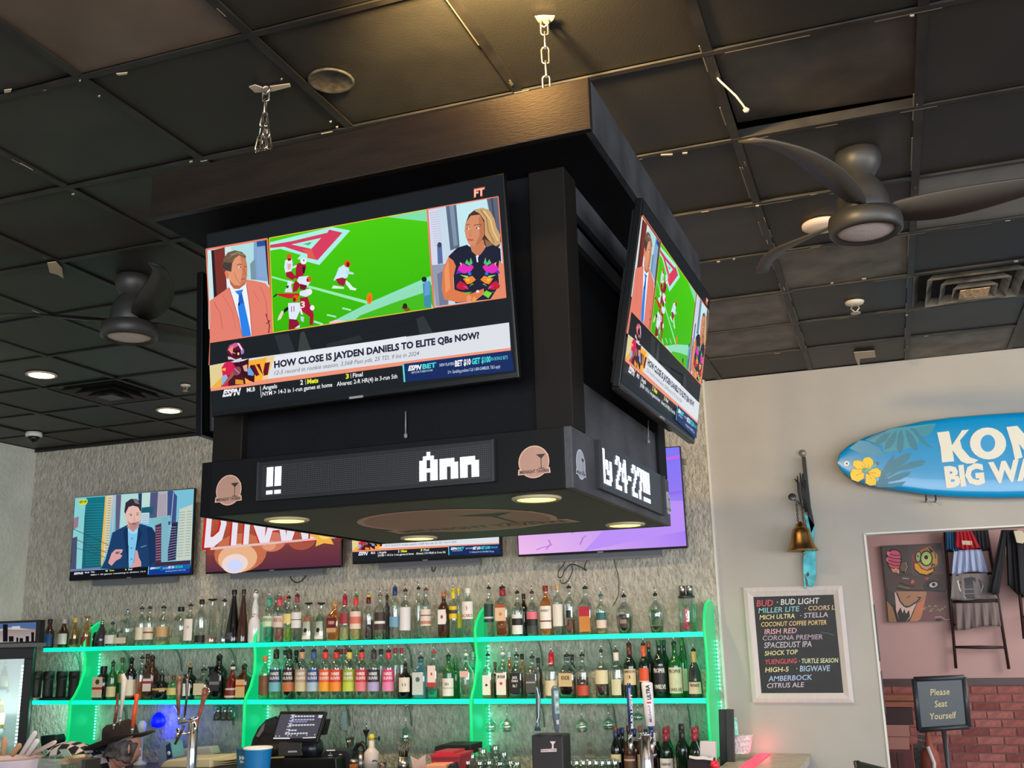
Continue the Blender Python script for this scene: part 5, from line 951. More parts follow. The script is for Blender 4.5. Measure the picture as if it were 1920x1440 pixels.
mid_row = [
 (195, 1249, 24, 'std', 'black', ('c', K), None, ((214, 196, 166), .08, .7, [(0, .76, .42, 1, (60, 70, 40)), (.38, .5, (180, 40, 34))]), 'dark square bottle with stag disc and red band', 0, .5),
 (212, 1231, 16, 'std', 'green', ('p', K), None, ((214, 196, 150), .08, .36), 'slim bright green bottle with low cream label', 0),
 (229, 1233, 15, 'std', 'ggreen', ('c', (110, 90, 60)), ((196, 206, 110), .7), ((190, 190, 120), .4, .62), 'pale yellow green bottle with brown cap', 1),
 (246, 1224, 20, 'std', 'black', ('p', K), None, (CR, .06, .5, [(.0, .1, (120, 80, 40))]), 'black bottle with cream label right of the green one', 0),
 (266, 1222, 18, 'std', 'clear', ('p', K), ((214, 110, 40), .5), None, 'clear bottle with orange liquid behind the white tap handle', 0),
 (276, 1226, 14, 'tall', 'red', ('c', (90, 20, 24)), None, None, 'narrow dark red bottle in the back row', 1),
 (285, 1220, 20, 'std', 'brown', ('p', K), None, ((224, 214, 204), .2, .5, [(.6, .8, (170, 50, 50))]), 'dark bottle with slanted red and white label', 0, .3),
 (305, 1255, 29, 'jug', 'black', ('p', K), None, ((196, 160, 80), .4, .5), 'squat round black bottle with gold band', 0),
 (327, 1266, 20, 'jug', 'ggreen', ('c', (96, 60, 40)), ((150, 130, 60), .7), ((214, 196, 120), .2, .5), 'squat green gold bottle beside the dark tap handle', 0),
 (357, 1238, 27, 'jug', 'black', ('g', (150, 120, 60)), None, (WH, .12, .5, [], [], 26), 'broad shouldered black bottle with gold pourer', 0),
 (383, 1244, 25, 'std', 'clear', ('p', K), ((176, 150, 100), .5), ((216, 204, 170), .16, .56), 'clear bottle with cream label behind the red tap handle', 0, .5),
 (396, 1250, 18, 'std', 'black', ('t', K), None, None, 'black bottle with flat black top', 1),
 (411, 1218, 23, 'std', 'black', ('p', K), None, ((44, 44, 50), .2, .56, [(.4, .6, (120, 120, 126))]), 'square black bottle with a tall pourer', 0, .4),
 (437, 1236, 24, 'flared', 'red', ('p', K), None, ((206, 190, 170), .06, .34, [(.2, .8, (120, 24, 24))]), 'flared dark red bottle with white framed label', 0, 0, ((214, 206, 200), .9)),
 (459, 1236, 22, 'std', 'brown', ('p', K), None, ((214, 176, 120), .06, .6, [(.6, .7, (190, 70, 30))]), 'square brown bottle with tan label left of the divider', 0, .5),
 (497, 1230, 19, 'std', 'clear', ('c', (206, 120, 60)), ((60, 210, 130), .6), ((110, 72, 40), .1, .56, [(0, .6, .36, 1, (150, 100, 50))]), 'green lit bottle with brown label and copper cap', 0),  # the divider's green light is put into the liquid colour
 (534, 1219, 15, 'tall', 'clear', ('c', (26, 34, 60)), None, None, 'clear bottle with navy cap, first in the back row', 1),
 (555, 1219, 15, 'tall', 'black', ('c', K), None, None, 'black bottle in the back row of fruit liqueurs', 1),
 (639, 1217, 15, 'tall', 'clear', ('c', (176, 40, 50)), None, None, 'clear bottle with red cap, back row, left of pair', 1),
 (649, 1217, 14, 'tall', 'clear', ('c', (190, 50, 56)), None, None, 'clear bottle with red cap, back row, right of pair', 1),
 (668, 1217, 14, 'tall', 'clear', ('c', (120, 190, 100)), None, None, 'clear bottle with pale green cap in the back row', 1),
 (714, 1217, 15, 'tall', 'clear', ('c', (40, 36, 50)), None, None, 'clear bottle with dark plum cap in the back row', 1),
 (741, 1215, 15, 'tall', 'clear', ('c', (196, 34, 60)), None, None, 'clear bottle with crimson cap behind the pink one', 1),
 (753, 1215, 14, 'tall', 'clear', ('c', (196, 34, 60)), ((200, 60, 90), .5), None, 'pink filled bottle with crimson cap in the back row', 1),
 (760, 1232, 26, 'jug', 'black', ('p', K), None, ((222, 212, 196), .2, .62, [], [("H", .4, .2, (60, 50, 40), .3)], 46), 'round black apothecary bottle with diamond label', 0),
 (789, 1221, 26, 'std', 'blue', ('p', K), ((80, 176, 186), .66), ((196, 206, 200), .1, .66, [(0, .68, .4, 1, (90, 100, 110))], [], 40), 'square pale blue gin bottle', 0, .5),
 (813, 1210, 19, 'std', 'clear', ('p', (200, 30, 40)), ((40, 200, 160), .2), ((232, 214, 206), .26, .72, [(0, .2, (196, 50, 50)), (0, .6, .22, 1.6, (200, 40, 40))]), 'clear gin bottle with red and white label', 0, .4),
 (841, 1217, 22, 'std', 'green', ('p', K), None, ((224, 222, 214), .06, .48, [(.4, .5, (190, 190, 180))], [('GIN', .6, .16, (120, 60, 50), .3)]), 'bright green gin bottle with white label', 0),
 (854, 1234, 18, 'std', 'green', ('c', (40, 120, 60)), None, None, 'green gin bottle half hidden behind the labelled one', 1),
 (874, 1215, 21, 'std', 'clear', ('p', WH), None, ((222, 180, 170), .5, .64), 'clear bottle with narrow pink label near the divider', 0, .3),
 (887, 1222, 14, 'std', 'clear', ('c', (210, 225, 215)), None, None, 'clear bottle touching the left of the tall divider', 1),
 (915, 1215, 19, 'std', 'clear', ('p', K), ((190, 130, 60), .5), ((232, 228, 220), .08, .54, [(0, .5, .3, 1, BK)], [], 60), 'bottle with black mark on white label by the divider', 0, .4),
 (928, 1241, 15, 'std', 'brown', ('c', (90, 60, 30)), None, None, 'brown bottle behind the white labelled whiskeys', 1),
 (943, 1213, 23, 'std', 'clear', ('p', WH), ((170, 110, 50), .6), ((234, 226, 214), .08, .58, [(0, .52, .3, 1, (190, 60, 40))], [('JIM BEAM', .76, .14, BK, .8)]), 'bourbon bottle lettered JIM BEAM on white', 0, .3),
 (955, 1222, 15, 'std', 'amber', ('c', WH), ((150, 90, 40), .7), None, 'amber bottle with white cap in the back row', 1),
 (969, 1216, 25, 'std', 'clear', ('p', K), ((56, 34, 26), .6), ((26, 24, 24), .12, .6, [], [("JACK", .72, .12, WH, .5), ("DANIEL'S", .56, .1, WH, .6), ('No. 7', .3, .14, WH, .4)]), 'square whiskey bottle with black JACK label', 0, .5),
 (979, 1226, 15, 'std', 'amber', ('c', K), ((120, 66, 30), .75), None, 'amber bottle with black cap in the back row', 1),
 (998, 1219, 23, 'std', 'clear', ('p', K), ((70, 54, 48), .5), ((74, 74, 74), .14, .6, [(.5, .6, (150, 150, 146))]), 'bottle with grey label between black and dark ones', 0, .3),
 (1009, 1233, 15, 'std', 'grey', ('c', K), None, None, 'smoky bottle with black cap in the back row', 1),
 (1034, 1212, 25, 'std', 'clear', ('p', (176, 20, 40)), ((170, 120, 60), .3), ((222, 206, 170), .06, .4), 'bottle with red wax neck and low cream label', 0, 0, ((176, 20, 44), .74)),
 (1064, 1216, 32, 'std', 'clear', ('p', K), ((52, 30, 24), .58), ((206, 180, 130), .28, .6, [], [('KNOB', .5, .3, BK, .6)]), 'wide square whiskey bottle lettered KNOB', 0, .5),
 (1073, 1227, 16, 'std', 'grey', ('c', K), None, None, 'smoky bottle with square black cap behind the wide one', 1),
 (1092, 1215, 23, 'std', 'clear', ('p', K), ((90, 44, 30), .5), ((190, 70, 46), .06, .3), 'bottle of brown liquid with low red label', 0),
 (1128, 1207, 26, 'jug', 'clear', ('p', K), ((84, 46, 30), .3), ((218, 206, 164), .3, .6), 'clear bottle with slanted cream label and low brown liquid', 0),
 (1156, 1207, 25, 'std', 'clear', ('p', (60, 60, 60)), ((110, 80, 60), .3), ((212, 204, 168), .06, .4, [], [], 46), 'clear round bottle with pale neck and cream label', 0, 0, ((222, 214, 200), .8)),
 (1181, 1194, 24, 'wine', 'dkgreen', ('p', K), None, ((216, 196, 150), .24, .54, [(0, .5, .2, 1.2, (130, 30, 30))], [('JAMESON', .76, .16, BK, .85)]), 'dark whiskey bottle lettered JAMESON', 0, 0, ((90, 40, 30), .8)),
 (1208, 1194, 21, 'wine', 'dkgreen', ('p', K), None, ((222, 84, 44), .3, .56, [(0, .06, WH)], [], 60), 'green whiskey bottle with orange label', 0, 0, ((220, 84, 50), .74)),
 (1218, 1203, 18, 'wine', 'dkgreen', ('c', (214, 80, 50)), None, None, 'green bottle with orange neck in the back row', 1),
 (1237, 1200, 25, 'wine', 'dkgreen', ('c', (34, 90, 60)), None, ((24, 26, 26), .1, .56, [], [('PROPER', .74, .16, WH, .8), ('TWELVE', .12, .16, WH, .8)]), 'dark green bottle with black PROPER TWELVE label', 0),
 (1247, 1200, 18, 'wine', 'dkgreen', ('c', (30, 90, 56)), None, None, 'dark green bottle behind the PROPER TWELVE one', 1),
 (1266, 1192, 26, 'wine', 'green', ('p', K), None, ((214, 216, 180), .08, .56, [(0, .42, .4, 1, (190, 196, 150))], [('PROPER', .78, .14, (60, 70, 50), .8), ('TWELVE', .08, .12, (60, 70, 50), .8)]), 'bright green bottle with cream PROPER TWELVE label', 0),
 (1280, 1200, 18, 'wine', 'green', ('c', (70, 140, 60)), None, ((206, 206, 170), .1, .5), 'green bottle behind the cream labelled green one', 1),
 (1302, 1205, 28, 'flared', 'grey', ('p', K), None, ((226, 206, 180), .08, .36, [(.9, 1, BK)], [('Hennessy', .55, .3, (110, 80, 60), .7)], 60), 'flared cognac bottle with gold neck at the row end', 0, 0, ((206, 170, 110), .66))]
place_row(mid_row, S2Z+.001, 6.70, 6.80, MW, 'bottles on the lower shelf')
fruit = [(517.5, (28, 56, 90), (110, 180, 190), 'navy over teal label', K), (542, (40, 24, 20), (190, 110, 60), 'black over copper label', K), (566, (176, 150, 120), (206, 186, 150), 'tan label', (190, 150, 120)), (588, (46, 80, 140), (170, 190, 206), 'blue over pale grey label', (60, 90, 150)),
         (610, (226, 90, 40), (236, 160, 40), 'orange over yellow label', (220, 60, 50)), (630.5, (214, 60, 40), (240, 140, 40), 'red over orange label', (200, 50, 50)), (655, (150, 170, 40), (190, 206, 70), 'lime green label', (200, 190, 90)), (678, (196, 50, 70), (226, 120, 130), 'red over pink label', (210, 60, 60)), (701, (50, 40, 66), (176, 160, 206), 'plum over lavender label', (60, 50, 66)), (728.5, (214, 60, 120), (226, 130, 170), 'hot pink label', (206, 50, 70))]
for i, (x, c1_, c2_, dsc, nk) in enumerate(fruit):
    bottle(x, 1208, 21.5, 'tall', 'clear', ('p', K), ((50, 30, 24), .7) if i == 1 else None, (c1_, .16, .62, [(0, .42, c2_), ], [('THREE', .74, .13, WH, .6), ('OLIVES', .54, .13, WH, .7)]), 'clear flavoured vodka bottle with '+dsc, S2Z+.001, 6.70, ' on the lower shelf', 'bottles on the lower shelf', neck=(nk, .84))
# four black refill bottles at the far left
for i, px in enumerate((67, 89, 114, 137)):
    p = aty(px, 1300, 6.7); t = thing('black_pour_bottle', ['black bar pourer half hidden by the cooler, first of four', 'second black bar pourer from the cooler on the lower shelf', 'third black bar pourer from the cooler on the lower shelf', 'black bar pourer nearest the left green divider'][i], 'bottle', (p.x, 6.7, S2Z), 'black bar pourers on the lower shelf')
    q = mat('matt black plastic', (14, 14, 15), .6)
    MB().lathe([(0, 0), (.036, 0), (.038, .01), (.037, .12), (.042, .135), (.042, .145)], (p.x, 6.7, S2Z+.02), 20).build('container', q, t)
    MB().lathe([(.042, .145), (.043, .175), (.041, .195), (.036, .2), (0, .2)], (p.x, 6.7, S2Z+.02), 20).build('lid', q, t)
tag(MB().bb(-6.42, -6.13, 6.65, 6.82, S2Z+.001, S2Z+.019).build('bar_mat', mat('black rubber mat', (16, 16, 17), .8)), 'black rubber mat under the black bar pourers', 'mat')

# ================================================================== BACK COUNTER AND WINE
CZ = EYE-.87
cab = thing('back_counter', 'long dark back bar counter below the glowing shelves', 'counter', (-3.8, 6.5, 0))
MB().bb(-6.05, -1.04, 5.95, WF, CZ-.04, CZ).build('worktop', mat('dark worktop', (60, 54, 50), .3, noise=.3, nscale=20), cab)
for i in range(7): MB().bb(-6.0+i*.7, -6.0+i*.7+.68, 5.99, 6.03, .12, CZ-.06).build('door', mat('dark cabinet', (40, 34, 31), .5), cab)
MB().bb(-6.02, -1.08, 6.03, WF, .02, CZ-.04).build('carcass', mat('dark cabinet', (40, 34, 31), .5), cab)
wines = [
 (1155.6, 1360, 20, 'black', (90, 60, 40), ((206, 196, 150), .38, .52), 'wine bottle with cork and small cream label, leftmost', 0, ((40, 44, 90), .8)),
 (1162, 1366, 17, 'black', (36, 40, 96), None, 'wine bottle with blue top just behind the leftmost', 1, None),
 (1169, 1364, 18, 'black', (34, 38, 90), None, 'second wine bottle with blue top from the left', 1, None),
 (1181, 1360, 22, 'brown', (60, 34, 26), ((96, 66, 50), .2, .5, [(.7, .8, (200, 180, 160))]), 'brown wine bottle with portrait label behind the blue handle', 0, None),
 (1192, 1366, 17, 'black', (44, 50, 100), None, 'wine bottle with blue top behind the chrome tower', 1, None),
 (1202.5, 1361, 18, 'brown', (120, 66, 50), ((206, 180, 150), .1, .5), 'wine bottle with brown top behind the chrome tower', 1, None),
 (1213, 1367, 18, 'dkgreen', (20, 26, 24), None, 'wine bottle with black top behind the chrome tower', 1, None),
 (1227, 1374, 21, 'black', (206, 206, 210), ((110, 130, 140), .1, .26), 'wine bottle with white top right of the chrome tower', 0, ((206, 206, 210), .76)),
 (1234, 1370, 18, 'black', (120, 116, 110), None, 'wine bottle with grey top right of the chrome tower', 1, ((120, 116, 110), .8)),
 (1250, 1364, 26, 'dkgreen', (130, 24, 46), (WH, .12, .48, [(.45, .5, (90, 80, 80))], [('CABERNET', .66, .12, (70, 60, 60), .7)]), 'wine bottle with red top and white label', 0, ((140, 26, 50), .76)),
 (1255, 1361, 18, 'dkgreen', (140, 26, 50), None, 'wine bottle with red top behind the white labelled one', 1, ((140, 26, 50), .76)),
 (1281, 1357, 27, 'dkgreen', (24, 26, 22), None, 'big dark wine bottle with long black neck', 0, ((24, 24, 22), .74)),
 (1304, 1364, 24, 'dkgreen', (140, 26, 50), ((222, 214, 196), .14, .46), 'wine bottle with red top behind the white card', 0, ((150, 30, 50), .78)),
 (1310, 1361, 17, 'dkgreen', (140, 26, 50), None, 'last wine bottle with red top, by the divider', 1, ((140, 26, 50), .78))]
for x, top, w, gl, cp, lb, dsc, back, nk in wines:
    bottle(x, top, w, 'wine', gl, ('c', cp), None, lb, dsc, CZ+.001, 6.5 if back else 6.36, ' on the back counter', 'wine bottles on the back counter', neck=nk, name='wine_bottle', base_y=1420)
# drinking glasses upside down on the counter beside the tall divider
def pint(px, topy, Y, label, r=.036, grp='upside-down drinking glasses on the back counter', h=None, base=None):
    p = aty(px, 1410, Y); zt = aty(px, topy, Y).z; b = base or CZ; b = max(b, zt-.15) if h is None else zt-h
    t = thing('drinking_glass', label, 'glass', (p.x, Y, b), grp)
    MB().lathe([(r, b), (r*.8, zt-.008), (r*.74, zt), (0, zt), (0, zt-.01), (r*.74, zt-.012), (r*.94, b)], (p.x, Y, 0), 20).build('glass_body', clearT, t)
gpos = [(905, 1402, 6.3), (928, 1396, 6.4), (944, 1408, 6.4), (884, 1412, 6.3), (868, 1414, 6.35), (898, 1425, 6.2), (916, 1424, 6.22), (936, 1426, 6.25), (956, 1424, 6.3), (968, 1426, 6.3), (876, 1424, 6.2)]
for i, (a, b, Y) in enumerate(gpos): pint(a, b, Y, 'clear glass upside down in the cluster by the tall green divider', grp='upside-down glasses by the tall green divider')
for i in range(8):
    for j in range(2): pint(1062+i*12+j*5, 1421+j*3, 6.32-j*.1, 'clear glass upside down in the row left of the wine bottles', .034, 'upside-down glasses left of the wine')

# wall socket on the stone, small white card on the wall
p = aty(1106, 1402, WF); t = thing('wall_socket', 'beige double wall socket on the stone behind the glasses', 'socket', (p.x, WF, p.z))
sk = mat('beige plate', (176, 166, 146), .4)
MB().bb(p.x-.036, p.x+.036, WF-.008, WF, p.z-.06, p.z+.06).build('plate', sk, t, bevel=.002)
for s in (-1, 1): MB().bb(p.x-.017, p.x+.017, WF-.011, WF-.008, p.z+s*.022-.014, p.z+s*.022+.014).build('outlet', mat('outlet beige', (150, 140, 120), .4), t)
p = aty(647, 1351, WF); t = thing('wall_switch', 'pale upright switch plate on the stone right of the register', 'switch', (p.x, WF, p.z))
MB().bb(p.x-.018, p.x+.018, WF-.014, WF, p.z-.065, p.z+.065).build('plate', mat('pale blue plate', (176, 192, 196), .4), t, bevel=.002)
for k in range(4): MB().bb(p.x-.024, p.x-.019, WF-.016, WF-.004, p.z-.045+k*.022, p.z-.035+k*.022).build('rocker', WHITEP, t)
# ================================================================== PAINTED WALL
PW = WALL_Y+.02
# surfboard
top = [(1570.3, 866.9), (1571.5, 857), (1575, 848), (1592, 833), (1622, 818), (1672, 801), (1729, 788), (1785, 780.6), (1852, 775), (1920, 771)]
bot = [(1570.3, 866.9), (1571.5, 877), (1576, 884), (1590, 899), (1616, 912), (1654, 921), (1710, 930), (1766, 934), (1841, 935), (1920, 933)]
YB = PW-.13
T = [aty(x, y, YB) for x, y in top]; B = [aty(x, y, YB) for x, y in bot]
xm = T[-1].x+.22
prof_ = [(t.x, t.z, b.z) for t, b in zip(T, B)]; prof_ += [(xm, T[-1].z+.002, B[-1].z-.002)]+[(2*xm-x, a+.0, b-.0) for x, a, b in prof_[::-1]]
t = thing('surfboard', 'long blue surfboard with yellow hibiscus and large cream lettering on the wall', 'surfboard', (xm, YB, prof_[5][1]))
vs = []; seg = 20
for x, a, b in prof_:
    c, hw = (a+b)/2, max((a-b)/2, .002); th = min(.03, hw*.5+.004)
    for k in range(seg):
        an = 2*math.pi*k/seg; ca, sa = math.cos(an), math.sin(an)
        vs.append((x, YB+th-th*math.copysign(abs(sa)**.35, sa), c+hw*math.copysign(abs(ca)**.8, ca)))
n = len(prof_); fs = [(i*seg+k, i*seg+(k+1) % seg, (i+1)*seg+(k+1) % seg, (i+1)*seg+k) for i in range(n-1) for k in range(seg)]
MB().add(vs, fs, True).build('board', mat('surfboard blue', (4, 146, 208), .25, coat=.3), t)
P = Pic(step=.00004); g8 = crop(1560, 760, 5.3333)
def wl(x, y): v = aty(*g8(x, y), YB-.0); return (v.x, v.z)
P.fm = wl
teal1, teal2, teal3 = (30, 120, 148), (34, 138, 160), (44, 146, 170)
P.poly([(330, 345), (600, 230), (1040, 180), (1000, 270), (930, 318), (880, 300), (860, 400), (700, 450), (520, 470), (500, 400)], teal3)
P.poly([(175, 430), (270, 350), (360, 360), (460, 420), (540, 510), (480, 515), (280, 480)], (40, 140, 180)); P.poly([(860, 290), (840, 230), (1040, 185), (1000, 270), (940, 318)], teal2)
leaf = lambda pts, c=teal1: P.poly(pts, c)
leaf([(330, 345), (430, 295), (560, 250), (470, 300), (380, 345)]); leaf([(415, 400), (450, 340), (520, 285), (590, 270), (540, 350), (460, 400)]); leaf([(520, 450), (540, 370), (600, 290), (650, 250), (635, 350), (590, 420)]); leaf([(680, 485), (645, 430), (655, 300), (690, 240), (720, 320), (715, 430)]); leaf([(850, 460), (780, 410), (740, 300), (740, 240), (800, 290), (855, 390)]); leaf([(1000, 425), (920, 390), (840, 300), (780, 230), (830, 230), (900, 320)])
leaf([(480, 800), (500, 660), (560, 560), (620, 490), (625, 480), (620, 540), (570, 640), (530, 720)], teal1)
leaf([(500, 740), (560, 620), (640, 530), (740, 480), (795, 480), (770, 540), (680, 610), (590, 660)]); leaf([(560, 670), (680, 610), (800, 560), (900, 545), (945, 560), (900, 605), (760, 640), (640, 660)]); leaf([(500, 760), (600, 710), (700, 675), (790, 660), (770, 700), (680, 745), (560, 770)]); leaf([(440, 800), (560, 785), (740, 760), (700, 800), (600, 822), (450, 815)]); leaf([(500, 745), (600, 665), (700, 640), (560, 720)])
P.poly([(430, 810), (470, 740), (500, 650), (560, 740), (560, 815), (480, 822)], (18, 118, 150))
Y1, Y2, GO = (246, 200, 20), (236, 178, 16), (206, 140, 20)
for pts in ([(330, 640), (300, 560), (320, 525), (370, 512), (410, 540), (418, 590), (380, 630)], [(330, 640), (250, 640), (205, 600), (210, 555), (260, 545), (300, 560), (335, 600)], [(330, 660), (310, 640), (200, 630), (178, 690), (195, 745), (260, 770), (320, 735)], [(340, 680), (330, 780), (380, 805), (440, 800), (450, 750), (410, 690)], [(350, 670), (390, 640), (450, 620), (495, 660), (485, 715), (440, 730), (400, 700)]):
    P.poly([(x*1.0, y) for x, y in pts], (60, 80, 40)); cx = sum(p[0] for p in pts)/len(pts); cy = sum(p[1] for p in pts)/len(pts); P.poly([(cx+(x-cx)*.94, cy+(y-cy)*.94) for x, y in pts], Y1)
P.ell(335, 655, 38, 30, (90, 150, 120)); P.line([(330, 660), (400, 620), (440, 590), (465, 570)], 12, (120, 190, 170)); P.line([(330, 655), (300, 600)], 4, (120, 90, 20)); P.line([(350, 650), (370, 590)], 4, (120, 90, 20)); P.line([(360, 680), (395, 740)], 4, (120, 90, 20)); P.line([(375, 670), (440, 680)], 4, (120, 90, 20)); P.line([(310, 670), (240, 700)], 4, (120, 90, 20)); P.ell(455, 580, 14, 20, (60, 100, 80))
P.ell(148, 582, 26, 24, (236, 236, 236)); P.ell(148, 582, 12, 11, (40, 60, 70))
cream = (228, 226, 212)
# big letters drawn as shapes in the board's rounded lettering
P.poly([(1050, 272), (1170, 258), (1200, 400), (1300, 250), (1370, 243), (1280, 350), (1300, 430), (1380, 520), (1462, 548), (1420, 580), (1350, 584), (1290, 560), (1220, 470), (1205, 450), (1222, 560), (1100, 572), (1085, 420)], cream)
P.ell(1560, 382, 182, 160, cream, .1); P.ell(1558, 380, 74, 86, (30, 150, 210), .05)
P.poly([(1742, 218), (1852, 205), (1960, 330), (1965, 200), (2060, 192), (2075, 520), (1985, 535), (1870, 385), (1905, 520), (1830, 548), (1800, 400)], cream)
P.poly([(2110, 520), (2180, 190), (2290, 182), (2390, 495), (2290, 505), (2275, 440), (2205, 448), (2190, 515)], cream); P.poly([(2215, 385), (2262, 380), (2240, 290)], (30, 150, 210))
P.text('BIG WAVE', (1142, 814), (2330, 700), 190, cream, .055, up=(-.12, -1)); P.poly([(1142, 814), (1142, 813), (1143, 813)], cream)
P.build('board_artwork', GLOSSPRINT, t, lambda u, v, d: (u, YB-.0006-d, v))
for px in (1736, 1754):
    a = aty(px, 934, YB+.02); MB().tube([(a.x, PW, a.z-.012), (a.x, YB-.012, a.z-.012), (a.x, YB-.018, a.z+.012)], .005, 8).build('hook', BLACKP, t)
# brass bell on a bracket with a carved fish hung behind it
p = aty(1505, 1033, PW-.13)
t = thing('brass_bell', 'brass hand bell hanging on two fine chains from a wall bracket', 'bell', (p.x, PW-.13, p.z))
zt = aty(1500, 978, PW-.13).z; H = zt-p.z; R = .098; brass = mat('aged brass', (150, 116, 70), .32, 1, noise=.3, nscale=8)
MB().lathe([(R*.93, .004), (R, 0), (R*.99, .006), (R*.86, H*.12), (R*.72, H*.3), (R*.62, H*.55), (R*.55, H*.72), (R*.42, H*.8), (R*.34, H*.82), (R*.3, H*.9), (R*.14, H*.96), (R*.1, H), (0, H+.002)], (p.x, PW-.13, p.z), 32).build('bell_body', brass, t)
MB().lathe([(0, -.022), (.008, -.02), (.012, -.012), (.008, -.004), (0, 0)], (p.x+.005, PW-.13, p.z), 12).build('clapper', brass, t)
for dx, ytop in ((-.012, 945), (.02, 948)):
    zc = aty(1500, 942, PW-.13).z
    for k in range(9):
        o_ = MB().tube([Vector((p.x+dx+(.006*math.cos(a) if k % 2 else 0), PW-.13+(0 if k % 2 else .006*math.cos(a)), zt-.005+(zc-zt+.01)*(k+.5)/9+.011*math.sin(a))) for a in [2*math.pi*i/8 for i in range(8)]], .0022, 5, closed=True).build('chain_link', mat('dark brass', (96, 76, 50), .4, .9), t)
e0 = aty(1489, 935, PW-.13); e1 = aty(1517, 962, PW-.01)
MB().tube([e1, Vector((e0.x+.02, PW-.13, e0.z-.02)), Vector((e0.x-.01, PW-.15, e0.z))], .006, 8).lathe([(.0, -.002), (.026, -.001), (.022, .003), (0, .004)], (e0.x-.01, PW-.15, e0.z+.01), 14, R=Matrix.Rotation(1.3, 3, 'X')).build('bracket_arm', mat('grey iron', (90, 92, 96), .4, .7), t)
t = thing('carved_fish', 'narrow teal carved fish with a dark stick tail hung behind the bell', 'wall ornament', aty(1508, 1100, PW-.04))
W8 = lambda pts, Y=PW-.05: [aty(x, y, Y) for x, y in pts]
MB().prism(W8([(1508, 965), (1516, 968), (1527, 985), (1526, 1020), (1529, 1040), (1530, 1075), (1527, 1095), (1522, 1100), (1516, 1098), (1513, 1085), (1508, 1075), (1512, 1104), (1508, 1102), (1506, 1060), (1508, 1020), (1516, 1000)]), (0, .03, 0)).build('body', mat('weathered teal wood', (70, 160, 172), .6, noise=.35, nscale=14), t)
MB().prism(W8([(1503, 856), (1510, 856), (1515, 905), (1520, 950), (1527, 985), (1521, 1000), (1514, 965), (1508, 910)]), (0, .02, 0)).build('tail_stick', mat('blackened wood', (34, 36, 38), .6), t)
for i, (a, b, c) in enumerate((((1490, 898), (1497, 906), (1503, 950)), ((1495, 893), (1497, 920), (1502, 945)), ((1500, 887), (1504, 920), (1510, 960)), ((1505, 888), (1506, 920), (1512, 958)), ((1509, 900), (1509, 925), (1516, 965)))): MB().tube(W8([a, b, c], PW-.07), [.004, .007, .005], 6).build('twig', mat('blackened wood', (34, 36, 38), .6), t)
MB().prism(W8([(1515, 1072), (1518, 1078), (1514, 1082), (1511, 1078)], PW-.0515), (0, .001, 0)).build('eye', BLACKP, t)
a = aty(1505, 850, PW); MB().lathe([(0, .02), (.02, .018), (.024, .006), (.024, 0)], (a.x, PW, a.z), 16, R=Matrix.Rotation(math.pi/2, 3, 'X')).build('wall_knob', mat('grey knob', (150, 140, 132), .4, .4), t)
# chalkboard
yb = PW-.025; g5 = crop(1360, 1060, 3.7893)
t = thing('chalkboard', 'framed chalkboard listing beers in coloured chalk on the grey wall', 'chalkboard', aty(1500, 1318, PW))
O = [(1393.8, 1102), (1579, 1097.5), (1601.4, 1318), (1411.5, 1317)]; I = [(1412.8, 1119.4), (1563, 1115), (1581.6, 1299), (1428, 1299.6)]
fr = mat('whitewashed wood', (206, 196, 192), .6, noise=.03, nscale=10, stretch=(4, 4, 1))
for i in range(4):
    j = (i+1) % 4; a, b, c, d = [aty(*q, PW) for q in (O[i], O[j], I[j], I[i])]
    mids = [Vector((p.x, PW-.022, p.z)) for p in (a+(d-a)*.12, b+(c-b)*.12)]; inn = [Vector((p.x, PW-.03, p.z)) for p in (a+(d-a)*.45, b+(c-b)*.45)]; low = [Vector((p.x, PW-.012, p.z)) for p in (d, c)]
    f = [Vector((a.x, PW-.018, a.z)), Vector((b.x, PW-.018, b.z))]
    MB().add([a, b, f[0], f[1], mids[0], mids[1], inn[0], inn[1], low[0], low[1]], [(0, 1, 3, 2), (2, 3, 5, 4), (4, 5, 7, 6), (6, 7, 9, 8)]).build('frame_rail', fr, t)
q = [aty(x, y, PW-.011) for x, y in I]; MB().prism(q, (0, .01, 0)).build('slate', mat('chalkboard black', (28, 29, 32), .55, noise=.25, nscale=6), t)
P = Pic(step=.00004)
def cb(x, y): v = aty(*g5(x, y), PW-.0115); return (v.x, v.z)
P.fm = cb
c_r, c_w, c_b, c_y, c_o, c_p = (214, 92, 100), (222, 220, 222), (150, 176, 206), (226, 216, 160), (224, 186, 146), (196, 186, 200)
L = [('BUD', 222, 292, 340, 288, 44, c_r), ('· BUD LIGHT', 366, 282, 668, 270, 40, c_w), ('MILLER LITE', 236, 340, 526, 326, 36, (140, 196, 200)), ('· COORS L', 566, 322, 776, 314, 32, c_o), ('MICH ULTRA', 244, 386, 494, 374, 32, c_y), ('· STELLA', 532, 374, 730, 366, 34, c_p), ('COCONUT COFFEE PORTER', 254, 436, 720, 420, 32, (226, 196, 130)), ('IRISH RED', 278, 490, 508, 480, 36, (222, 170, 176)), ('CORONA PREMIER', 264, 534, 692, 524, 34, (176, 160, 176)), ('SPACEDUST IPA', 276, 588, 614, 578, 40, c_p), ('SHOCK TOP', 280, 642, 514, 630, 32, c_y), ('YUENGLING', 282, 704, 508, 694, 34, c_r), ('· TURTLE SEASON', 524, 696, 802, 690, 32, (214, 226, 176)), ('HIGH-5', 284, 760, 450, 754, 34, c_y), ('· BIGWAVE', 504, 754, 744, 750, 40, (170, 196, 222)), ('AMBERBOCK', 306, 824, 616, 812, 36, (170, 190, 230)), ('CITRUS ALE', 296, 872, 560, 864, 34, c_p)]
for s, x0, y0, x1, y1, h, c in L: P.text(s, (x0, y0), (x1, y1), h, c, .012, .08)
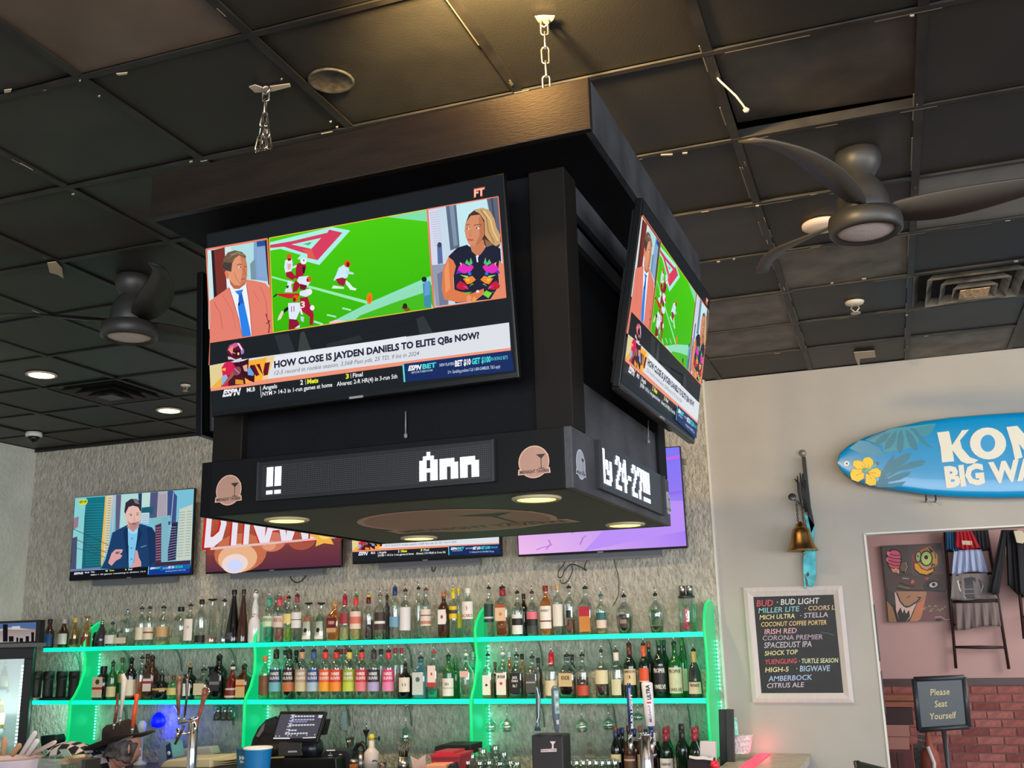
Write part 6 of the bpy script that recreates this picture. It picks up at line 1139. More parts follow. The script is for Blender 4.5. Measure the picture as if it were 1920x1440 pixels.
P.line([(680, 476), (740, 484), (770, 498)], 4, (110, 110, 116)); P.build('chalk_lettering', mat and printmat('chalk', rough=.9), t, lambda u, v, d: (u, PW-.0115-d, v))

# ================================================================== LOBBY BEYOND THE OPENING
LY = 10.2
struct(MB().bb(-2.5, 6, LY, LY+.12, 0, CEIL).build('wall_lobby', pink)); struct(MB().bb(-2.6, -2.5, WALL_Y+.1, LY+.1, 0, CEIL).build('wall_lobby_left', pink)); struct(MB().bb(-2.5, 8, WALL_Y+.1, LY+.1, CEIL+.02, CEIL+.08).build('lobby_ceiling', mat('lobby ceiling', (150, 140, 136), .8)))
zr = aty(1780, 1272, LY-.04).z
struct(MB().bb(-2.5, 6, LY-.045, LY, zr-.06, zr+.0).build('trim_3', mat('dark red brown chair rail', (66, 34, 32), .4)))
brw = struct(MB().bb(-2.5, 6, LY-.018, LY, 0, zr-.06).build('brick_wainscot', mat('mauve mortar', (150, 112, 108), .9)))
bm = [mat('brick red %d' % i, c, .8, noise=.2, nscale=30, bump=.2, bscale=80) for i, c in enumerate([(136, 78, 72), (124, 68, 64), (146, 88, 82), (112, 60, 56)])]
def bmesh_(m, w_=.204):
    me = bpy.data.meshes.new('brick'); b = MB().box((0, 0, 0), (w_, .02, .058)); me.from_pydata(b.v, [], b.f); me.materials.append(m); return me
bme = [bmesh_(m) for m in bm]; nbr = 0
for r in range(19):
    for i in range(17):
        x = -.62+i*.216+(r % 2)*.108; z = zr-.06-.04-r*.07
        if z < .05 or nbr >= 298: continue
        nbr += 1; o = bpy.data.objects.new('brick', bme[rnd.choice((0, 0, 1, 2, 3))]); COL.objects.link(o); o.parent = brw; o.location = (x+rnd.uniform(-.003, .003), LY-.022-rnd.uniform(0, .003), z)
# painting
yp = LY-.04; g6 = crop(1640, 1000, 8)
t = thing('painting', 'colourful street-art canvas of odd eyes and a grin on the pink wall', 'painting', aty(1725, 1166, LY))
q = [aty(x, y, yp) for x, y in ((1652, 1023.5), (1765, 1018.5), (1783.5, 1163), (1666.5, 1166))]; MB().prism(q, (0, .035, 0)).build('canvas', mat('umber canvas', (96, 80, 76), .7, noise=.4, nscale=12, rgb2=(70, 66, 64)), t)
P = Pic(step=.00004)
def pt(x, y): v = aty(*g6(x, y), yp-.001); return (v.x, v.z)
P.fm = pt
P.poly([(100, 190), (500, 170), (560, 600), (160, 640)], (84, 76, 72)); P.poly([(500, 170), (1000, 150), (1060, 620), (560, 640)], (92, 80, 80)); P.poly([(160, 640), (1060, 620), (1080, 860), (200, 880)], (86, 70, 64)); P.poly([(780, 870), (1090, 850), (1140, 1300), (620, 1320)], (112, 76, 74)); P.poly([(560, 320), (700, 200), (800, 180), (740, 300), (620, 440), (560, 560)], (124, 72, 74))
dk_ = (34, 26, 28)
P.ell(290, 350, 118, 112, dk_, .3); P.poly([(170, 300), (400, 340), (410, 420), (370, 560), (350, 620), (250, 570), (190, 470), (160, 400)], dk_); P.ell(295, 345, 96, 92, (214, 92, 120), .3); P.poly([(195, 390), (395, 400), (370, 500), (350, 590), (260, 560), (205, 460)], (206, 88, 108)); P.poly([(240, 520), (370, 530), (360, 600), (270, 580)], (214, 130, 96))
for k in range(5): P.line([(200, 300+k*50), (290, 330+k*50), (385, 330+k*52)], 11, dk_)
P.ell(205, 300, 24, 30, (226, 120, 150)); P.ell(190, 392, 20, 36, (200, 110, 130)); P.line([(270, 555), (320, 530), (365, 560), (350, 605)], 10, (226, 196, 170)); P.ell(440, 510, 60, 92, dk_, .2); P.ell(430, 500, 44, 74, (110, 90, 74), .2); P.line([(465, 430), (490, 500), (455, 580)], 12, (170, 150, 136))
P.poly([(620, 290), (740, 230), (820, 190), (900, 280), (950, 340), (940, 480), (860, 520), (640, 470)], (166, 120, 66)); P.poly([(800, 200), (880, 270), (840, 290)], dk_); P.poly([(850, 300), (930, 300), (945, 450), (880, 480)], (196, 150, 72)); P.line([(908, 300), (912, 380)], 12, dk_)
P.poly([(580, 450), (640, 440), (700, 520), (800, 560), (890, 520), (900, 560), (850, 620), (760, 640), (660, 610), (600, 550)], dk_); P.poly([(590, 455), (640, 450), (700, 530), (790, 565), (885, 530), (880, 570), (780, 620), (680, 600), (610, 540)], (230, 156, 40)); P.poly([(660, 450), (840, 480), (850, 500), (780, 550), (710, 520)], (196, 150, 110))
P.ell(655, 352, 48, 86, dk_, .1); P.ell(655, 352, 34, 72, (160, 176, 120), .1); P.ell(650, 342, 12, 12, dk_); P.ell(775, 375, 96, 118, dk_); P.ell(776, 376, 78, 100, (166, 190, 110)); P.ell(776, 400, 64, 70, (186, 206, 110)); P.ell(772, 360, 30, 32, dk_); P.line([(850, 500), (870, 460), (905, 475)], 16, dk_)
P.line([(600, 300), (560, 350), (600, 430)], 8, (190, 80, 70)); P.line([(880, 580), (1000, 600), (1060, 590)], 9, (170, 70, 66)); P.poly([(540, 720), (580, 690), (600, 740), (550, 760)], (200, 96, 70)); P.poly([(740, 670), (820, 665), (790, 700)], (190, 84, 66))
P.line([(370, 740), (480, 780), (590, 795)], 18, (50, 36, 34)); P.line([(330, 820), (480, 855), (800, 860), (1060, 870)], 20, (48, 36, 34)); P.line([(415, 672), (510, 682)], 14, (170, 160, 150)); P.line([(350, 790), (520, 826)], 9, (150, 130, 120))
P.ell(860, 785, 130, 86, (58, 50, 50), -.1); P.ell(865, 775, 84, 54, dk_, -.2); P.ell(882, 772, 64, 40, (206, 190, 186), -.2); P.ell(884, 768, 26, 26, dk_)
P.poly([(320, 870), (780, 870), (760, 1000), (660, 1020), (560, 1100), (470, 1110), (380, 1030), (340, 930)], (168, 124, 92)); P.poly([(300, 880), (340, 900), (400, 1060), (480, 1120), (640, 1040), (540, 1250), (470, 1330), (370, 1330), (320, 1150)], (214, 178, 166)); P.line([(330, 890), (380, 1020), (450, 1100), (520, 1100), (640, 1020), (680, 975)], 20, dk_); P.line([(640, 955), (700, 970)], 16, dk_); P.line([(480, 970), (540, 935)], 10, dk_); P.line([(640, 1040), (560, 1220)], 16, dk_)
P.poly([(340, 1200), (385, 1110), (420, 1200), (445, 1130), (470, 1210), (515, 1150), (530, 1240), (470, 1330), (370, 1330)], (44, 36, 36)); P.poly([(180, 990), (260, 1070), (330, 1330), (210, 1325)], (150, 110, 70)); P.line([(180, 990), (290, 1120), (360, 1330)], 20, dk_); P.poly([(200, 860), (300, 880), (320, 1100), (240, 1060), (180, 980)], (70, 62, 56)); P.poly([(640, 1040), (760, 990), (720, 1180), (690, 1280), (640, 1320), (520, 1320), (560, 1240)], (188, 120, 84)); P.poly([(660, 1060), (740, 1010), (700, 1180), (640, 1160)], (206, 116, 84))
for k, (x, y) in enumerate(((760, 1110), (820, 1090), (860, 1130), (910, 1090), (950, 1140), (1010, 1130), (1060, 1100), (840, 1160), (980, 1160), (740, 1135))): P.line([(x-20, y+18), (x, y-10), (x+24, y+12)], 9, (170, 176, 110) if k % 2 else (150, 150, 120))
P.line([(900, 1260), (1000, 1250), (1060, 1300), (1130, 1290)], 12, (196, 150, 160)); P.line([(1040, 1180), (1050, 1290)], 12, (170, 70, 76)); P.ell(960, 1300, 46, 18, (30, 28, 32))
P.build('painted_picture', PRINT, t, lambda u, v, d: (u, yp-.001-d, v))
# ladders used as clothes racks
gl_ = crop(1760, 980, 4.8); darkw = mat('dark ladder wood', (54, 36, 36), .5)
def Lp(x, y, Y): return aty(*gl_(x, y), Y)
t = thing('ladder_rack', 'dark wooden ladder hung on the pink wall holding folded shirts', 'ladder', Lp(150, 1310, LY-.06))
yl = LY-.07
for a, b in (((52, 60), (156, 1312)), ((430, 60), (632, 1318))): MB().tube([Lp(*a, yl), Lp(*b, yl)], .013, 6).build('rail', darkw, t)
for (a, b) in (((128, 712), (540, 700)), ((140, 918), (570, 912)), ((150, 1120), (600, 1122)), ((75, 255), (470, 240)), ((95, 470), (500, 455))): MB().tube([Lp(*a, yl), Lp((a[0]+b[0])/2, (a[1]+b[1])/2, yl), Lp(*b, yl)], [.011, .015, .011], 8).build('rung', darkw, t)
def cloth(name, label, quad, m, Y, amp=.008, fr=5, cat='shirt', grp='shirts hung on the ladder rack', th=.012, hem=.02, seed=1):
    """hanging cloth: folds down its length, real thickness"""
    r = random.Random(seed); A, B_, C_, D_ = [Vector(Lp(x, y, Y)) for x, y in quad]; nu, nv = 36, 8; vs = []; ph = [r.uniform(0, 6) for _ in range(3)]
    for side in (0, 1):
        for j in range(nv+1):
            v = j/nv
            for i in range(nu+1):
                u = i/nu; p_ = (A*(1-u)+B_*u)*(1-v)+(D_*(1-u)+C_*u)*v
                f = amp*(.3+.7*v)*(math.sin(u*fr*6.28+ph[0]+v*1.5)+.5*math.sin(u*fr*15+ph[1]))
                z = hem*v*v*math.sin(u*6+ph[2])*.5
                vs.append((p_.x, Y-.012+f-(th if side == 0 else 0), p_.z+z))
    o = (nu+1)*(nv+1); fs = []
    for j in range(nv):
        for i in range(nu):
            a = j*(nu+1)+i; fs += [(a, a+1, a+nu+2, a+nu+1), (o+a+nu+1, o+a+nu+2, o+a+1, o+a)]
    for i in range(nu): fs += [(i, o+i, o+i+1, i+1), (nv*(nu+1)+i+1, o+nv*(nu+1)+i+1, o+nv*(nu+1)+i, nv*(nu+1)+i)]
    for j in range(nv): a = j*(nu+1); fs += [(a, a+nu+1, o+a+nu+1, o+a), (a+nu, o+a+nu, o+a+2*nu+1, a+2*nu+1)]
    return tag(MB().add(vs, fs, True).build(name, m, label=None), label, cat, grp)
cl = lambda n_, c: mat('cloth '+n_, c, .9)
cloth('folded_shirt', 'blue shirt at the top left of the ladder rack', [(60, 60), (160, 60), (185, 250), (65, 250)], cl('blue', (44, 92, 132)), LY-.11, seed=2)
cloth('folded_shirt', 'red shirt with a small price tag on the ladder rack', [(150, 60), (290, 60), (375, 240), (150, 232)], cl('red', (176, 24, 44)), LY-.135, seed=3)
cloth('folded_shirt', 'black shirt at the top right of the ladder rack', [(265, 60), (430, 60), (460, 240), (290, 228)], cl('black', (34, 34, 38)), LY-.12, seed=4)
tag(MB().prism([Lp(x, y, LY-.165) for x, y in ((208, 160), (300, 165), (304, 202), (214, 198))], (0, .002, 0)).build('price_tag', mat('cream tag', (220, 200, 170), .7)), 'small cream price tag on the red shirt', 'tag')
cloth('hanging_shirt', 'pale blue pleated shirt on the ladder rack', [(135, 250), (380, 240), (440, 440), (115, 465)], cl('pale blue', (166, 180, 212)), LY-.105, amp=.014, fr=5, seed=5)
sh = cloth('hanging_shirt', 'grey shirt with dark round badge print on the ladder rack', [(120, 460), (430, 455), (530, 690), (105, 690)], cl('grey', (128, 120, 118)), LY-.125, amp=.004, fr=3, seed=6)
P = Pic(step=.00004); P.fm = lambda x, y: (lambda v: (v.x, v.z))(Lp(x, y, LY-.148))
P.ell(295, 600, 110, 84, (44, 42, 46)); P.poly([(180, 540), (230, 500), (300, 488), (370, 510), (390, 545), (350, 550), (300, 525), (240, 530), (205, 560)], (40, 38, 42)); P.ell(295, 612, 78, 58, (58, 56, 60)); P.line([(225, 600), (365, 596)], 8, (128, 120, 118)); P.line([(235, 640), (355, 636)], 6, (128, 120, 118)); P.line([(170, 520), (190, 600), (240, 680)], 14, (206, 198, 190)); P.line([(400, 560), (380, 640)], 10, (170, 164, 158)); P.rect(155, 465, 178, 480, (40, 30, 30))
P.build('badge_print', PRINT, sh, lambda u, v, d: (u, LY-.150-d, v))
cloth('hanging_shirt', 'taupe gathered cloth hanging between the lower ladder rungs', [(140, 725), (530, 720), (560, 930), (150, 960)], cl('taupe', (126, 112, 108)), LY-.1, amp=.016, fr=5, seed=7)
cloth('black_jacket', 'black jacket sleeve hanging beside the ladder rack', [(560, 70), (620, 70), (540, 640), (440, 640)], cl('jacket', (30, 32, 36)), LY-.16, amp=.012, fr=1, cat='jacket', grp='black jackets', seed=8, th=.05)
cloth('black_jacket', 'black jacket body hanging near the edge of the opening', [(600, 70), (700, 70), (760, 680), (620, 575)], cl('jacket', (30, 32, 36)), LY-.16, amp=.014, fr=2, cat='jacket', grp='black jackets', seed=9, th=.05)
t = thing('ladder_rack', 'second dark ladder, cut by the edge of the picture', 'ladder', Lp(740, 1040, LY-.06))
for a, b in (((672, 70), (770, 1045)), ((1060, 70), (1240, 1045))): MB().tube([Lp(*a, LY-.2), Lp(*b, LY-.2)], .014, 6).build('rail', darkw, t)
for y in (190, 438, 660, 850): MB().tube([Lp(690+y*.08, y, LY-.2), Lp(1100+y*.1, y, LY-.2)], .012, 6).build('rung', darkw, t)
cloth('black_shirt', 'black shirt folded over the second ladder', [(700, 190), (1080, 190), (1120, 640), (730, 640)], cl('black', (34, 34, 38)), LY-.23, seed=11)
tag(MB().prism([Lp(x, y, LY-.27) for x, y in ((672, 72), (740, 68), (790, 120), (760, 190), (700, 180))], (0, .02, 0)).build('folded_hat', cl('cream', (214, 206, 176)), None, bevel=.006), 'cream cap at the top of the second ladder', 'hat')
# seat-yourself sign
ys = 7.5; gs = crop(1600, 960, 3)
def Gp(x, y, Y=ys): return aty(*gs(x, y), Y)
t = thing('floor_sign', 'black framed stand sign asking guests to seat themselves, in gold letters', 'sign', Gp(530, 1440))
o1 = [Gp(*q) for q in ((342, 942), (622, 930), (648, 1206), (372, 1226))]; fm_ = mat('dark grey sign frame', (52, 56, 60), .4)
for i in range(4):
    a, b = o1[i], o1[(i+1) % 4]; MB().tube([a+(b-a)*-.01, b+(a-b)*-.01], .017, 8).build('frame_rail', fm_, t)
MB().prism([Vector((p.x, ys-.004, p.z)) for p in o1], (0, .02, 0)).build('sign_panel', mat('slate panel', (58, 66, 74), .35), t)
P = Pic(step=.00004); P.fm = lambda x, y: (lambda v: (v.x, v.z))(Gp(x, y)); gold = (222, 206, 150)
for s, a, b in (('Please', (434, 1032), (542, 1026)), ('Seat', (458, 1098), (528, 1093)), ('Yourself', (428, 1168), (578, 1158))): P.text(s, a, b, 36, gold, .01)
P.build('lettering', PRINT, t, lambda u, v, d: (u, ys-.005-d, v))
p0 = Gp(508, 1225); MB().tube([p0, Vector((Gp(535, 1440).x, ys, EYE-.9)), Vector((Gp(550, 1500).x+.02, ys, .02))], .015, 10).build('pole', fm_, t)
MB().lathe([(0, .02), (.16, .018), (.18, 0)], (Gp(550, 1500).x+.02, ys, 0), 28).build('base', fm_, t)
# clutter at the left of the opening
yc = 9.6
def bxs(name, label, cat, x0, y0, x1, y1, Y, D, m, grp=None, bev=.003, parts=None):
    a = Gp(x0, y1, Y); b = Gp(x1, y0, Y); t = thing(name, label, cat, ((a.x+b.x)/2, Y, a.z), grp)
    MB().bb(a.x, b.x, Y, Y+D, a.z, b.z).build('case', m, t, bevel=bev); return t, a, b
wd = mat('red brown wood', (120, 66, 46), .5, noise=.3, nscale=8, stretch=(1, 6, 6))
t, a, b = bxs('wooden_crate', 'reddish brown wooden box under the rail behind the sign', 'box', 175, 1030, 335, 1098, yc, .3, wd)
MB().bb(a.x, b.x+.01, yc-.006, yc, (a.z+b.z)/2-.004, (a.z+b.z)/2+.004).build('groove', mat('dark wood gap', (60, 30, 24), .7), t)
mv = mat('mauve card', (166, 116, 104), .7)
t, a, b = bxs('card_box', 'upper mauve cardboard box left of the sign pole', 'box', 188, 1198, 312, 1264, yc, .25, mv, 'mauve boxes')
t, a, b = bxs('card_box', 'lower mauve cardboard box left of the sign pole', 'box', 188, 1267, 310, 1336, yc, .25, mv, 'mauve boxes')
t, a, b = bxs('storage_box', 'dark brown storage box between the wooden box and the mauve boxes', 'box', 182, 1100, 330, 1196, yc, .28, mat('dark brown card', (58, 38, 36), .7))
t, a, b = bxs('cupboard', 'dark red cupboard holding the mauve boxes', 'cupboard', 170, 1338, 330, 1800, yc-.02, .4, mat('oxblood', (92, 34, 32), .5))
for q_ in (200, 250): MB().bb(Gp(q_, 1400, yc-.03).x, Gp(q_+36, 1400, yc-.03).x, yc-.03, yc-.02, EYE-1.4, Gp(0, 1350, yc-.03).z).build('door_panel', mat('dark oxblood', (70, 26, 24), .5), t)
t = thing('bottle_rack', 'dark slatted rack beside the sign pole', 'rack', Gp(380, 1440, 8.4)); rk = mat('dark rack', (48, 48, 52), .5)
for i in range(6):
    a = Gp(362, 1236+i*34, 8.4); b = Gp(414, 1230+i*34, 8.4); MB().box((a+b)/2, ((b-a).length, .02, .03), Matrix.Rotation(.2, 3, 'Y')).build('slat', rk, t)
a = Gp(338, 1330, 8.4); b = Gp(416, 1500, 8.4); MB().bb(a.x, b.x, 8.4, 8.7, 0, a.z).build('cabinet', rk, t, bevel=.004)
p = Gp(448, 1520, 8.2); t = thing('umbrella_stand', 'red brown conical bundle with a pale tip behind the sign pole', 'umbrella', p)
zt = Gp(440, 1240, 8.2).z; MB().lathe([(.075, p.z), (.06, p.z+.2), (.03, zt-.1), (.012, zt)], (p.x, 8.2, 0), 16).build('canopy', mat('rust fabric', (134, 66, 48), .7), t); MB().tube([(p.x-.01, 8.14, zt-.09), (p.x+.02, 8.13, zt-.2), (p.x+.01, 8.12, zt-.28)], .014, 6).build('strap', mat('pale strap', (200, 190, 186), .6), t)
# edge-on black frames on the far side of the opening's left jamb
for (y0, y1, x) in ((520, 840, 100), (900, 1140, 148)):
    a = gs(x, y0); b = gs(x+(y1-y0)*.12, y1); A = aty(*a, WALL_Y+.02); B_ = aty(*b, WALL_Y+.02)
    tag(MB().bb(OPL-.004, OPL+.012, WALL_Y+.04, WALL_Y+.14, B_.z, A.z).build('notice_frame', BLACKP, bevel=.002), 'thin black frame seen edge on in the %s part of the doorway jamb' % ('upper' if y0 < 600 else 'lower'), 'frame')
p = Gp(60, 1400, 6.0); cp = aty(1622, 1425, 5.6); t = local('bar_chair', 'black chair back just showing at the bottom edge before the painted wall', 'chair', Matrix.Translation((cp.x+.08, 5.43, 0)) @ Matrix.Rotation(-1.1, 4, 'Z'))
cx, cy = 0, 0; zt = aty(1618, 1425, 5.6).z
for s in (-1, 1):
    MB().tube([(cx+s*.19, cy+.02, .02), (cx+s*.18, cy, .75), (cx+s*.165, cy-.05, zt)], .016, 8).build('back_leg', BLACKP, t); MB().tube([(cx+s*.2, cy-.42, .02), (cx+s*.18, cy-.38, .75)], .016, 8).build('front_leg', BLACKP, t)
MB().box((cx, cy-.2, .77), (.4, .4, .05)).build('seat', mat('black vinyl', (26, 26, 28), .4), t, bevel=.015)
MB().box((cx, cy-.045, zt-.05), (.34, .025, .1), Matrix.Rotation(-.1, 3, 'X')).build('backrest', mat('black vinyl', (26, 26, 28), .4), t, bevel=.01)
# ================================================================== BAR, TAPS AND THINGS ON THEM
BZ = EYE-.745
# return counter against the painted wall, and the main bar in front (below the picture)
xr = aty(1520, 1410, PW).x
pale = mat('grey beige stone top', (170, 162, 150), .38, noise=.12, nscale=14)
t = thing('bar_return', 'pale grey counter end running from the painted wall towards the room', 'counter', (xr-.25, 5.9, 0))
MB().bb(xr-.45, xr, 4.9, PW, BZ-.045, BZ).build('worktop', pale, t, bevel=.004)
MB().bb(xr-.42, xr-.08, 4.95, PW, 0, BZ-.045).build('front_panel', mat('blue grey bar panel', (84, 88, 100), .5), t)
t = thing('bar_counter', 'long pale bar counter in front, below the picture', 'counter', (-3.5, 4.5, 0))
MB().bb(-6.2, xr, 4.2, 4.85, BZ-.045, BZ).build('worktop', pale, t, bevel=.004)
MB().bb(-6.1, xr-.08, 4.35, 4.7, 0, BZ-.045).build('front_panel', mat('blue grey bar panel', (84, 88, 100), .5), t)
SZ = BZ-.02
t = thing('service_counter', 'steel service ledge holding the beer towers, below the picture', 'counter', (-3.6, 5.25, 0))
MB().bb(-6.0, -1.06, 4.95, 5.5, SZ-.03, SZ).build('worktop', STEEL, t)
for x in (-5.9, -4.3, -2.7, -1.15): MB().bb(x-.03, x+.03, 5.0, 5.45, 0, SZ-.03).build('leg', STEEL, t)
# red reflection on the counter end, imitated by a thin glowing sheet
a = aty(1436, 1411, PW-.02); t = thing('red_reflection_sheet', 'glowing red sheet standing in for a reflection on the pale counter', 'reflection', (a.x, PW-.03, BZ))
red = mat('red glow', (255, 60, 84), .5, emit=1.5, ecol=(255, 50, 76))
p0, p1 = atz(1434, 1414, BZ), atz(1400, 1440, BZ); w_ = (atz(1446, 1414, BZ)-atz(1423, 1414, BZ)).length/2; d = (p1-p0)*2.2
MB().prism([p0+Vector((-w_, 0, .002)), p0+Vector((w_, 0, .002)), p0+d+Vector((w_, 0, .002)), p0+d+Vector((-w_, 0, .002))], (0, 0, .003)).build('glowing_sheet', red, t)
lamp('POINT', 'red_reflection_fill', (p0.x, PW-.09, BZ+.05), .3, (1, .1, .16), .04)  # extra red lamp added for the glow round the reflection
# black menu holders, basket, card
def px2(x, y, Y): return aty(x, y, Y)
t = thing('menu_holder', 'two black upright folders standing at the bar end by the green divider', 'folder', px2(1362, 1432, 6.5))
fb = mat('dark folder', (28, 34, 34), .5)
for (x0, x1, y0, Y) in ((1347, 1362, 1330, 6.5), (1360, 1375, 1330, 6.46)):
    A = px2(x0, y0, Y); B_ = px2(x1+2, 1436, Y); MB().prism([A, px2(x1-1, y0+1, Y), px2(x1+2, 1432, Y), px2(x0+3, 1436, Y)], (0, .05, 0)).build('folder', fb, t, bevel=.003)
A = px2(1374, 1345, 6.7); t = tag(MB().prism([px2(1373, 1345, 6.7), px2(1381, 1346, 6.7), px2(1385, 1383, 6.7), px2(1374, 1386, 6.7)], (0, .01, 0)).build('teal_card', mat('teal card', (120, 196, 196), .5, noise=.6, nscale=30)), 'small teal printed card behind the black folders', 'card')
t = thing('pink_basket', 'small pink patterned basket beside the black folders', 'basket', px2(1390, 1414, 6.6))
MB().prism([px2(1372, 1381, 6.6), px2(1407, 1380, 6.6), px2(1402, 1414, 6.6), px2(1376, 1414, 6.6)], (0, .12, 0)).build('side', mat('pink patterned basket', (206, 168, 178), .6, noise=.5, nscale=60), t, bevel=.002)
MB().tube([px2(1371, 1381, 6.595), px2(1408, 1380, 6.595)], .004, 6).build('rim', WHITEP, t)
t = tag(MB().prism([px2(1312, 1390, 6.2), px2(1341, 1391, 6.2), px2(1342, 1440, 6.2), px2(1312, 1440, 6.2)], (0, .05, 0)).build('white_card', mat('white pad', (206, 200, 200), .6), bevel=.004), 'plain white card standing before the last wine bottles', 'card')
t = thing('dark_box', 'dark maroon box with a torn white top edge beside the wine', 'box', px2(1314, 1440, 6.1))
MB().prism([px2(1292, 1420, 6.1), px2(1336, 1424, 6.1), px2(1337, 1446, 6.1), px2(1290, 1446, 6.1)], (0, .14, 0)).build('case', mat('maroon black', (36, 22, 26), .6), t)
MB().prism([px2(x, y, 6.09) for x, y in ((1292, 1417), (1304, 1419), (1318, 1418), (1330, 1421), (1337, 1420), (1336, 1426), (1320, 1424), (1305, 1424), (1292, 1421))], (0, .02, 0)).build('torn_edge', WHITEP, t)
t = tag(MB().lathe([(0, .022), (.018, .02), (.026, 0), (.022, -.02), (0, -.026)], px2(1340, 1434, 6.05), 14).build('red_ball', mat('red plastic', (220, 40, 60), .3)), 'small round red thing beside the dark box', 'ball')

# ---- beer taps
bar_blue = mat('deep blue handle', (24, 42, 110), .25, coat=.5)
YT = 5.35
def handle(name, label, pts, ws, m, lean=None, text=None, tcol=None, Y=YT, ferrule=True, finial=None, flat=.5):
    P0 = [px2(x, y, Y) for x, y in pts]; rr = [w/2*Y/F for w in ws]
    t = thing(name, label, 'tap handle', P0[-1])
    MB().tube(P0, rr, 12, flat=1.0).build('grip', m, t)
    if ferrule:
        d = (P0[-1]-P0[-2]).normalized(); MB().tube([P0[-1], P0[-1]+d*.02, P0[-1]+d*.045], [rr[-1]*.7, rr[-1]*.9, rr[-1]*.5], 10).build('ferrule', CHROME, t)
    if text:
        P = Pic(step=.00004); s, a, b, h = text; P.text(s, a, b, h, tcol, .04, up=(-1, 0)); P.build('lettering', PRINT, t, (lambda t_: (lambda u, v, d: tuple(px2(u, v, Y-t_-d*2))))(max(rr)*1.03+.001))
    return t
# right chrome tower with two handles
def tower(px, topy, w, label, Y=YT):
    a = px2(px, topy, Y); r = w/2*Y/F; t = thing('beer_tower', label, 'beer tap', (a.x, Y, BZ-.04))
    MB().lathe([(r*1.25, SZ), (r*1.25, SZ+.02), (r, SZ+.03), (r, a.z-.012), (r*1.04, a.z-.01), (r*1.04, a.z), (0, a.z+.002)], (a.x, Y, 0), 28).build('column', CHROME, t); return t, a, r
t, a, r = tower(1210, 1374, 24, 'chrome beer tower with blue and white tap handles')
for s, px, py in ((-1, 1182, 1388), (1, 1222, 1390)):
    q = px2(px, py, YT-.06); MB().tube([(a.x+s*r*.5, YT, q.z), (q.x+.0, YT-.03, q.z), (q.x, YT-.06, q.z)], .011, 10).tube([(q.x, YT-.06, q.z+.018), (q.x, YT-.06, q.z-.02), (q.x, YT-.075, q.z-.06)], [.01, .013, .009], 10).build('faucet', CHROME, t)
handle('beer_tap', 'dark blue beer tap handle with white upright lettering', [(1179, 1281), (1179, 1290), (1181, 1330), (1183, 1372)], [6, 10, 9, 7], bar_blue, text=('BUD LIGHT', (1187.5, 1366), (1185, 1300), 4, ), tcol=WH)
handle('beer_tap', 'white beer tap handle lettered ULTRA in black and red', [(1213, 1279), (1213, 1282), (1218, 1340), (1219.5, 1361)], [17, 21, 18, 17], mat('white lacquer', (226, 220, 224), .3, coat=.4), text=('ULTRA', (1221, 1312), (1217, 1284), 7), tcol=BK, ferrule=False)
t = [o for o in COL.objects if str(o.get('label', '')).startswith('white beer tap')][0]; MB().tube([px2(1220, 1361, YT), px2(1222, 1382, YT)], [.014, .01], 10).build('sleeve', bar_blue, t)
P = Pic(step=.00004); P.text('Michelob', (1223, 1355), (1219, 1322), 5, (110, 90, 110), .01, .3, up=(-1, 0)); P.poly([(1213, 1316), (1221, 1316), (1221, 1319), (1213, 1319)], (190, 20, 60)); P.build('lettering', PRINT, t, lambda u, v, d: tuple(px2(u, v, YT-.031-d)))
# black tap box with cocktail logo and two fish-like handles
A, B_ = px2(996, 1378, YT), px2(1055, 1378, YT)
t = thing('tap_box', 'tall black box tap tower with a white cocktail glass logo', 'beer tap', ((A.x+B_.x)/2, YT, BZ-.04))
MB().bb(A.x, B_.x, YT, YT+.14, SZ, A.z).build('housing', mat('matt black housing', (34, 32, 36), .5), t, bevel=.008)
P = Pic(step=.00004); gq = crop(740, 1340, 6); P.fm = gq; P.poly([(1745, 300), (1812, 300), (1788, 335), (1788, 380), (1768, 380), (1770, 335)], (226, 206, 214)); P.poly([(1645, 390), (1820, 380), (1822, 415), (1645, 422)], (226, 206, 214)); P.text('MIDNIGHT TAVERN', (1652, 412), (1816, 405), 16, (60, 50, 54), .02)
P.build('logo', PRINT, t, lambda u, v, d: tuple(px2(u, v, YT-.001-d)))
lg = mat('blue grey handle', (84, 100, 116), .35, coat=.3)
handle('beer_tap', 'dark teal narrow tap handle with a white line on the black tap box', [(1006, 1287), (1009, 1300), (1009, 1345), (1008, 1360), (1008, 1370)], [5, 10, 8, 7, 13], mat('dark teal handle', (40, 76, 88), .3, coat=.4), ferrule=False)
t = handle('beer_tap', 'grey blue paddle tap handle with pale lettered panel', [(1041, 1286), (1041, 1292), (1042, 1340), (1044, 1365), (1045, 1374)], [9, 16, 14, 9, 4], lg, ferrule=False)
P = Pic(step=.00004); P.poly([(1038, 1295), (1047, 1295), (1049, 1338), (1041, 1338)], (150, 186, 196)); 
for k in range(4): P.ell(1043.5+k*.6, 1303+k*9, 3, 3, (110, 150, 120) if k % 2 else (206, 216, 220))
P.poly([(1043, 1350), (1048, 1350), (1048, 1358), (1044, 1358)], (200, 206, 214)); P.build('printed_panel', PRINT, t, lambda u, v, d: tuple(px2(u, v, YT-.0235-d)))
P = Pic(step=.00004); P.line([(1007, 1290), (1011, 1310), (1010, 1345), (1006, 1355)], 1.4, WH)
P.build('white_line', PRINT, [o for o in COL.objects if str(o.get('label', '')).startswith('dark teal narrow')][0], lambda u, v, d: tuple(px2(u, v, YT-.0155-d)))
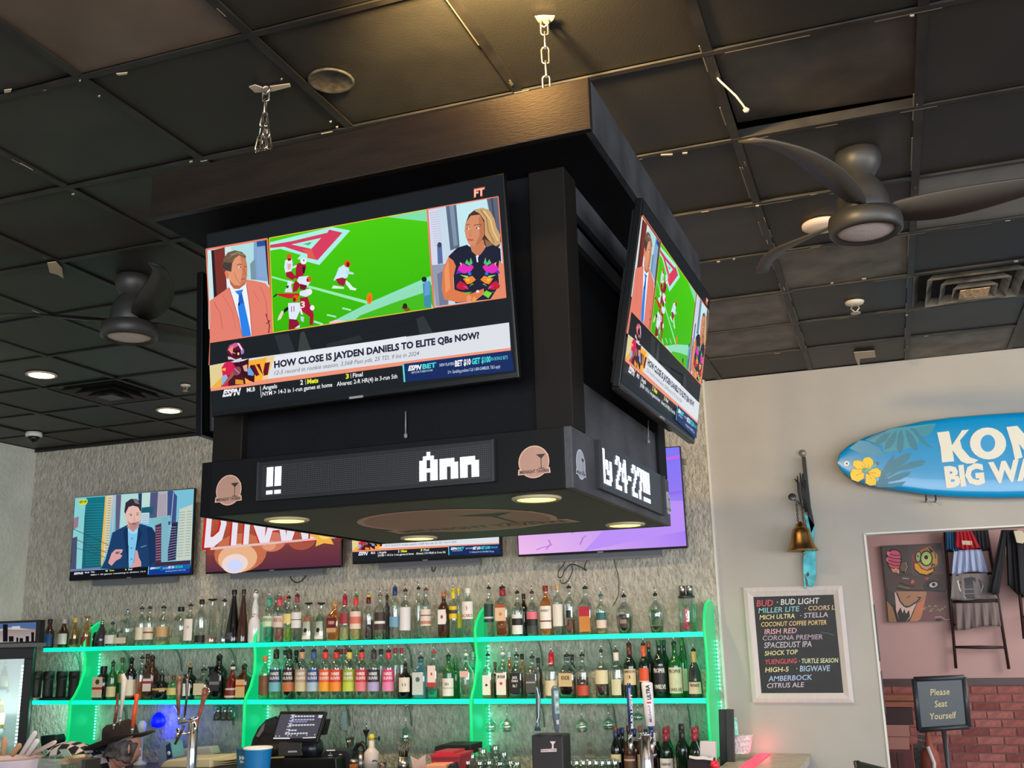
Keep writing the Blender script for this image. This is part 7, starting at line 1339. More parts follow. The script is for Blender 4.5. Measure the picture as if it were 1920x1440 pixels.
# left chrome tower with brown, silver and red handles
YL_ = 5.2
t, a, r = tower(363, 1352, 20, 'chrome beer tower left of the register with brown tap handles', YL_)
for px, py in ((334, 1376), (366, 1366)):
    q = px2(px, py, YL_-.08); MB().tube([(a.x, YL_, q.z), (q.x, YL_-.08, q.z)], .009, 10).tube([(q.x, YL_-.08, q.z+.03), (q.x, YL_-.085, q.z-.03)], [.012, .009], 10).build('faucet', CHROME, t)
MB().tube([px2(345, 1361, YL_-.1), px2(328, 1396, YL_-.14)], .007, 8).build('black_lever', BLACKP, t)
q0 = px2(346, 1352, YL_-.05); MB().tube([px2(338, 1354, YL_-.05), px2(356, 1351, YL_-.05), px2(372, 1346, YL_-.05)], .01, 10).build('cross_bar', CHROME, t)
brn = mat('brown lacquer', (120, 60, 46), .3, coat=.4, noise=.4, nscale=20)
handle('beer_tap', 'dark brown gold edged tap handle on the left chrome tower', [(337, 1268), (336, 1278), (334, 1310), (335, 1340)], [10, 15, 9, 6], mat('dark brown handle', (84, 56, 36), .3, noise=.8, nscale=30), Y=YL_)
handle('beer_tap', 'narrow chrome and black tap handle between the brown ones', [(350, 1264), (351, 1275), (350, 1310), (346, 1342)], [12, 8, 5, 4], mat('gunmetal handle', (96, 92, 88), .2, .9), Y=YL_)
t = handle('beer_tap', 'red brown hooked tap handle leaning right on the left tower', [(386, 1292), (384, 1302), (378, 1325), (368, 1362)], [16, 13, 8, 6], brn, Y=YL_)
MB().tube([px2(386+7*math.cos(k*.785), 1296+6*math.sin(k*.785), YL_-.012) for k in range(8)], .006, 8, closed=True).build('round_crest', mat('chrome crest', (180, 170, 160), .2, 1), t)
# taps hidden behind the hat: white blade and orange handle
handle('beer_tap', 'pale bone coloured tap handle above the black hat', [(230, 1264), (233, 1275), (231, 1300), (226, 1345)], [8, 13, 10, 5], mat('bone handle', (214, 206, 196), .5), Y=5.5)
handle('beer_tap', 'orange tap handle above the black hat', [(256, 1301), (256, 1312), (252, 1335), (249, 1362)], [11, 9, 9, 8], mat('orange handle', (226, 80, 40), .4), Y=5.5)
handle('beer_tap', 'thin brown tap handle behind the bone coloured one', [(221, 1300), (219, 1330), (215, 1354)], [5, 7, 7], brn, Y=5.55)

# ---- blue lamp glowing on the stone
p = px2(266, 1366, 6.7); t = thing('blue_glow_lamp', 'small pale lamp giving a deep blue glow on the stone behind the hat', 'lamp', (p.x, 6.7, CZ))
MB().lathe([(.05, CZ), (.05, CZ+.02), (.015, CZ+.04), (.015, p.z-.03), (.03, p.z-.02), (.032, p.z+.03), (.02, p.z+.055), (0, p.z+.06)], (p.x, 6.7, 0), 18).build('body', mat('pale lamp body', (196, 206, 214), .4), t)
o = MB().lathe([(.001, 0), (.045, .015), (.058, .045), (.044, .09), (.02, .115), (0, .12)], (p.x+.035, 6.84, p.z-.01), 18).build('blue_bulb', mat('blue bulb', (10, 20, 255), .4, emit=1.6, ecol=(0, 10, 255)), t)
lamp('POINT', 'blue_light', (p.x+.1, 6.84, p.z+.05), 3.5, (.02, .03, 1), .04)

# ---- cooler at the left edge with lit glass door
RC = px2(64, 1213, 6.3); zt = RC.z; x0, x1, YC = -.68, 0, 0
MC = Matrix.Translation((RC.x, RC.y, 0)) @ Matrix.Rotation(math.radians(42), 4, 'Z')
t = local('bottle_cooler', 'black glass-door drinks cooler lit white inside at the left edge', 'fridge', MC); ck = mat('cooler black', (16, 17, 18), .5, spec=.25); wi = mat('cooler white inside', (206, 214, 212), .5)
m = MB(); m.bb(x0, x1, .05, .49, zt-.06, zt); m.bb(x0, x0+.03, .05, .49, .08, zt-.06); m.bb(x1-.03, x1, .05, .49, .08, zt-.06); m.bb(x0, x1, .47, .49, .08, zt-.06); m.bb(x0, x1, .05, .49, 0, .1); m.build('cabinet', ck, t, bevel=.003)
MB().bb(x0+.03, x1-.03, .455, .468, .1, zt-.06).bb(x0+.03, x0+.034, .06, .46, .1, zt-.06).bb(x1-.034, x1-.03, .06, .46, .1, zt-.06).build('liner', wi, t)
d = MB(); d.bb(x0, x1, 0, .045, zt-.085, zt-.002); d.bb(x0, x0+.06, 0, .045, .1, zt-.085); d.bb(x1-.06, x1, 0, .045, .1, zt-.085); d.bb(x0, x1, 0, .045, .1, .17); d.build('door_frame', ck, t, bevel=.003)
MB().bb(x0+.06, x1-.06, .015, .02, .17, zt-.085).build('door_glass', glassmat('cooler glass', (214, 226, 224), .04), t)
m = MB()
for k in range(30): m.box((x1-.07, .05, zt-.14-k*.026), (.016, .01, .014))
x = m.build('led_strip', mat('cool white led', (240, 255, 250), .5, emit=4, ecol=(225, 255, 246)), t); x['kind'] = 'stuff'
lamp('AREA', 'cooler_light', MC @ Vector((x1-.1, .08, zt-.5)), 6, (.9, 1, .97), .7, MC @ Vector((x0+.2, .45, zt-.5)), .05)
for k, z in enumerate((zt-.34, zt-.62)):
    MB().bb(x0+.05, x1-.17, .1, .44, z, z+.012).bb(x0+.05, x1-.17, .09, .1, z-.012, z+.03).build('wire_shelf', mat('white shelf', (216, 222, 220), .4), t)
    for i in range(5):
        tt = local('cooler_bottle', ['green beer bottle with pale label in the cooler', 'golden beer bottle standing on the lower cooler shelf'][k], 'bottle', MC @ Matrix.Translation((x0+.12+i*.09, .2, z+.013)), 'beer bottles in the cooler')
        MB().lathe(prof('beer', .03, .22), seg=14).build('glass_body', GL['ggreen' if k == 0 else 'gold'], tt)
        MB().lathe([(.031, .04), (.0312, .12)], seg=14).build('label', mat('beer label', (216, 210, 150), .6), tt); MB().lathe([(.013, .19), (.014, .222), (0, .224)], seg=10).build('cap', capmat((206, 190, 90)), tt)
# small lit sign on the cooler
gb = crop(0, 1080, 4); Yd = 6.12
Q = [px2(*gb(x, y), Yd) for x, y in ((-160, 345), (298, 328), (285, 505), (-160, 520))]
t = thing('countertop_display', 'small glossy display with a dark skyline on top of the cooler', 'display', (Q[2].x-.2, Yd, zt))
MB().prism([Q[0], Q[1], Q[2], Q[3]], (0, .06, 0)).build('case', mat('display black', (16, 16, 20), .2), t, bevel=.006)
P = Pic(step=.00004); P.fm = gb; P.poly([(-130, 362), (272, 346), (262, 488), (-130, 505)], (150, 120, 110), (200, 190, 190)); P.poly([(-130, 362), (272, 346), (270, 400), (100, 380), (-130, 420)], (90, 120, 176)); P.poly([(-130, 420), (100, 382), (230, 405), (60, 400), (-130, 450)], (206, 206, 214)); P.poly([(90, 378), (150, 375), (150, 400), (92, 402)], (226, 226, 230))
for x, w, h in ((-110, 30, 60), (-60, 40, 40), (40, 36, 130), (84, 36, 40), (130, 16, 30), (160, 26, 26), (205, 26, 40), (245, 22, 70)): P.poly([(x-w/2, 492-h), (x+w/2, 491-h), (x+w/2, 492), (x-w/2, 494)], (24, 20, 28))
P.build('display_picture', printmat('soft lit display', emit=.7), t, lambda u, v, d: tuple(px2(u, v, Yd-.001-d)))
MB().bb(Q[3].x, Q[2].x, Yd-.02, Yd+.08, zt, Q[2].z+.004).build('foot', mat('grey foot', (120, 120, 126), .3, .5), t)

# ---- register on the back counter
Yr = 6.0; g2 = crop(380, 1080, 4)
def R2(x, y, Y=Yr): return px2(*g2(x, y), Y)
t = thing('pos_register', 'black touchscreen register with lit order screen on a dark stand', 'register', R2(620, 1440))
scr = [R2(580, 1012), R2(930, 1012, Yr+.06), R2(862, 1250, Yr), R2(505, 1232, Yr-.06)]
n_ = (scr[1]-scr[0]).cross(scr[3]-scr[0]).normalized(); n_ = n_ if n_.y > 0 else -n_
# make the panel truly flat
scr[2] = scr[2]-n_*((scr[2]-scr[0]).dot(n_))
MB().prism(scr, n_*.035).build('monitor', mat('register black', (18, 18, 20), .3), t, bevel=.008)
Hm = homog([(580, 1012), (930, 1012), (862, 1250), (505, 1232)], [(0, 0), (1, 0), (1, 1), (0, 1)]); P = Pic(step=.00004); P.fm = Hm
P.poly([(585, 1036), (905, 1040), (852, 1228), (530, 1222)], (84, 82, 92)); W2 = (226, 226, 236)
P.poly([(530, 1214), (650, 1218), (648, 1228), (528, 1223)], (236, 240, 248)); P.poly([(748, 1221), (850, 1220), (850, 1229), (746, 1228)], (236, 240, 248))
for (y, xs0, n, c) in ((1054, 664, 8, W2), (1080, 664, 8, (190, 190, 226)), (1096, 652, 6, (150, 150, 206)), (1122, 645, 9, W2), (1162, 640, 3, W2), (1188, 615, 8, W2)):
    for i in range(n): P.poly([(xs0+i*22, y-6), (xs0+i*22+17, y-6), (xs0+i*22+16, y+5), (xs0+i*22-1, y+5)], c)
for i in range(7): P.poly([(660-i*7, 1040+i*22), (690-i*7, 1040+i*22), (688-i*7, 1048+i*22), (658-i*7, 1048+i*22)], (200, 200, 216))
P.poly([(870, 1045), (902, 1045), (894, 1068), (864, 1066)], W2)
for x in (545, 570, 632, 655, 700, 775, 838): P.poly([(x, 1198), (x+8, 1198), (x+8, 1208), (x, 1208)], (196, 200, 214))
P.build('screen', printmat('register picture', emit=.9), t, lambda u, v, d: tuple(scr[0]+(scr[1]-scr[0])*u+(scr[3]-scr[0])*v-n_*(.0015+d)))
MB().prism([R2(572, 1235, Yr+.06), R2(740, 1240, Yr+.06), R2(745, 1350, Yr+.06), R2(565, 1350, Yr+.06)], (0, .1, 0)).build('stand', mat('dark grey stand', (70, 68, 68), .4), t, bevel=.004)
MB().prism([R2(640, 1312, Yr+.058), R2(706, 1310, Yr+.058), R2(706, 1322, Yr+.058), R2(640, 1324, Yr+.058)], (0, .004, 0)).build('slot_label', WHITEP, t)
MB().prism([R2(440, 1372, Yr-.02), R2(1000, 1368, Yr-.02), R2(1010, 1520, Yr-.02), R2(430, 1520, Yr-.02)], (0, .4, 0)).build('cash_drawer', mat('register black', (18, 18, 20), .3), t, bevel=.006)
MB().prism([R2(905, 1070, Yr+.1), R2(935, 1075, Yr+.1), R2(905, 1195, Yr+.1), R2(880, 1190, Yr+.1)], (0, .05, 0)).build('card_reader', BLACKP, t, bevel=.004)
MB().tube([R2(750, 1300, Yr+.12), R2(870, 1290, Yr+.12)], .06, 16).build('printer_roll', mat('blue black plastic', (24, 30, 40), .3), t)
t = thing('black_printer', 'rounded glossy black machine left of the register screen', 'machine', R2(440, 1340, Yr+.45))
MB().prism([R2(x, y, Yr+.45) for x, y in ((352, 1290), (370, 1220), (410, 1140), (470, 1075), (540, 1050), (600, 1080), (600, 1440), (352, 1440))], (0, .3, 0)).build('case', mat('gloss black', (20, 20, 24), .15, coat=.6), t, bevel=.012)
MB().prism([R2(x, y, Yr+.445) for x, y in ((400, 1200), (440, 1130), (470, 1100), (455, 1160), (420, 1210))], (0, .01, 0)).build('window', mat('grey window', (110, 112, 118), .1), t)
t = tag(MB().prism([R2(490, 1362, Yr-.04), R2(612, 1354, Yr-.04), R2(600, 1368, Yr+.0), R2(480, 1370, Yr+.0)], (0, .0, -.004)).build('sticky_note', mat('yellow note', (226, 206, 110), .7)), 'yellow paper slip in front of the register', 'note')
# blue branded cup and grey cup
def cup(name, label, cx, y0, y1, w0, w1, Y, m, g=g2, rim=None, cat='cup'):
    a = px2(*g(cx, y0), Y); r0 = (px2(*g(cx+w0/2, y0), Y)-a).length; r1 = (px2(*g(cx+w1/2, y1), Y)-px2(*g(cx, y1), Y)).length; zb = SZ
    t = thing(name, label, cat, (a.x, Y, zb)); MB().lathe([(r1*.9, zb), (r1, zb+.003), (r0, a.z), (r0*1.04, a.z+.002), (r0*1.04, a.z-.004), (r0*.95, a.z-.004), (r1*.9, zb+.008), (0, zb+.008)], (a.x, Y, 0), 28).build('body', m, t)
    if rim: MB().lathe([(r0*1.05, a.z-.006), (r0*1.06, a.z), (r0*1.02, a.z+.005), (r0*.96, a.z-.002)], (a.x, Y, 0), 28).build('rim', rim, t)
    return t, a, r0
t, a, r0 = cup('blue_cup', 'bright blue plastic cup with a pale rim beside the register', 415, 1288, 1520, 178, 150, 5.35, mat('bright blue plastic', (10, 124, 196), .35), rim=mat('frosty rim', (214, 222, 226), .4))
t, a, r0 = cup('dark_blue_cup', 'dark slate blue cup with white letters left of the bright blue cup', 320, 1290, 1520, 110, 90, 5.42, mat('slate blue plastic', (44, 96, 126), .35))
P = Pic(step=.00004); P.fm = g2; P.text('HA', (276, 1378), (328, 1374), 28, (200, 214, 220), .04); P.text('BLA', (280, 1402), (340, 1400), 16, (180, 200, 210), .03); P.build('lettering', PRINT, t, lambda u, v, d: tuple(px2(u, v, 5.42-r0*1.1-d)))
# white plate stack, tray, bread
g1 = crop(160, 1320, 6.4)
def R1(x, y, Y): return px2(*g1(x, y), Y)
a = R1(1640, 650, 6.1); 
for i in range(3): tag(MB().lathe([(.04, 0), (.12, .008), (.128, .012), (.12, .011), (.04, .004), (0, .004)], (a.x, 6.1, a.z-.04+i*.014), 32).build('plate', mat('cream plate', (206, 192, 156), .35)), 'cream round plate in the stack left of the blue cups', 'plate', 'stacked cream plates')
t = thing('steel_riser', 'low steel box lifting the cream plates off the back counter', 'riser', (a.x, 6.1, CZ)); MB().bb(a.x-.13, a.x+.13, 6.0, 6.22, CZ, a.z-.041).build('case', STEEL, t)
t = thing('cutting_board', 'pale rounded board lying behind the chrome tower', 'board', R1(1200, 740, 5.95))
MB().prism([R1(*q, 5.95) for q in ((890, 768), (930, 700), (990, 672), (1500, 650), (1500, 768))], (0, .3, 0)).build('board', mat('cream board', (206, 196, 160), .5), t, bevel=.008)
t = thing('white_tray', 'white plastic tray edge against the stone behind the tower', 'tray', R1(1300, 640, 6.5))
MB().prism([R1(*q, 6.5) for q in ((1080, 640), (1110, 560), (1200, 530), (1500, 510), (1530, 600), (1500, 640), (1300, 655))], (0, .1, 0)).build('tray', mat('grey white plastic', (176, 180, 174), .5), t, bevel=.01)
t = thing('water_jug', 'pale blue jug with navy label between the hat and the chrome tower', 'jug', R1(950, 740, 6.3))
MB().prism([R1(*q, 6.3) for q in ((870, 768), (875, 560), (900, 470), (960, 430), (1015, 440), (1050, 640), (1050, 768))], (0, .14, 0)).build('body', glassmat('blue clear plastic', (150, 176, 214), .01, .6, .3), t, bevel=.01)
MB().prism([R1(*q, 6.298) for q in ((965, 500), (1018, 462), (1045, 640), (980, 665))], (0, .002, 0)).build('label', mat('navy label', (24, 56, 110), .4), t); MB().lathe([(0, 0), (.014, 0), (.014, .002), (0, .002)], R1(1002, 590, 6.295), 14, R=Matrix.Rotation(math.pi/2, 3, 'X')).build('label_dot', WHITEP, t)

# ---- lower left: straw cup, clear tub, black box
g0 = crop(0, 1200, 6); YS = 4.3
def R0(x, y, Y=YS): return px2(*g0(x, y), Y)
t = thing('white_bucket', 'white bucket with small red and black mark holding wrapped cutlery', 'bucket', (R0(120, 1320).x, YS, BZ))
a = R0(120, 1325); r = (R0(372, 1310)-a).x
MB().lathe([(r*.8, BZ+.001), (r, a.z-.01), (r*1.03, a.z), (r*.97, a.z-.002), (r*.8, BZ+.01)], (a.x, YS, 0), 32).build('body', mat('pale pink white plastic', (206, 190, 200), .4), t)
MB().tube([(a.x+r*1.03*math.cos(k*.2618), YS+r*1.03*math.sin(k*.2618), a.z) for k in range(24)], .004, 6, closed=True).build('rim', mat('tan rim', (170, 130, 110), .5), t)
P = Pic(step=.00004); P.text('d', (-.012, -.03), (.002, -.03), .018, BK, .06, up=(0, 1)); P.rect(.006, -.03, .016, -.008, (226, 60, 60)); P.build('mark', PRINT, t, lambda u, v, d: (a.x+.035+u, YS-math.sqrt(max(0, (r*.99)**2-(.035+u)**2))-.001-d, a.z+v))
wr = [mat('wrapped napkin', (206, 182, 172), .7), mat('tan wood sleeve', (190, 150, 110), .7), mat('pale paper', (214, 206, 206), .7)]
for i, (x0, y0, x1, y1, w, k, lab) in enumerate(((240, 1290, 395, 1040, 76, 2, 'wrapped cutlery roll leaning right, tallest of the bundle'), (300, 1300, 420, 1130, 80, 2, 'wrapped cutlery roll in the middle of the bundle'), (340, 1290, 620, 1150, 78, 0, 'wrapped cutlery roll leaning far right out of the bucket'), (130, 1300, 220, 1180, 84, 1, 'tan wrapped roll behind the tall one'), (40, 1320, 50, 1110, 80, 1, 'tan wrapped roll upright at the left edge'), (-40, 1320, -60, 1090, 90, 0, 'wrapped roll cut by the left edge'))):
    A, B_ = R0(x0, y0, YS-.02+i*.025), R0(x1, y1, YS-.02+i*.025); rr_ = w/2/6*YS/F; tag(MB().tube([A, A+(B_-A)*.9, B_, B_+(B_-A).normalized()*rr_*.5], [rr_*.8, rr_, rr_*.85, rr_*.4], 14, flat=.7).build('cutlery_roll', wr[k]), lab, 'napkin roll', 'wrapped rolls in the white bucket')
t = thing('clear_tub', 'clear plastic tub of pale biscuits beside the white bucket', 'tub', (R0(520, 1400).x, 4.4, BZ))
A, B_ = R0(372, 1330, 4.35), R0(690, 1322, 4.35); MB().bb(A.x, B_.x, 4.35, 4.36, BZ+.001, A.z).bb(A.x, B_.x, 4.54, 4.55, BZ+.001, A.z).bb(B_.x-.006, B_.x, 4.36, 4.54, BZ+.001, A.z).bb(A.x, A.x+.006, 4.36, 4.54, BZ+.001, A.z).build('walls', glassmat('tub plastic', (206, 226, 214), .1, .1), t)
for k, (u, zz) in enumerate(((.3, 0), (.62, .008), (.45, .02))): tag(MB().lathe([(0, 0), (.04, .002), (.042, .008), (0, .012)], (A.x+(B_.x-A.x)*u, 4.43, R0(0, 1410, 4.4).z+zz), 16).build('biscuit', mat('pale biscuit', (206, 190, 160), .8)), 'pale round biscuit in the clear tub', 'biscuit', 'biscuits in the clear tub')
t = thing('black_caddy', 'black box with small white letters before the hat wearer', 'box', (R0(830, 1440, 4.5).x, 4.5, BZ)); A, B_ = R0(690, 1345, 4.5), R0(955, 1345, 4.5)
MB().bb(A.x, B_.x, 4.5, 4.62, BZ+.001, A.z).build('case', mat('caddy black', (24, 22, 24), .5), t, bevel=.004); P = Pic(step=.00004); P.fm = g0; P.text('MT', (750, 1440), (870, 1438), 26, WH, .03); P.build('lettering', PRINT, t, lambda u, v, d: tuple(px2(u, v, 4.499-d)))
tag(MB().prism([R0(x, y, 4.45) for x, y in ((660, 1232), (750, 1225), (800, 1300), (830, 1330), (730, 1335))], (0, .006, 0)).build('paper_slip', mat('grey green paper', (150, 176, 160), .7)), 'grey green paper slip sticking up behind the clear tub', 'paper')
tag(MB().tube([R0(750, 1325, 4.44), R0(950, 1302, 4.44)], .008, 8).build('wooden_stick', mat('light wood', (206, 170, 130), .6)), 'light wooden stick lying across the black box', 'stick')
# dark thing in the corner under the divider
tag(MB().prism([R0(x, y, 6.45) for x, y in ((450, 1080), (620, 1060), (640, 1130), (580, 1240), (460, 1230))], (0, .1, 0)).build('dark_canister', mat('dark green black', (14, 34, 36), .5), bevel=.01), 'dark lump of equipment in green shadow below the black bar pourers', 'equipment')
tag(MB().prism([R0(x, y, 6.42) for x, y in ((745, 1222), (1085, 1172), (1090, 1500), (760, 1500))], (0, .4, 0)).build('ice_bin', BLACKP, bevel=.01), 'black bin under the leftmost green divider', 'bin')

# ---- utensils and containers right of the register
g3 = crop(460, 1320, 6.4)
def R3(x, y, Y=6.1): return px2(*g3(x, y), Y)
t = thing('menu_stack', 'black boxed cards with white print right of the register', 'cards', R3(1120, 768))
MB().prism([R3(*q) for q in ((900, 640), (960, 555), (1190, 560), (1270, 600), (1270, 790), (900, 790))], (0, .15, 0)).build('case', mat('card black', (18, 22, 28), .5), t, bevel=.004)
P = Pic(step=.00004); P.fm = g3; P.poly([(975, 550), (1078, 548), (1076, 562), (975, 564)], WH); P.poly([(965, 655), (1052, 655), (1055, 768), (965, 768)], (196, 176, 160))
for y, w, x in ((590, 10, 1022), (615, 50, 1020), (640, 20, 1020), (605, 34, 1140), (640, 40, 1135), (670, 70, 1132), (690, 60, 1132), (712, 34, 1130), (735, 40, 1130)): P.line([(x-w/2, y), (x+w/2, y)], 9, (206, 206, 206))
P.poly([(1060, 768), (1062, 710), (1085, 690), (1105, 710), (1105, 768)], (196, 196, 206)); P.build('printed_cards', PRINT, t, lambda u, v, d: tuple(px2(u, v, 6.099-d)))
t = thing('bar_tool_glass', 'clear glass of bar tools behind the black cards', 'glass', R3(1250, 600, 6.35)); a = R3(1265, 400, 6.35); MB().lathe([(.035, a.z-.16), (.045, a.z), (.043, a.z), (.033, a.z-.155)], (a.x, 6.35, 0), 20).build('glass_body', clearT, t); MB().tube([R3(1220, 480, 6.35), R3(1245, 530, 6.35), R3(1300, 640, 6.35)], .006, 6).lathe([(0, -.01), (.012, 0), (0, .01)], R3(1225, 482, 6.35), 10).build('muddler', BLACKP, t)
t = thing('shaker_salt', 'glass shaker with steel lid and amber filling', 'shaker', R3(1300, 768, 6.0)); a = R3(1300, 665, 6.0); MB().lathe([(.026, a.z-.1), (.028, a.z-.03), (.022, a.z-.02)], (a.x, 6.0, 0), 18).build('glass_body', liqmat((190, 110, 40)), t); MB().lathe([(.026, a.z-.022), (.028, a.z-.01), (.022, a.z), (0, a.z+.004)], (a.x, 6.0, 0), 18).build('lid', STEEL, t)
t = thing('steel_pitcher', 'steel pitcher with a thick black curved handle', 'pitcher', R3(1380, 768, 6.2)); MB().tube([R3(1320, 640, 6.2), R3(1310, 560, 6.2), R3(1350, 490, 6.2), R3(1400, 470, 6.2), R3(1440, 520, 6.2), R3(1440, 640, 6.2)], [.01, .014, .016, .016, .016, .012], 10).build('handle', BLACKP, t); a = R3(1375, 560, 6.22); MB().lathe([(.04, a.z-.16), (.045, a.z-.08), (.036, a.z), (.033, a.z-.002)], (a.x, 6.24, 0), 20).build('body', STEEL, t)
t = thing('syrup_bottle', 'white bottle with yellow cap and black nozzle', 'bottle', R3(1515, 740, 6.1)); a = R3(1515, 560, 6.1)
MB().lathe([(.046, a.z-.14), (.047, a.z-.01), (.03, a.z+.008), (.018, a.z+.02), (.018, a.z+.065), (.0, a.z+.066)], (a.x, 6.1, 0), 20).build('body', mat('off white bottle', (196, 186, 180), .4), t); MB().lathe([(.02, a.z+.066), (.02, a.z+.085), (.01, a.z+.1), (0, a.z+.1)], (a.x, 6.1, 0), 16).build('cap', mat('yellow cap', (206, 186, 50), .4), t); MB().tube([R3(1540, 415, 6.1), R3(1605, 415, 6.1)], .004, 6).box(R3(1605, 415, 6.1), (.008, .01, .028)).build('nozzle', BLACKP, t); MB().tube([R3(1525, 690, 6.05), R3(1550, 675, 6.05), R3(1580, 690, 6.05)], .004, 6).build('swirl_mark', mat('navy mark', (30, 40, 60), .5), t)
t = thing('bitters_funnel', 'small dark funnel with thin steel spout hanging above the counter', 'funnel', R3(1450, 340, 6.3)); a = R3(1450, 315, 6.3); MB().lathe([(.022, a.z+.004), (.022, a.z), (.004, a.z-.045), (.003, a.z-.16)], (a.x, 6.3, 0), 14).build('cone', BLACKP, t); MB().tube([R3(1450, 310, 6.3), R3(1458, 228, 6.3)], .0035, 6).build('spout', CHROME, t)
t = thing('pink_tumbler', 'clear tumbler with pink drink at the bottom edge', 'glass', R3(1650, 768, 5.9)); a = R3(1650, 700, 5.9); MB().lathe([(.03, a.z-.1), (.036, a.z), (.034, a.z), (.028, a.z-.095)], (a.x, 5.9, 0), 20).build('glass_body', clearT, t); MB().lathe([(.027, a.z-.094), (.031, a.z-.02), (0, a.z-.02)], (a.x, 5.9, 0), 16).build('drink', liqmat((206, 120, 130)), t)
t = thing('tongs_jug', 'steel cup full of tongs and spoons right of the white bottle', 'cup', R3(1880, 768, 6.15)); a = px2(757, 1418, 6.15); MB().lathe([(.034, a.z-.1), (.038, a.z), (.036, a.z-.002), (.03, a.z-.1)], (a.x, 6.15, 0), 22).build('body', STEEL, t)
for k, (px, py) in enumerate(((746, 1388), (752, 1396), (758, 1399), (765, 1390), (770, 1387), (762, 1398))):
    q = px2(px, py, 6.15); MB().tube([(a.x+(k-2.5)*.008, 6.15+.01*(k % 2), a.z-.02), ((a.x+q.x)/2+(k-2.5)*.006, 6.15, (a.z+q.z)/2), q], .0045, 6).lathe([(0, -.012), (.009, 0), (0, .012)], q, 10).build('utensil', mat('worn steel', (126, 112, 98), .35, 1), t)
t = thing('pink_napkins', 'pale pink folded napkins fanned beside the tongs', 'napkins', px2(785, 1436, 6.0)); 
for k, q in enumerate((((770, 1418), (781, 1424), (790, 1440), (774, 1440)), ((779, 1428), (797, 1415), (799, 1440), (778, 1440)), ((786, 1424), (799, 1414), (796, 1440), (784, 1440)))): MB().prism([px2(x, y, 6.0+k*.012) for x, y in q], (0, .006, 0)).build('napkin', mat('pale pink paper', (206, 176, 170), .7), t)
t = thing('red_container', 'red plastic container with a stepped lid under the black box', 'container', px2(835, 1440, 6.05))
MB().prism([px2(x, y, 6.05) for x, y in ((807, 1417), (862, 1418), (858, 1450), (812, 1450))], (0, .2, 0)).build('body', mat('translucent red plastic', (176, 56, 66), .35), t, bevel=.006); MB().prism([px2(x, y, 6.04) for x, y in ((806, 1415), (862, 1414), (862, 1419), (807, 1420))], (0, .22, 0)).prism([px2(x, y, 6.06) for x, y in ((816, 1409), (850, 1409), (851, 1416), (815, 1417))], (0, .18, 0)).build('lid', mat('red plastic lid', (190, 44, 60), .35), t)
tag(MB().prism([px2(x, y, 6.35) for x, y in ((815, 1400), (828, 1396), (883, 1396), (883, 1414), (815, 1412))], (0, .2, 0)).build('black_tray_box', mat('matt black box', (20, 20, 22), .5), bevel=.004), 'flat black box behind the red container', 'box')
tag(MB().prism([px2(x, y, 5.85) for x, y in ((798, 1434), (836, 1433), (838, 1450), (797, 1450))], (0, .12, 0)).build('peach_packet', mat('peach paper', (226, 156, 120), .6), bevel=.006), 'peach coloured packet at the bottom edge below the red container', 'packet')
tag(MB().prism([px2(x, y, 5.83) for x, y in ((838, 1440), (843, 1432), (850, 1434), (853, 1428), (856, 1446), (840, 1450))], (0, .05, 0)).build('dark_cloth', mat('navy cloth', (30, 34, 46), .8), bevel=.006), 'crumpled dark cloth beside the peach packet', 'cloth')

# ---- television cables on the stone
def cable(pts, label, Y=6.86, r=.004): tag(MB().tube([aty(x, y, Y) for x, y in pts], r, 6).build('television_cable', BLACKP), label, 'cable', 'black cables under the wall televisions')
def smooth(pts, n=6):
    out = []
    for i in range(len(pts)-1):
        p0, p1, p2, p3 = pts[max(i-1, 0)], pts[i], pts[i+1], pts[min(i+2, len(pts)-1)]
        for k in range(n):
            s = k/n; out.append(tuple(.5*((2*p1[j])+(-p0[j]+p2[j])*s+(2*p0[j]-5*p1[j]+4*p2[j]-p3[j])*s*s+(-p0[j]+3*p1[j]-3*p2[j]+p3[j])*s**3) for j in (0, 1)))
    return out+[pts[-1]]
cable(smooth([(543, 1072), (546, 1085), (554, 1092), (564, 1090), (573, 1080), (572, 1070)]), 'black cable loop under the slanted-letter television')
cable(smooth([(812, 1052), (810, 1064), (812, 1071), (817, 1064), (815, 1052)]), 'tiny cable loop under the headline television')
cable(smooth([(1060, 1040), (1058, 1056), (1048, 1070), (1047, 1082), (1053, 1082), (1060, 1068), (1072, 1058), (1090, 1064), (1099, 1070), (1096, 1062), (1106, 1040)]), 'tangled black cable under the purple television', r=.0035)
cable(smooth([(1050, 1086), (1054, 1094), (1064, 1090), (1073, 1072), (1072, 1060)]), 'cable loop hanging lowest under the purple television', r=.0035)
cable(smooth([(1149, 1038), (1154, 1060), (1160, 1085), (1160, 1112), (1154, 1128), (1149, 1136)]), 'single thin cable running down behind the bottles', r=.003)
tag(MB().tube([aty(*gs_, WF-.004) for gs_ in ((1278, 862), (1287, 862))], .004, 6).box(aty(1282, 866, WF-.01), (.03, .02, .04)).build('wall_clip', mat('grey clip', (130, 120, 112), .5)), 'small grey box on the stone right of the purple television', 'wall box')
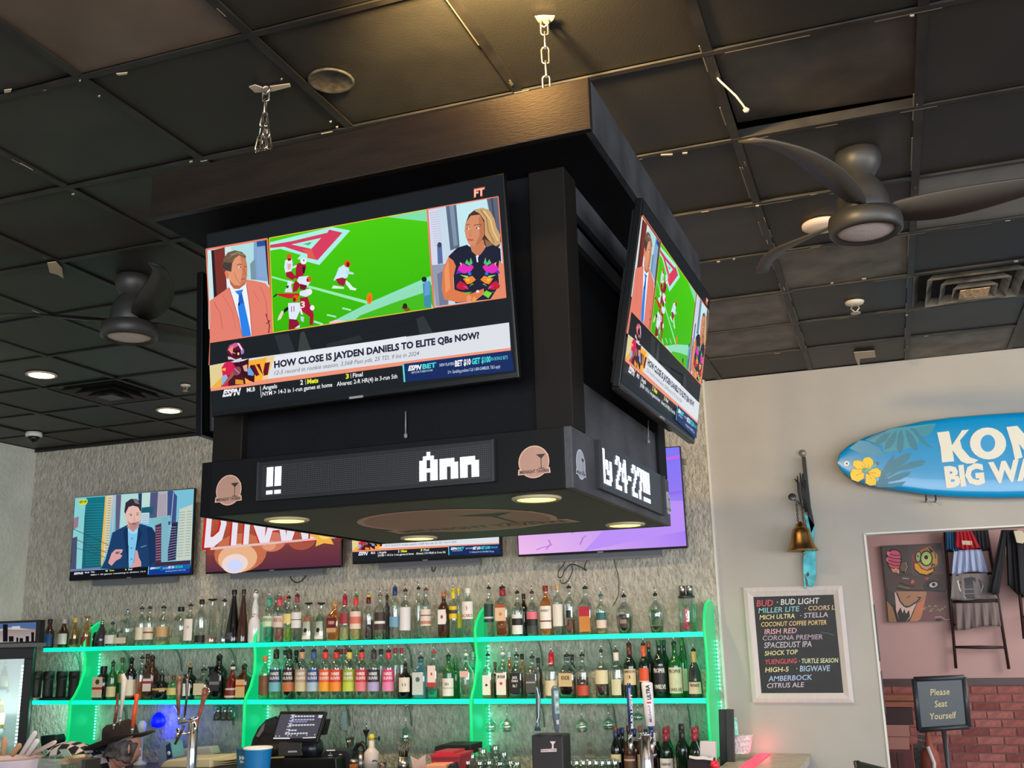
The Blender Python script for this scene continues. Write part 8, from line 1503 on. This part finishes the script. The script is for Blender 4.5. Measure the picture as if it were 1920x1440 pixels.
# ================================================================== PERSON BEHIND THE BAR
YP = 5.75; gp = crop(160, 1320, 6.4)
def Q(x, y, Y=YP): return px2(*gp(x, y), Y)
headc = Q(480, 520)                                   # middle of the head, mostly under the hat
per = thing('person', 'person in a black brimmed hat and black and white checked shirt bending behind the bar', 'person', (headc.x-.35, YP, 0))
def skin_body(name, verts, edges, radii, m, root=0, sub=2, parent=None, label=None):
    me = bpy.data.meshes.new(name); me.from_pydata([tuple(v) for v in verts], edges, []); o = bpy.data.objects.new(name, me); COL.objects.link(o)
    me.materials.append(m); s = o.modifiers.new('skin', 'SKIN'); s.use_smooth_shade = True
    for i, r in enumerate(radii): me.skin_vertices[0].data[i].radius = (r, r) if not isinstance(r, tuple) else r
    for i in range(len(radii)): me.skin_vertices[0].data[i].use_root = (i == root)
    b = o.modifiers.new('sub', 'SUBSURF'); b.levels = sub; b.render_levels = sub
    if parent is not None: o.parent = parent; o.matrix_parent_inverse = PINV[parent.name]
    if label: o['label'] = label
    return o
hx, hy, hz = headc
def V(x, y, z): return Vector((hx+x, hy+y, hz+z))
# leaning forward to the right: pelvis behind (left), shoulders under the head
pel = V(-.62, .02, -.30+.0); pel.z = .98
ch = V(-.09, -.11, -.155)
verts = [pel, pel+(ch-pel)*.45+Vector((0, 0, .05)), ch, V(-.1, .0, -.11),
         V(-.13, -.2, -.19), V(-.07, -.22, -.42), V(.16, -.17, -.5),
         V(-.17, .19, -.2), V(-.07, .24, -.42), V(.16, .18, -.5)]
edges = [(0, 1), (1, 2), (2, 3), (2, 4), (4, 5), (5, 6), (2, 7), (7, 8), (8, 9)]
radii = [(.15, .17), (.14, .16), (.13, .12), .065, .075, .052, .036, .075, .052, .036]
# checked shirt: big black and white gingham
mc = bpy.data.materials.new('checked shirt'); mc.use_nodes = True; nt = mc.node_tree; tc = nt.nodes.new('ShaderNodeTexCoord'); mp = nt.nodes.new('ShaderNodeMapping'); ck_ = nt.nodes.new('ShaderNodeTexChecker')
mp.inputs['Rotation'].default_value = (0, .55, .2); ck_.inputs['Scale'].default_value = 14; ck_.inputs[1].default_value = lin((214, 208, 212)); ck_.inputs[2].default_value = lin((30, 26, 30))
nt.links.new(tc.outputs['Object'], mp.inputs[0]); nt.links.new(mp.outputs[0], ck_.inputs[0]); nt.links.new(ck_.outputs[0], nt.nodes['Principled BSDF'].inputs['Base Color']); nt.nodes['Principled BSDF'].inputs['Roughness'].default_value = .85
skinm = mat('skin', (214, 150, 130), .55, noise=.05, nscale=20)
skin_body('shirt', verts, edges, radii, mc, parent=per)
# legs, in dark trousers, planted on the floor
for s in (-1, 1):
    pass
hipL, hipR = pel+Vector((0, -.09, -.05)), pel+Vector((0, .09, -.05))
lv = [pel+Vector((0, 0, -.04)), hipL, Vector((pel.x+.05, hy-.12, .52)), Vector((pel.x-.02, hy-.12, .1)), Vector((pel.x+.13, hy-.13, .045)), hipR, Vector((pel.x+.05, hy+.14, .52)), Vector((pel.x-.02, hy+.14, .1)), Vector((pel.x+.13, hy+.15, .045))]
skin_body('trousers', lv, [(0, 1), (1, 2), (2, 3), (3, 4), (0, 5), (5, 6), (6, 7), (7, 8)], [.13, .09, .065, .05, .04, .09, .065, .05, .04], mat('dark trousers', (36, 36, 44), .8), parent=per)
# head with face towards the right, neck continuous
hv = [V(-.14, 0, -.17), V(-.06, 0, -.09), V(-.005, 0, -.01), V(.02, 0, .06)]
# head as a shaped surface
def headmesh(c, rot, parent):
    vs = []; nu, nv = 28, 20
    for j in range(nv+1):
        th = math.pi*j/nv; z = math.cos(th)
        for i in range(nu):
            a = 2*math.pi*i/nu; x, y = math.sin(th)*math.cos(a), math.sin(th)*math.sin(a)
            X = x*.098; Y_ = y*.076; Zz = z*.122
            if z < 0: X += -.0*z; k = 1+z*.28; Y_ *= k; X = X*(1+z*.1)+(-z)*.012
            if x > .6:
                fz = math.exp(-((z+.12)/.16)**2)*math.exp(-(y/.2)**2); X += .026*fz              # nose
                X += .008*math.exp(-((z+.42)/.07)**2)*math.exp(-(y/.3)**2)                         # lips
                X += .012*math.exp(-((z+.72)/.14)**2)*math.exp(-(y/.35)**2)                        # chin
                X -= .010*math.exp(-((z-.12)/.1)**2)*math.exp(-((abs(y)-.38)/.14)**2)              # eye sockets
                X += .006*math.exp(-((z-.3)/.08)**2)
            vs.append(c+rot @ Vector((X, Y_, Zz)))
    fs = [(j*nu+i, j*nu+(i+1) % nu, (j+1)*nu+(i+1) % nu, (j+1)*nu+i) for j in range(nv) for i in range(nu)]
    return MB().add(vs, fs, True).build('head', skinm, parent)
rot = Matrix.Rotation(math.radians(60), 3, 'Z').to_3x3() @ Matrix.Rotation(math.radians(22), 3, 'Y')
hd = headmesh(V(0, 0, 0), rot, per)
skin_body('neck', hv[:3], [(0, 1), (1, 2)], [.062, .055, .05], skinm, parent=per)
for s in (-1, 1):
    MB().lathe([(0, .008), (.009, .006), (.012, 0), (.009, -.006), (0, -.008)], V(0, 0, 0)+rot @ Vector((.083, s*.03, .016)), 12).build('eye', WHITEP, per)
    MB().lathe([(0, .003), (.005, .001), (.005, -.001), (0, -.003)], V(0, 0, 0)+rot @ Vector((.094, s*.03, .016)), 10).build('pupil', BLACKP, per)
    e = V(0, 0, 0)+rot @ Vector((-.008, s*.077, -.01)); MB().lathe([(0, -.03), (.012, -.024), (.017, .005), (.012, .028), (0, .033)], e, 12, sy=.5).build('ear', skinm, per)
# grey-black hair / bandana below the hat brim
hm = mat('dark streaked hair', (30, 26, 28), .7, noise=2.2, nscale=22, rgb2=(104, 98, 100)); vs = []; nu, nv = 28, 10
m = MB()
for j in range(nv+1):
    z = .04-.13*j/nv
    for i in range(nu+1):
        a = math.radians(62)+math.radians(236)*i/nu; rr = 1.07 if z > -.02 else 1.07+(-.02-z)*.5
        m.v.append(tuple(V(0, 0, 0)+rot @ Vector((.1*math.cos(a)*rr-.006, .08*math.sin(a)*rr, z+.006*math.sin(i*1.9)))))
m.f = [(j*(nu+1)+i, j*(nu+1)+i+1, (j+1)*(nu+1)+i+1, (j+1)*(nu+1)+i) for j in range(nv) for i in range(nu)]; m.sm = [True]*len(m.f)
o = m.build('hair', hm, per); sd = o.modifiers.new('thick', 'SOLIDIFY'); sd.thickness = .012
# hands: palm, four fingers, thumb, resting at the counter
def hand(w, d, s):
    """w wrist point, d pointing direction"""
    d = d.normalized(); side = Vector((0, 0, 1)).cross(d).normalized()*s; up = d.cross(side)*s
    vv = [w, w+d*.045, w+d*.085]; ee = [(0, 1), (1, 2)]; rr = [(.022, .016), (.032, .014), (.033, .013)]
    for k, (o_, l) in enumerate(((-.027, .062), (-.009, .07), (.009, .067), (.026, .054))):
        b = len(vv); base_ = w+d*.09+side*o_; vv += [base_, base_+d*l*.45-up*.006, base_+d*l*.75-up*.02, base_+d*l*.9-up*.034]; ee += [(2, b), (b, b+1), (b+1, b+2), (b+2, b+3)]; rr += [.0095, .009, .008, .0068]
    b = len(vv); vv += [w+d*.035-side*.035, w+d*.065-side*.052-up*.006, w+d*.09-side*.05-up*.016]; ee += [(1, b), (b, b+1), (b+1, b+2)]; rr += [.012, .01, .008]
    return skin_body('hand', vv, ee, rr, skinm, parent=per)
hand(verts[6]+Vector((.02, 0, -.01)), Vector((1, .1, -.25)), 1); hand(verts[9]+Vector((.02, 0, -.01)), Vector((1, -.1, -.25)), -1)
# ---- hat
hat = thing('felt_hat', 'black felt hat with upturned brim on the bending person', 'hat', Q(480, 460))
hatm = mat('black felt', (34, 27, 26), .95, noise=.2, nscale=12)
tilt = Matrix.Rotation(math.radians(-13), 3, 'Y')
hc = Q(425, 446); s_ = 1.13*YP/F/6.4                        # metres per crop pixel
vs = []; nu = 40
rings = [(1.0, 0), (.99, .25), (.95, .55), (.86, .8), (.66, .96), (.3, .93), (0.02, .86)]
for r_, z_ in rings:
    for i in range(nu):
        a = 2*math.pi*i/nu; X = math.cos(a)*235*s_*r_; Y_ = math.sin(a)*.1*r_; zz = z_*245*s_*(1-.12*math.sin(a)**2*(r_ < .7))
        if z_ > .5: X += -18*s_*(z_-.5)
        vs.append(hc+tilt @ Vector((X, Y_, zz)))
m = MB().add(vs, [(j*nu+i, j*nu+(i+1) % nu, (j+1)*nu+(i+1) % nu, (j+1)*nu+i) for j in range(len(rings)-1) for i in range(nu)], True); m.build('crown', hatm, hat)
vs = []
for side in (0, 1):
    for r_ in (0, .35, .7, 1):
        for i in range(nu):
            a = 2*math.pi*i/nu; ca, sa = math.cos(a), math.sin(a)
            rx = (235+(215 if ca > 0 else 250)*r_)*s_; ry = .1+.085*r_; zz = (.014*abs(sa)**2*r_*r_*2.2) - (0.0 if side else .005) - (.012*r_ if ca < 0 else -.004*r_)
            vs.append(hc+tilt @ Vector((ca*rx, sa*ry, zz)))
o_ = 4*nu; fs = []
for j in range(3):
    for i in range(nu): a, b = j*nu+i, j*nu+(i+1) % nu; fs += [(a, b, b+nu, a+nu), (o_+a+nu, o_+b+nu, o_+b, o_+a)]
for i in range(nu): b = (i+1) % nu; fs += [(3*nu+i, 3*nu+b, o_+3*nu+b, o_+3*nu+i)]
MB().add(vs, fs, True).build('brim', hatm, hat)
MB().add([hc+tilt @ Vector((math.cos(2*math.pi*i/nu)*238*s_, math.sin(2*math.pi*i/nu)*.1015, z)) for z in (.004, .026) for i in range(nu)], [(i, (i+1) % nu, nu+(i+1) % nu, nu+i) for i in range(nu)], True).build('hat_band', mat('grey brown band', (60, 54, 52), .6), hat)
MB().prism([Q(x, y, YP-.11) for x, y in ((400, 445), (470, 410), (575, 378), (555, 410), (480, 432), (405, 455))], (0, .004, 0)).build('feather', mat('grey feather', (112, 106, 106), .7), hat)
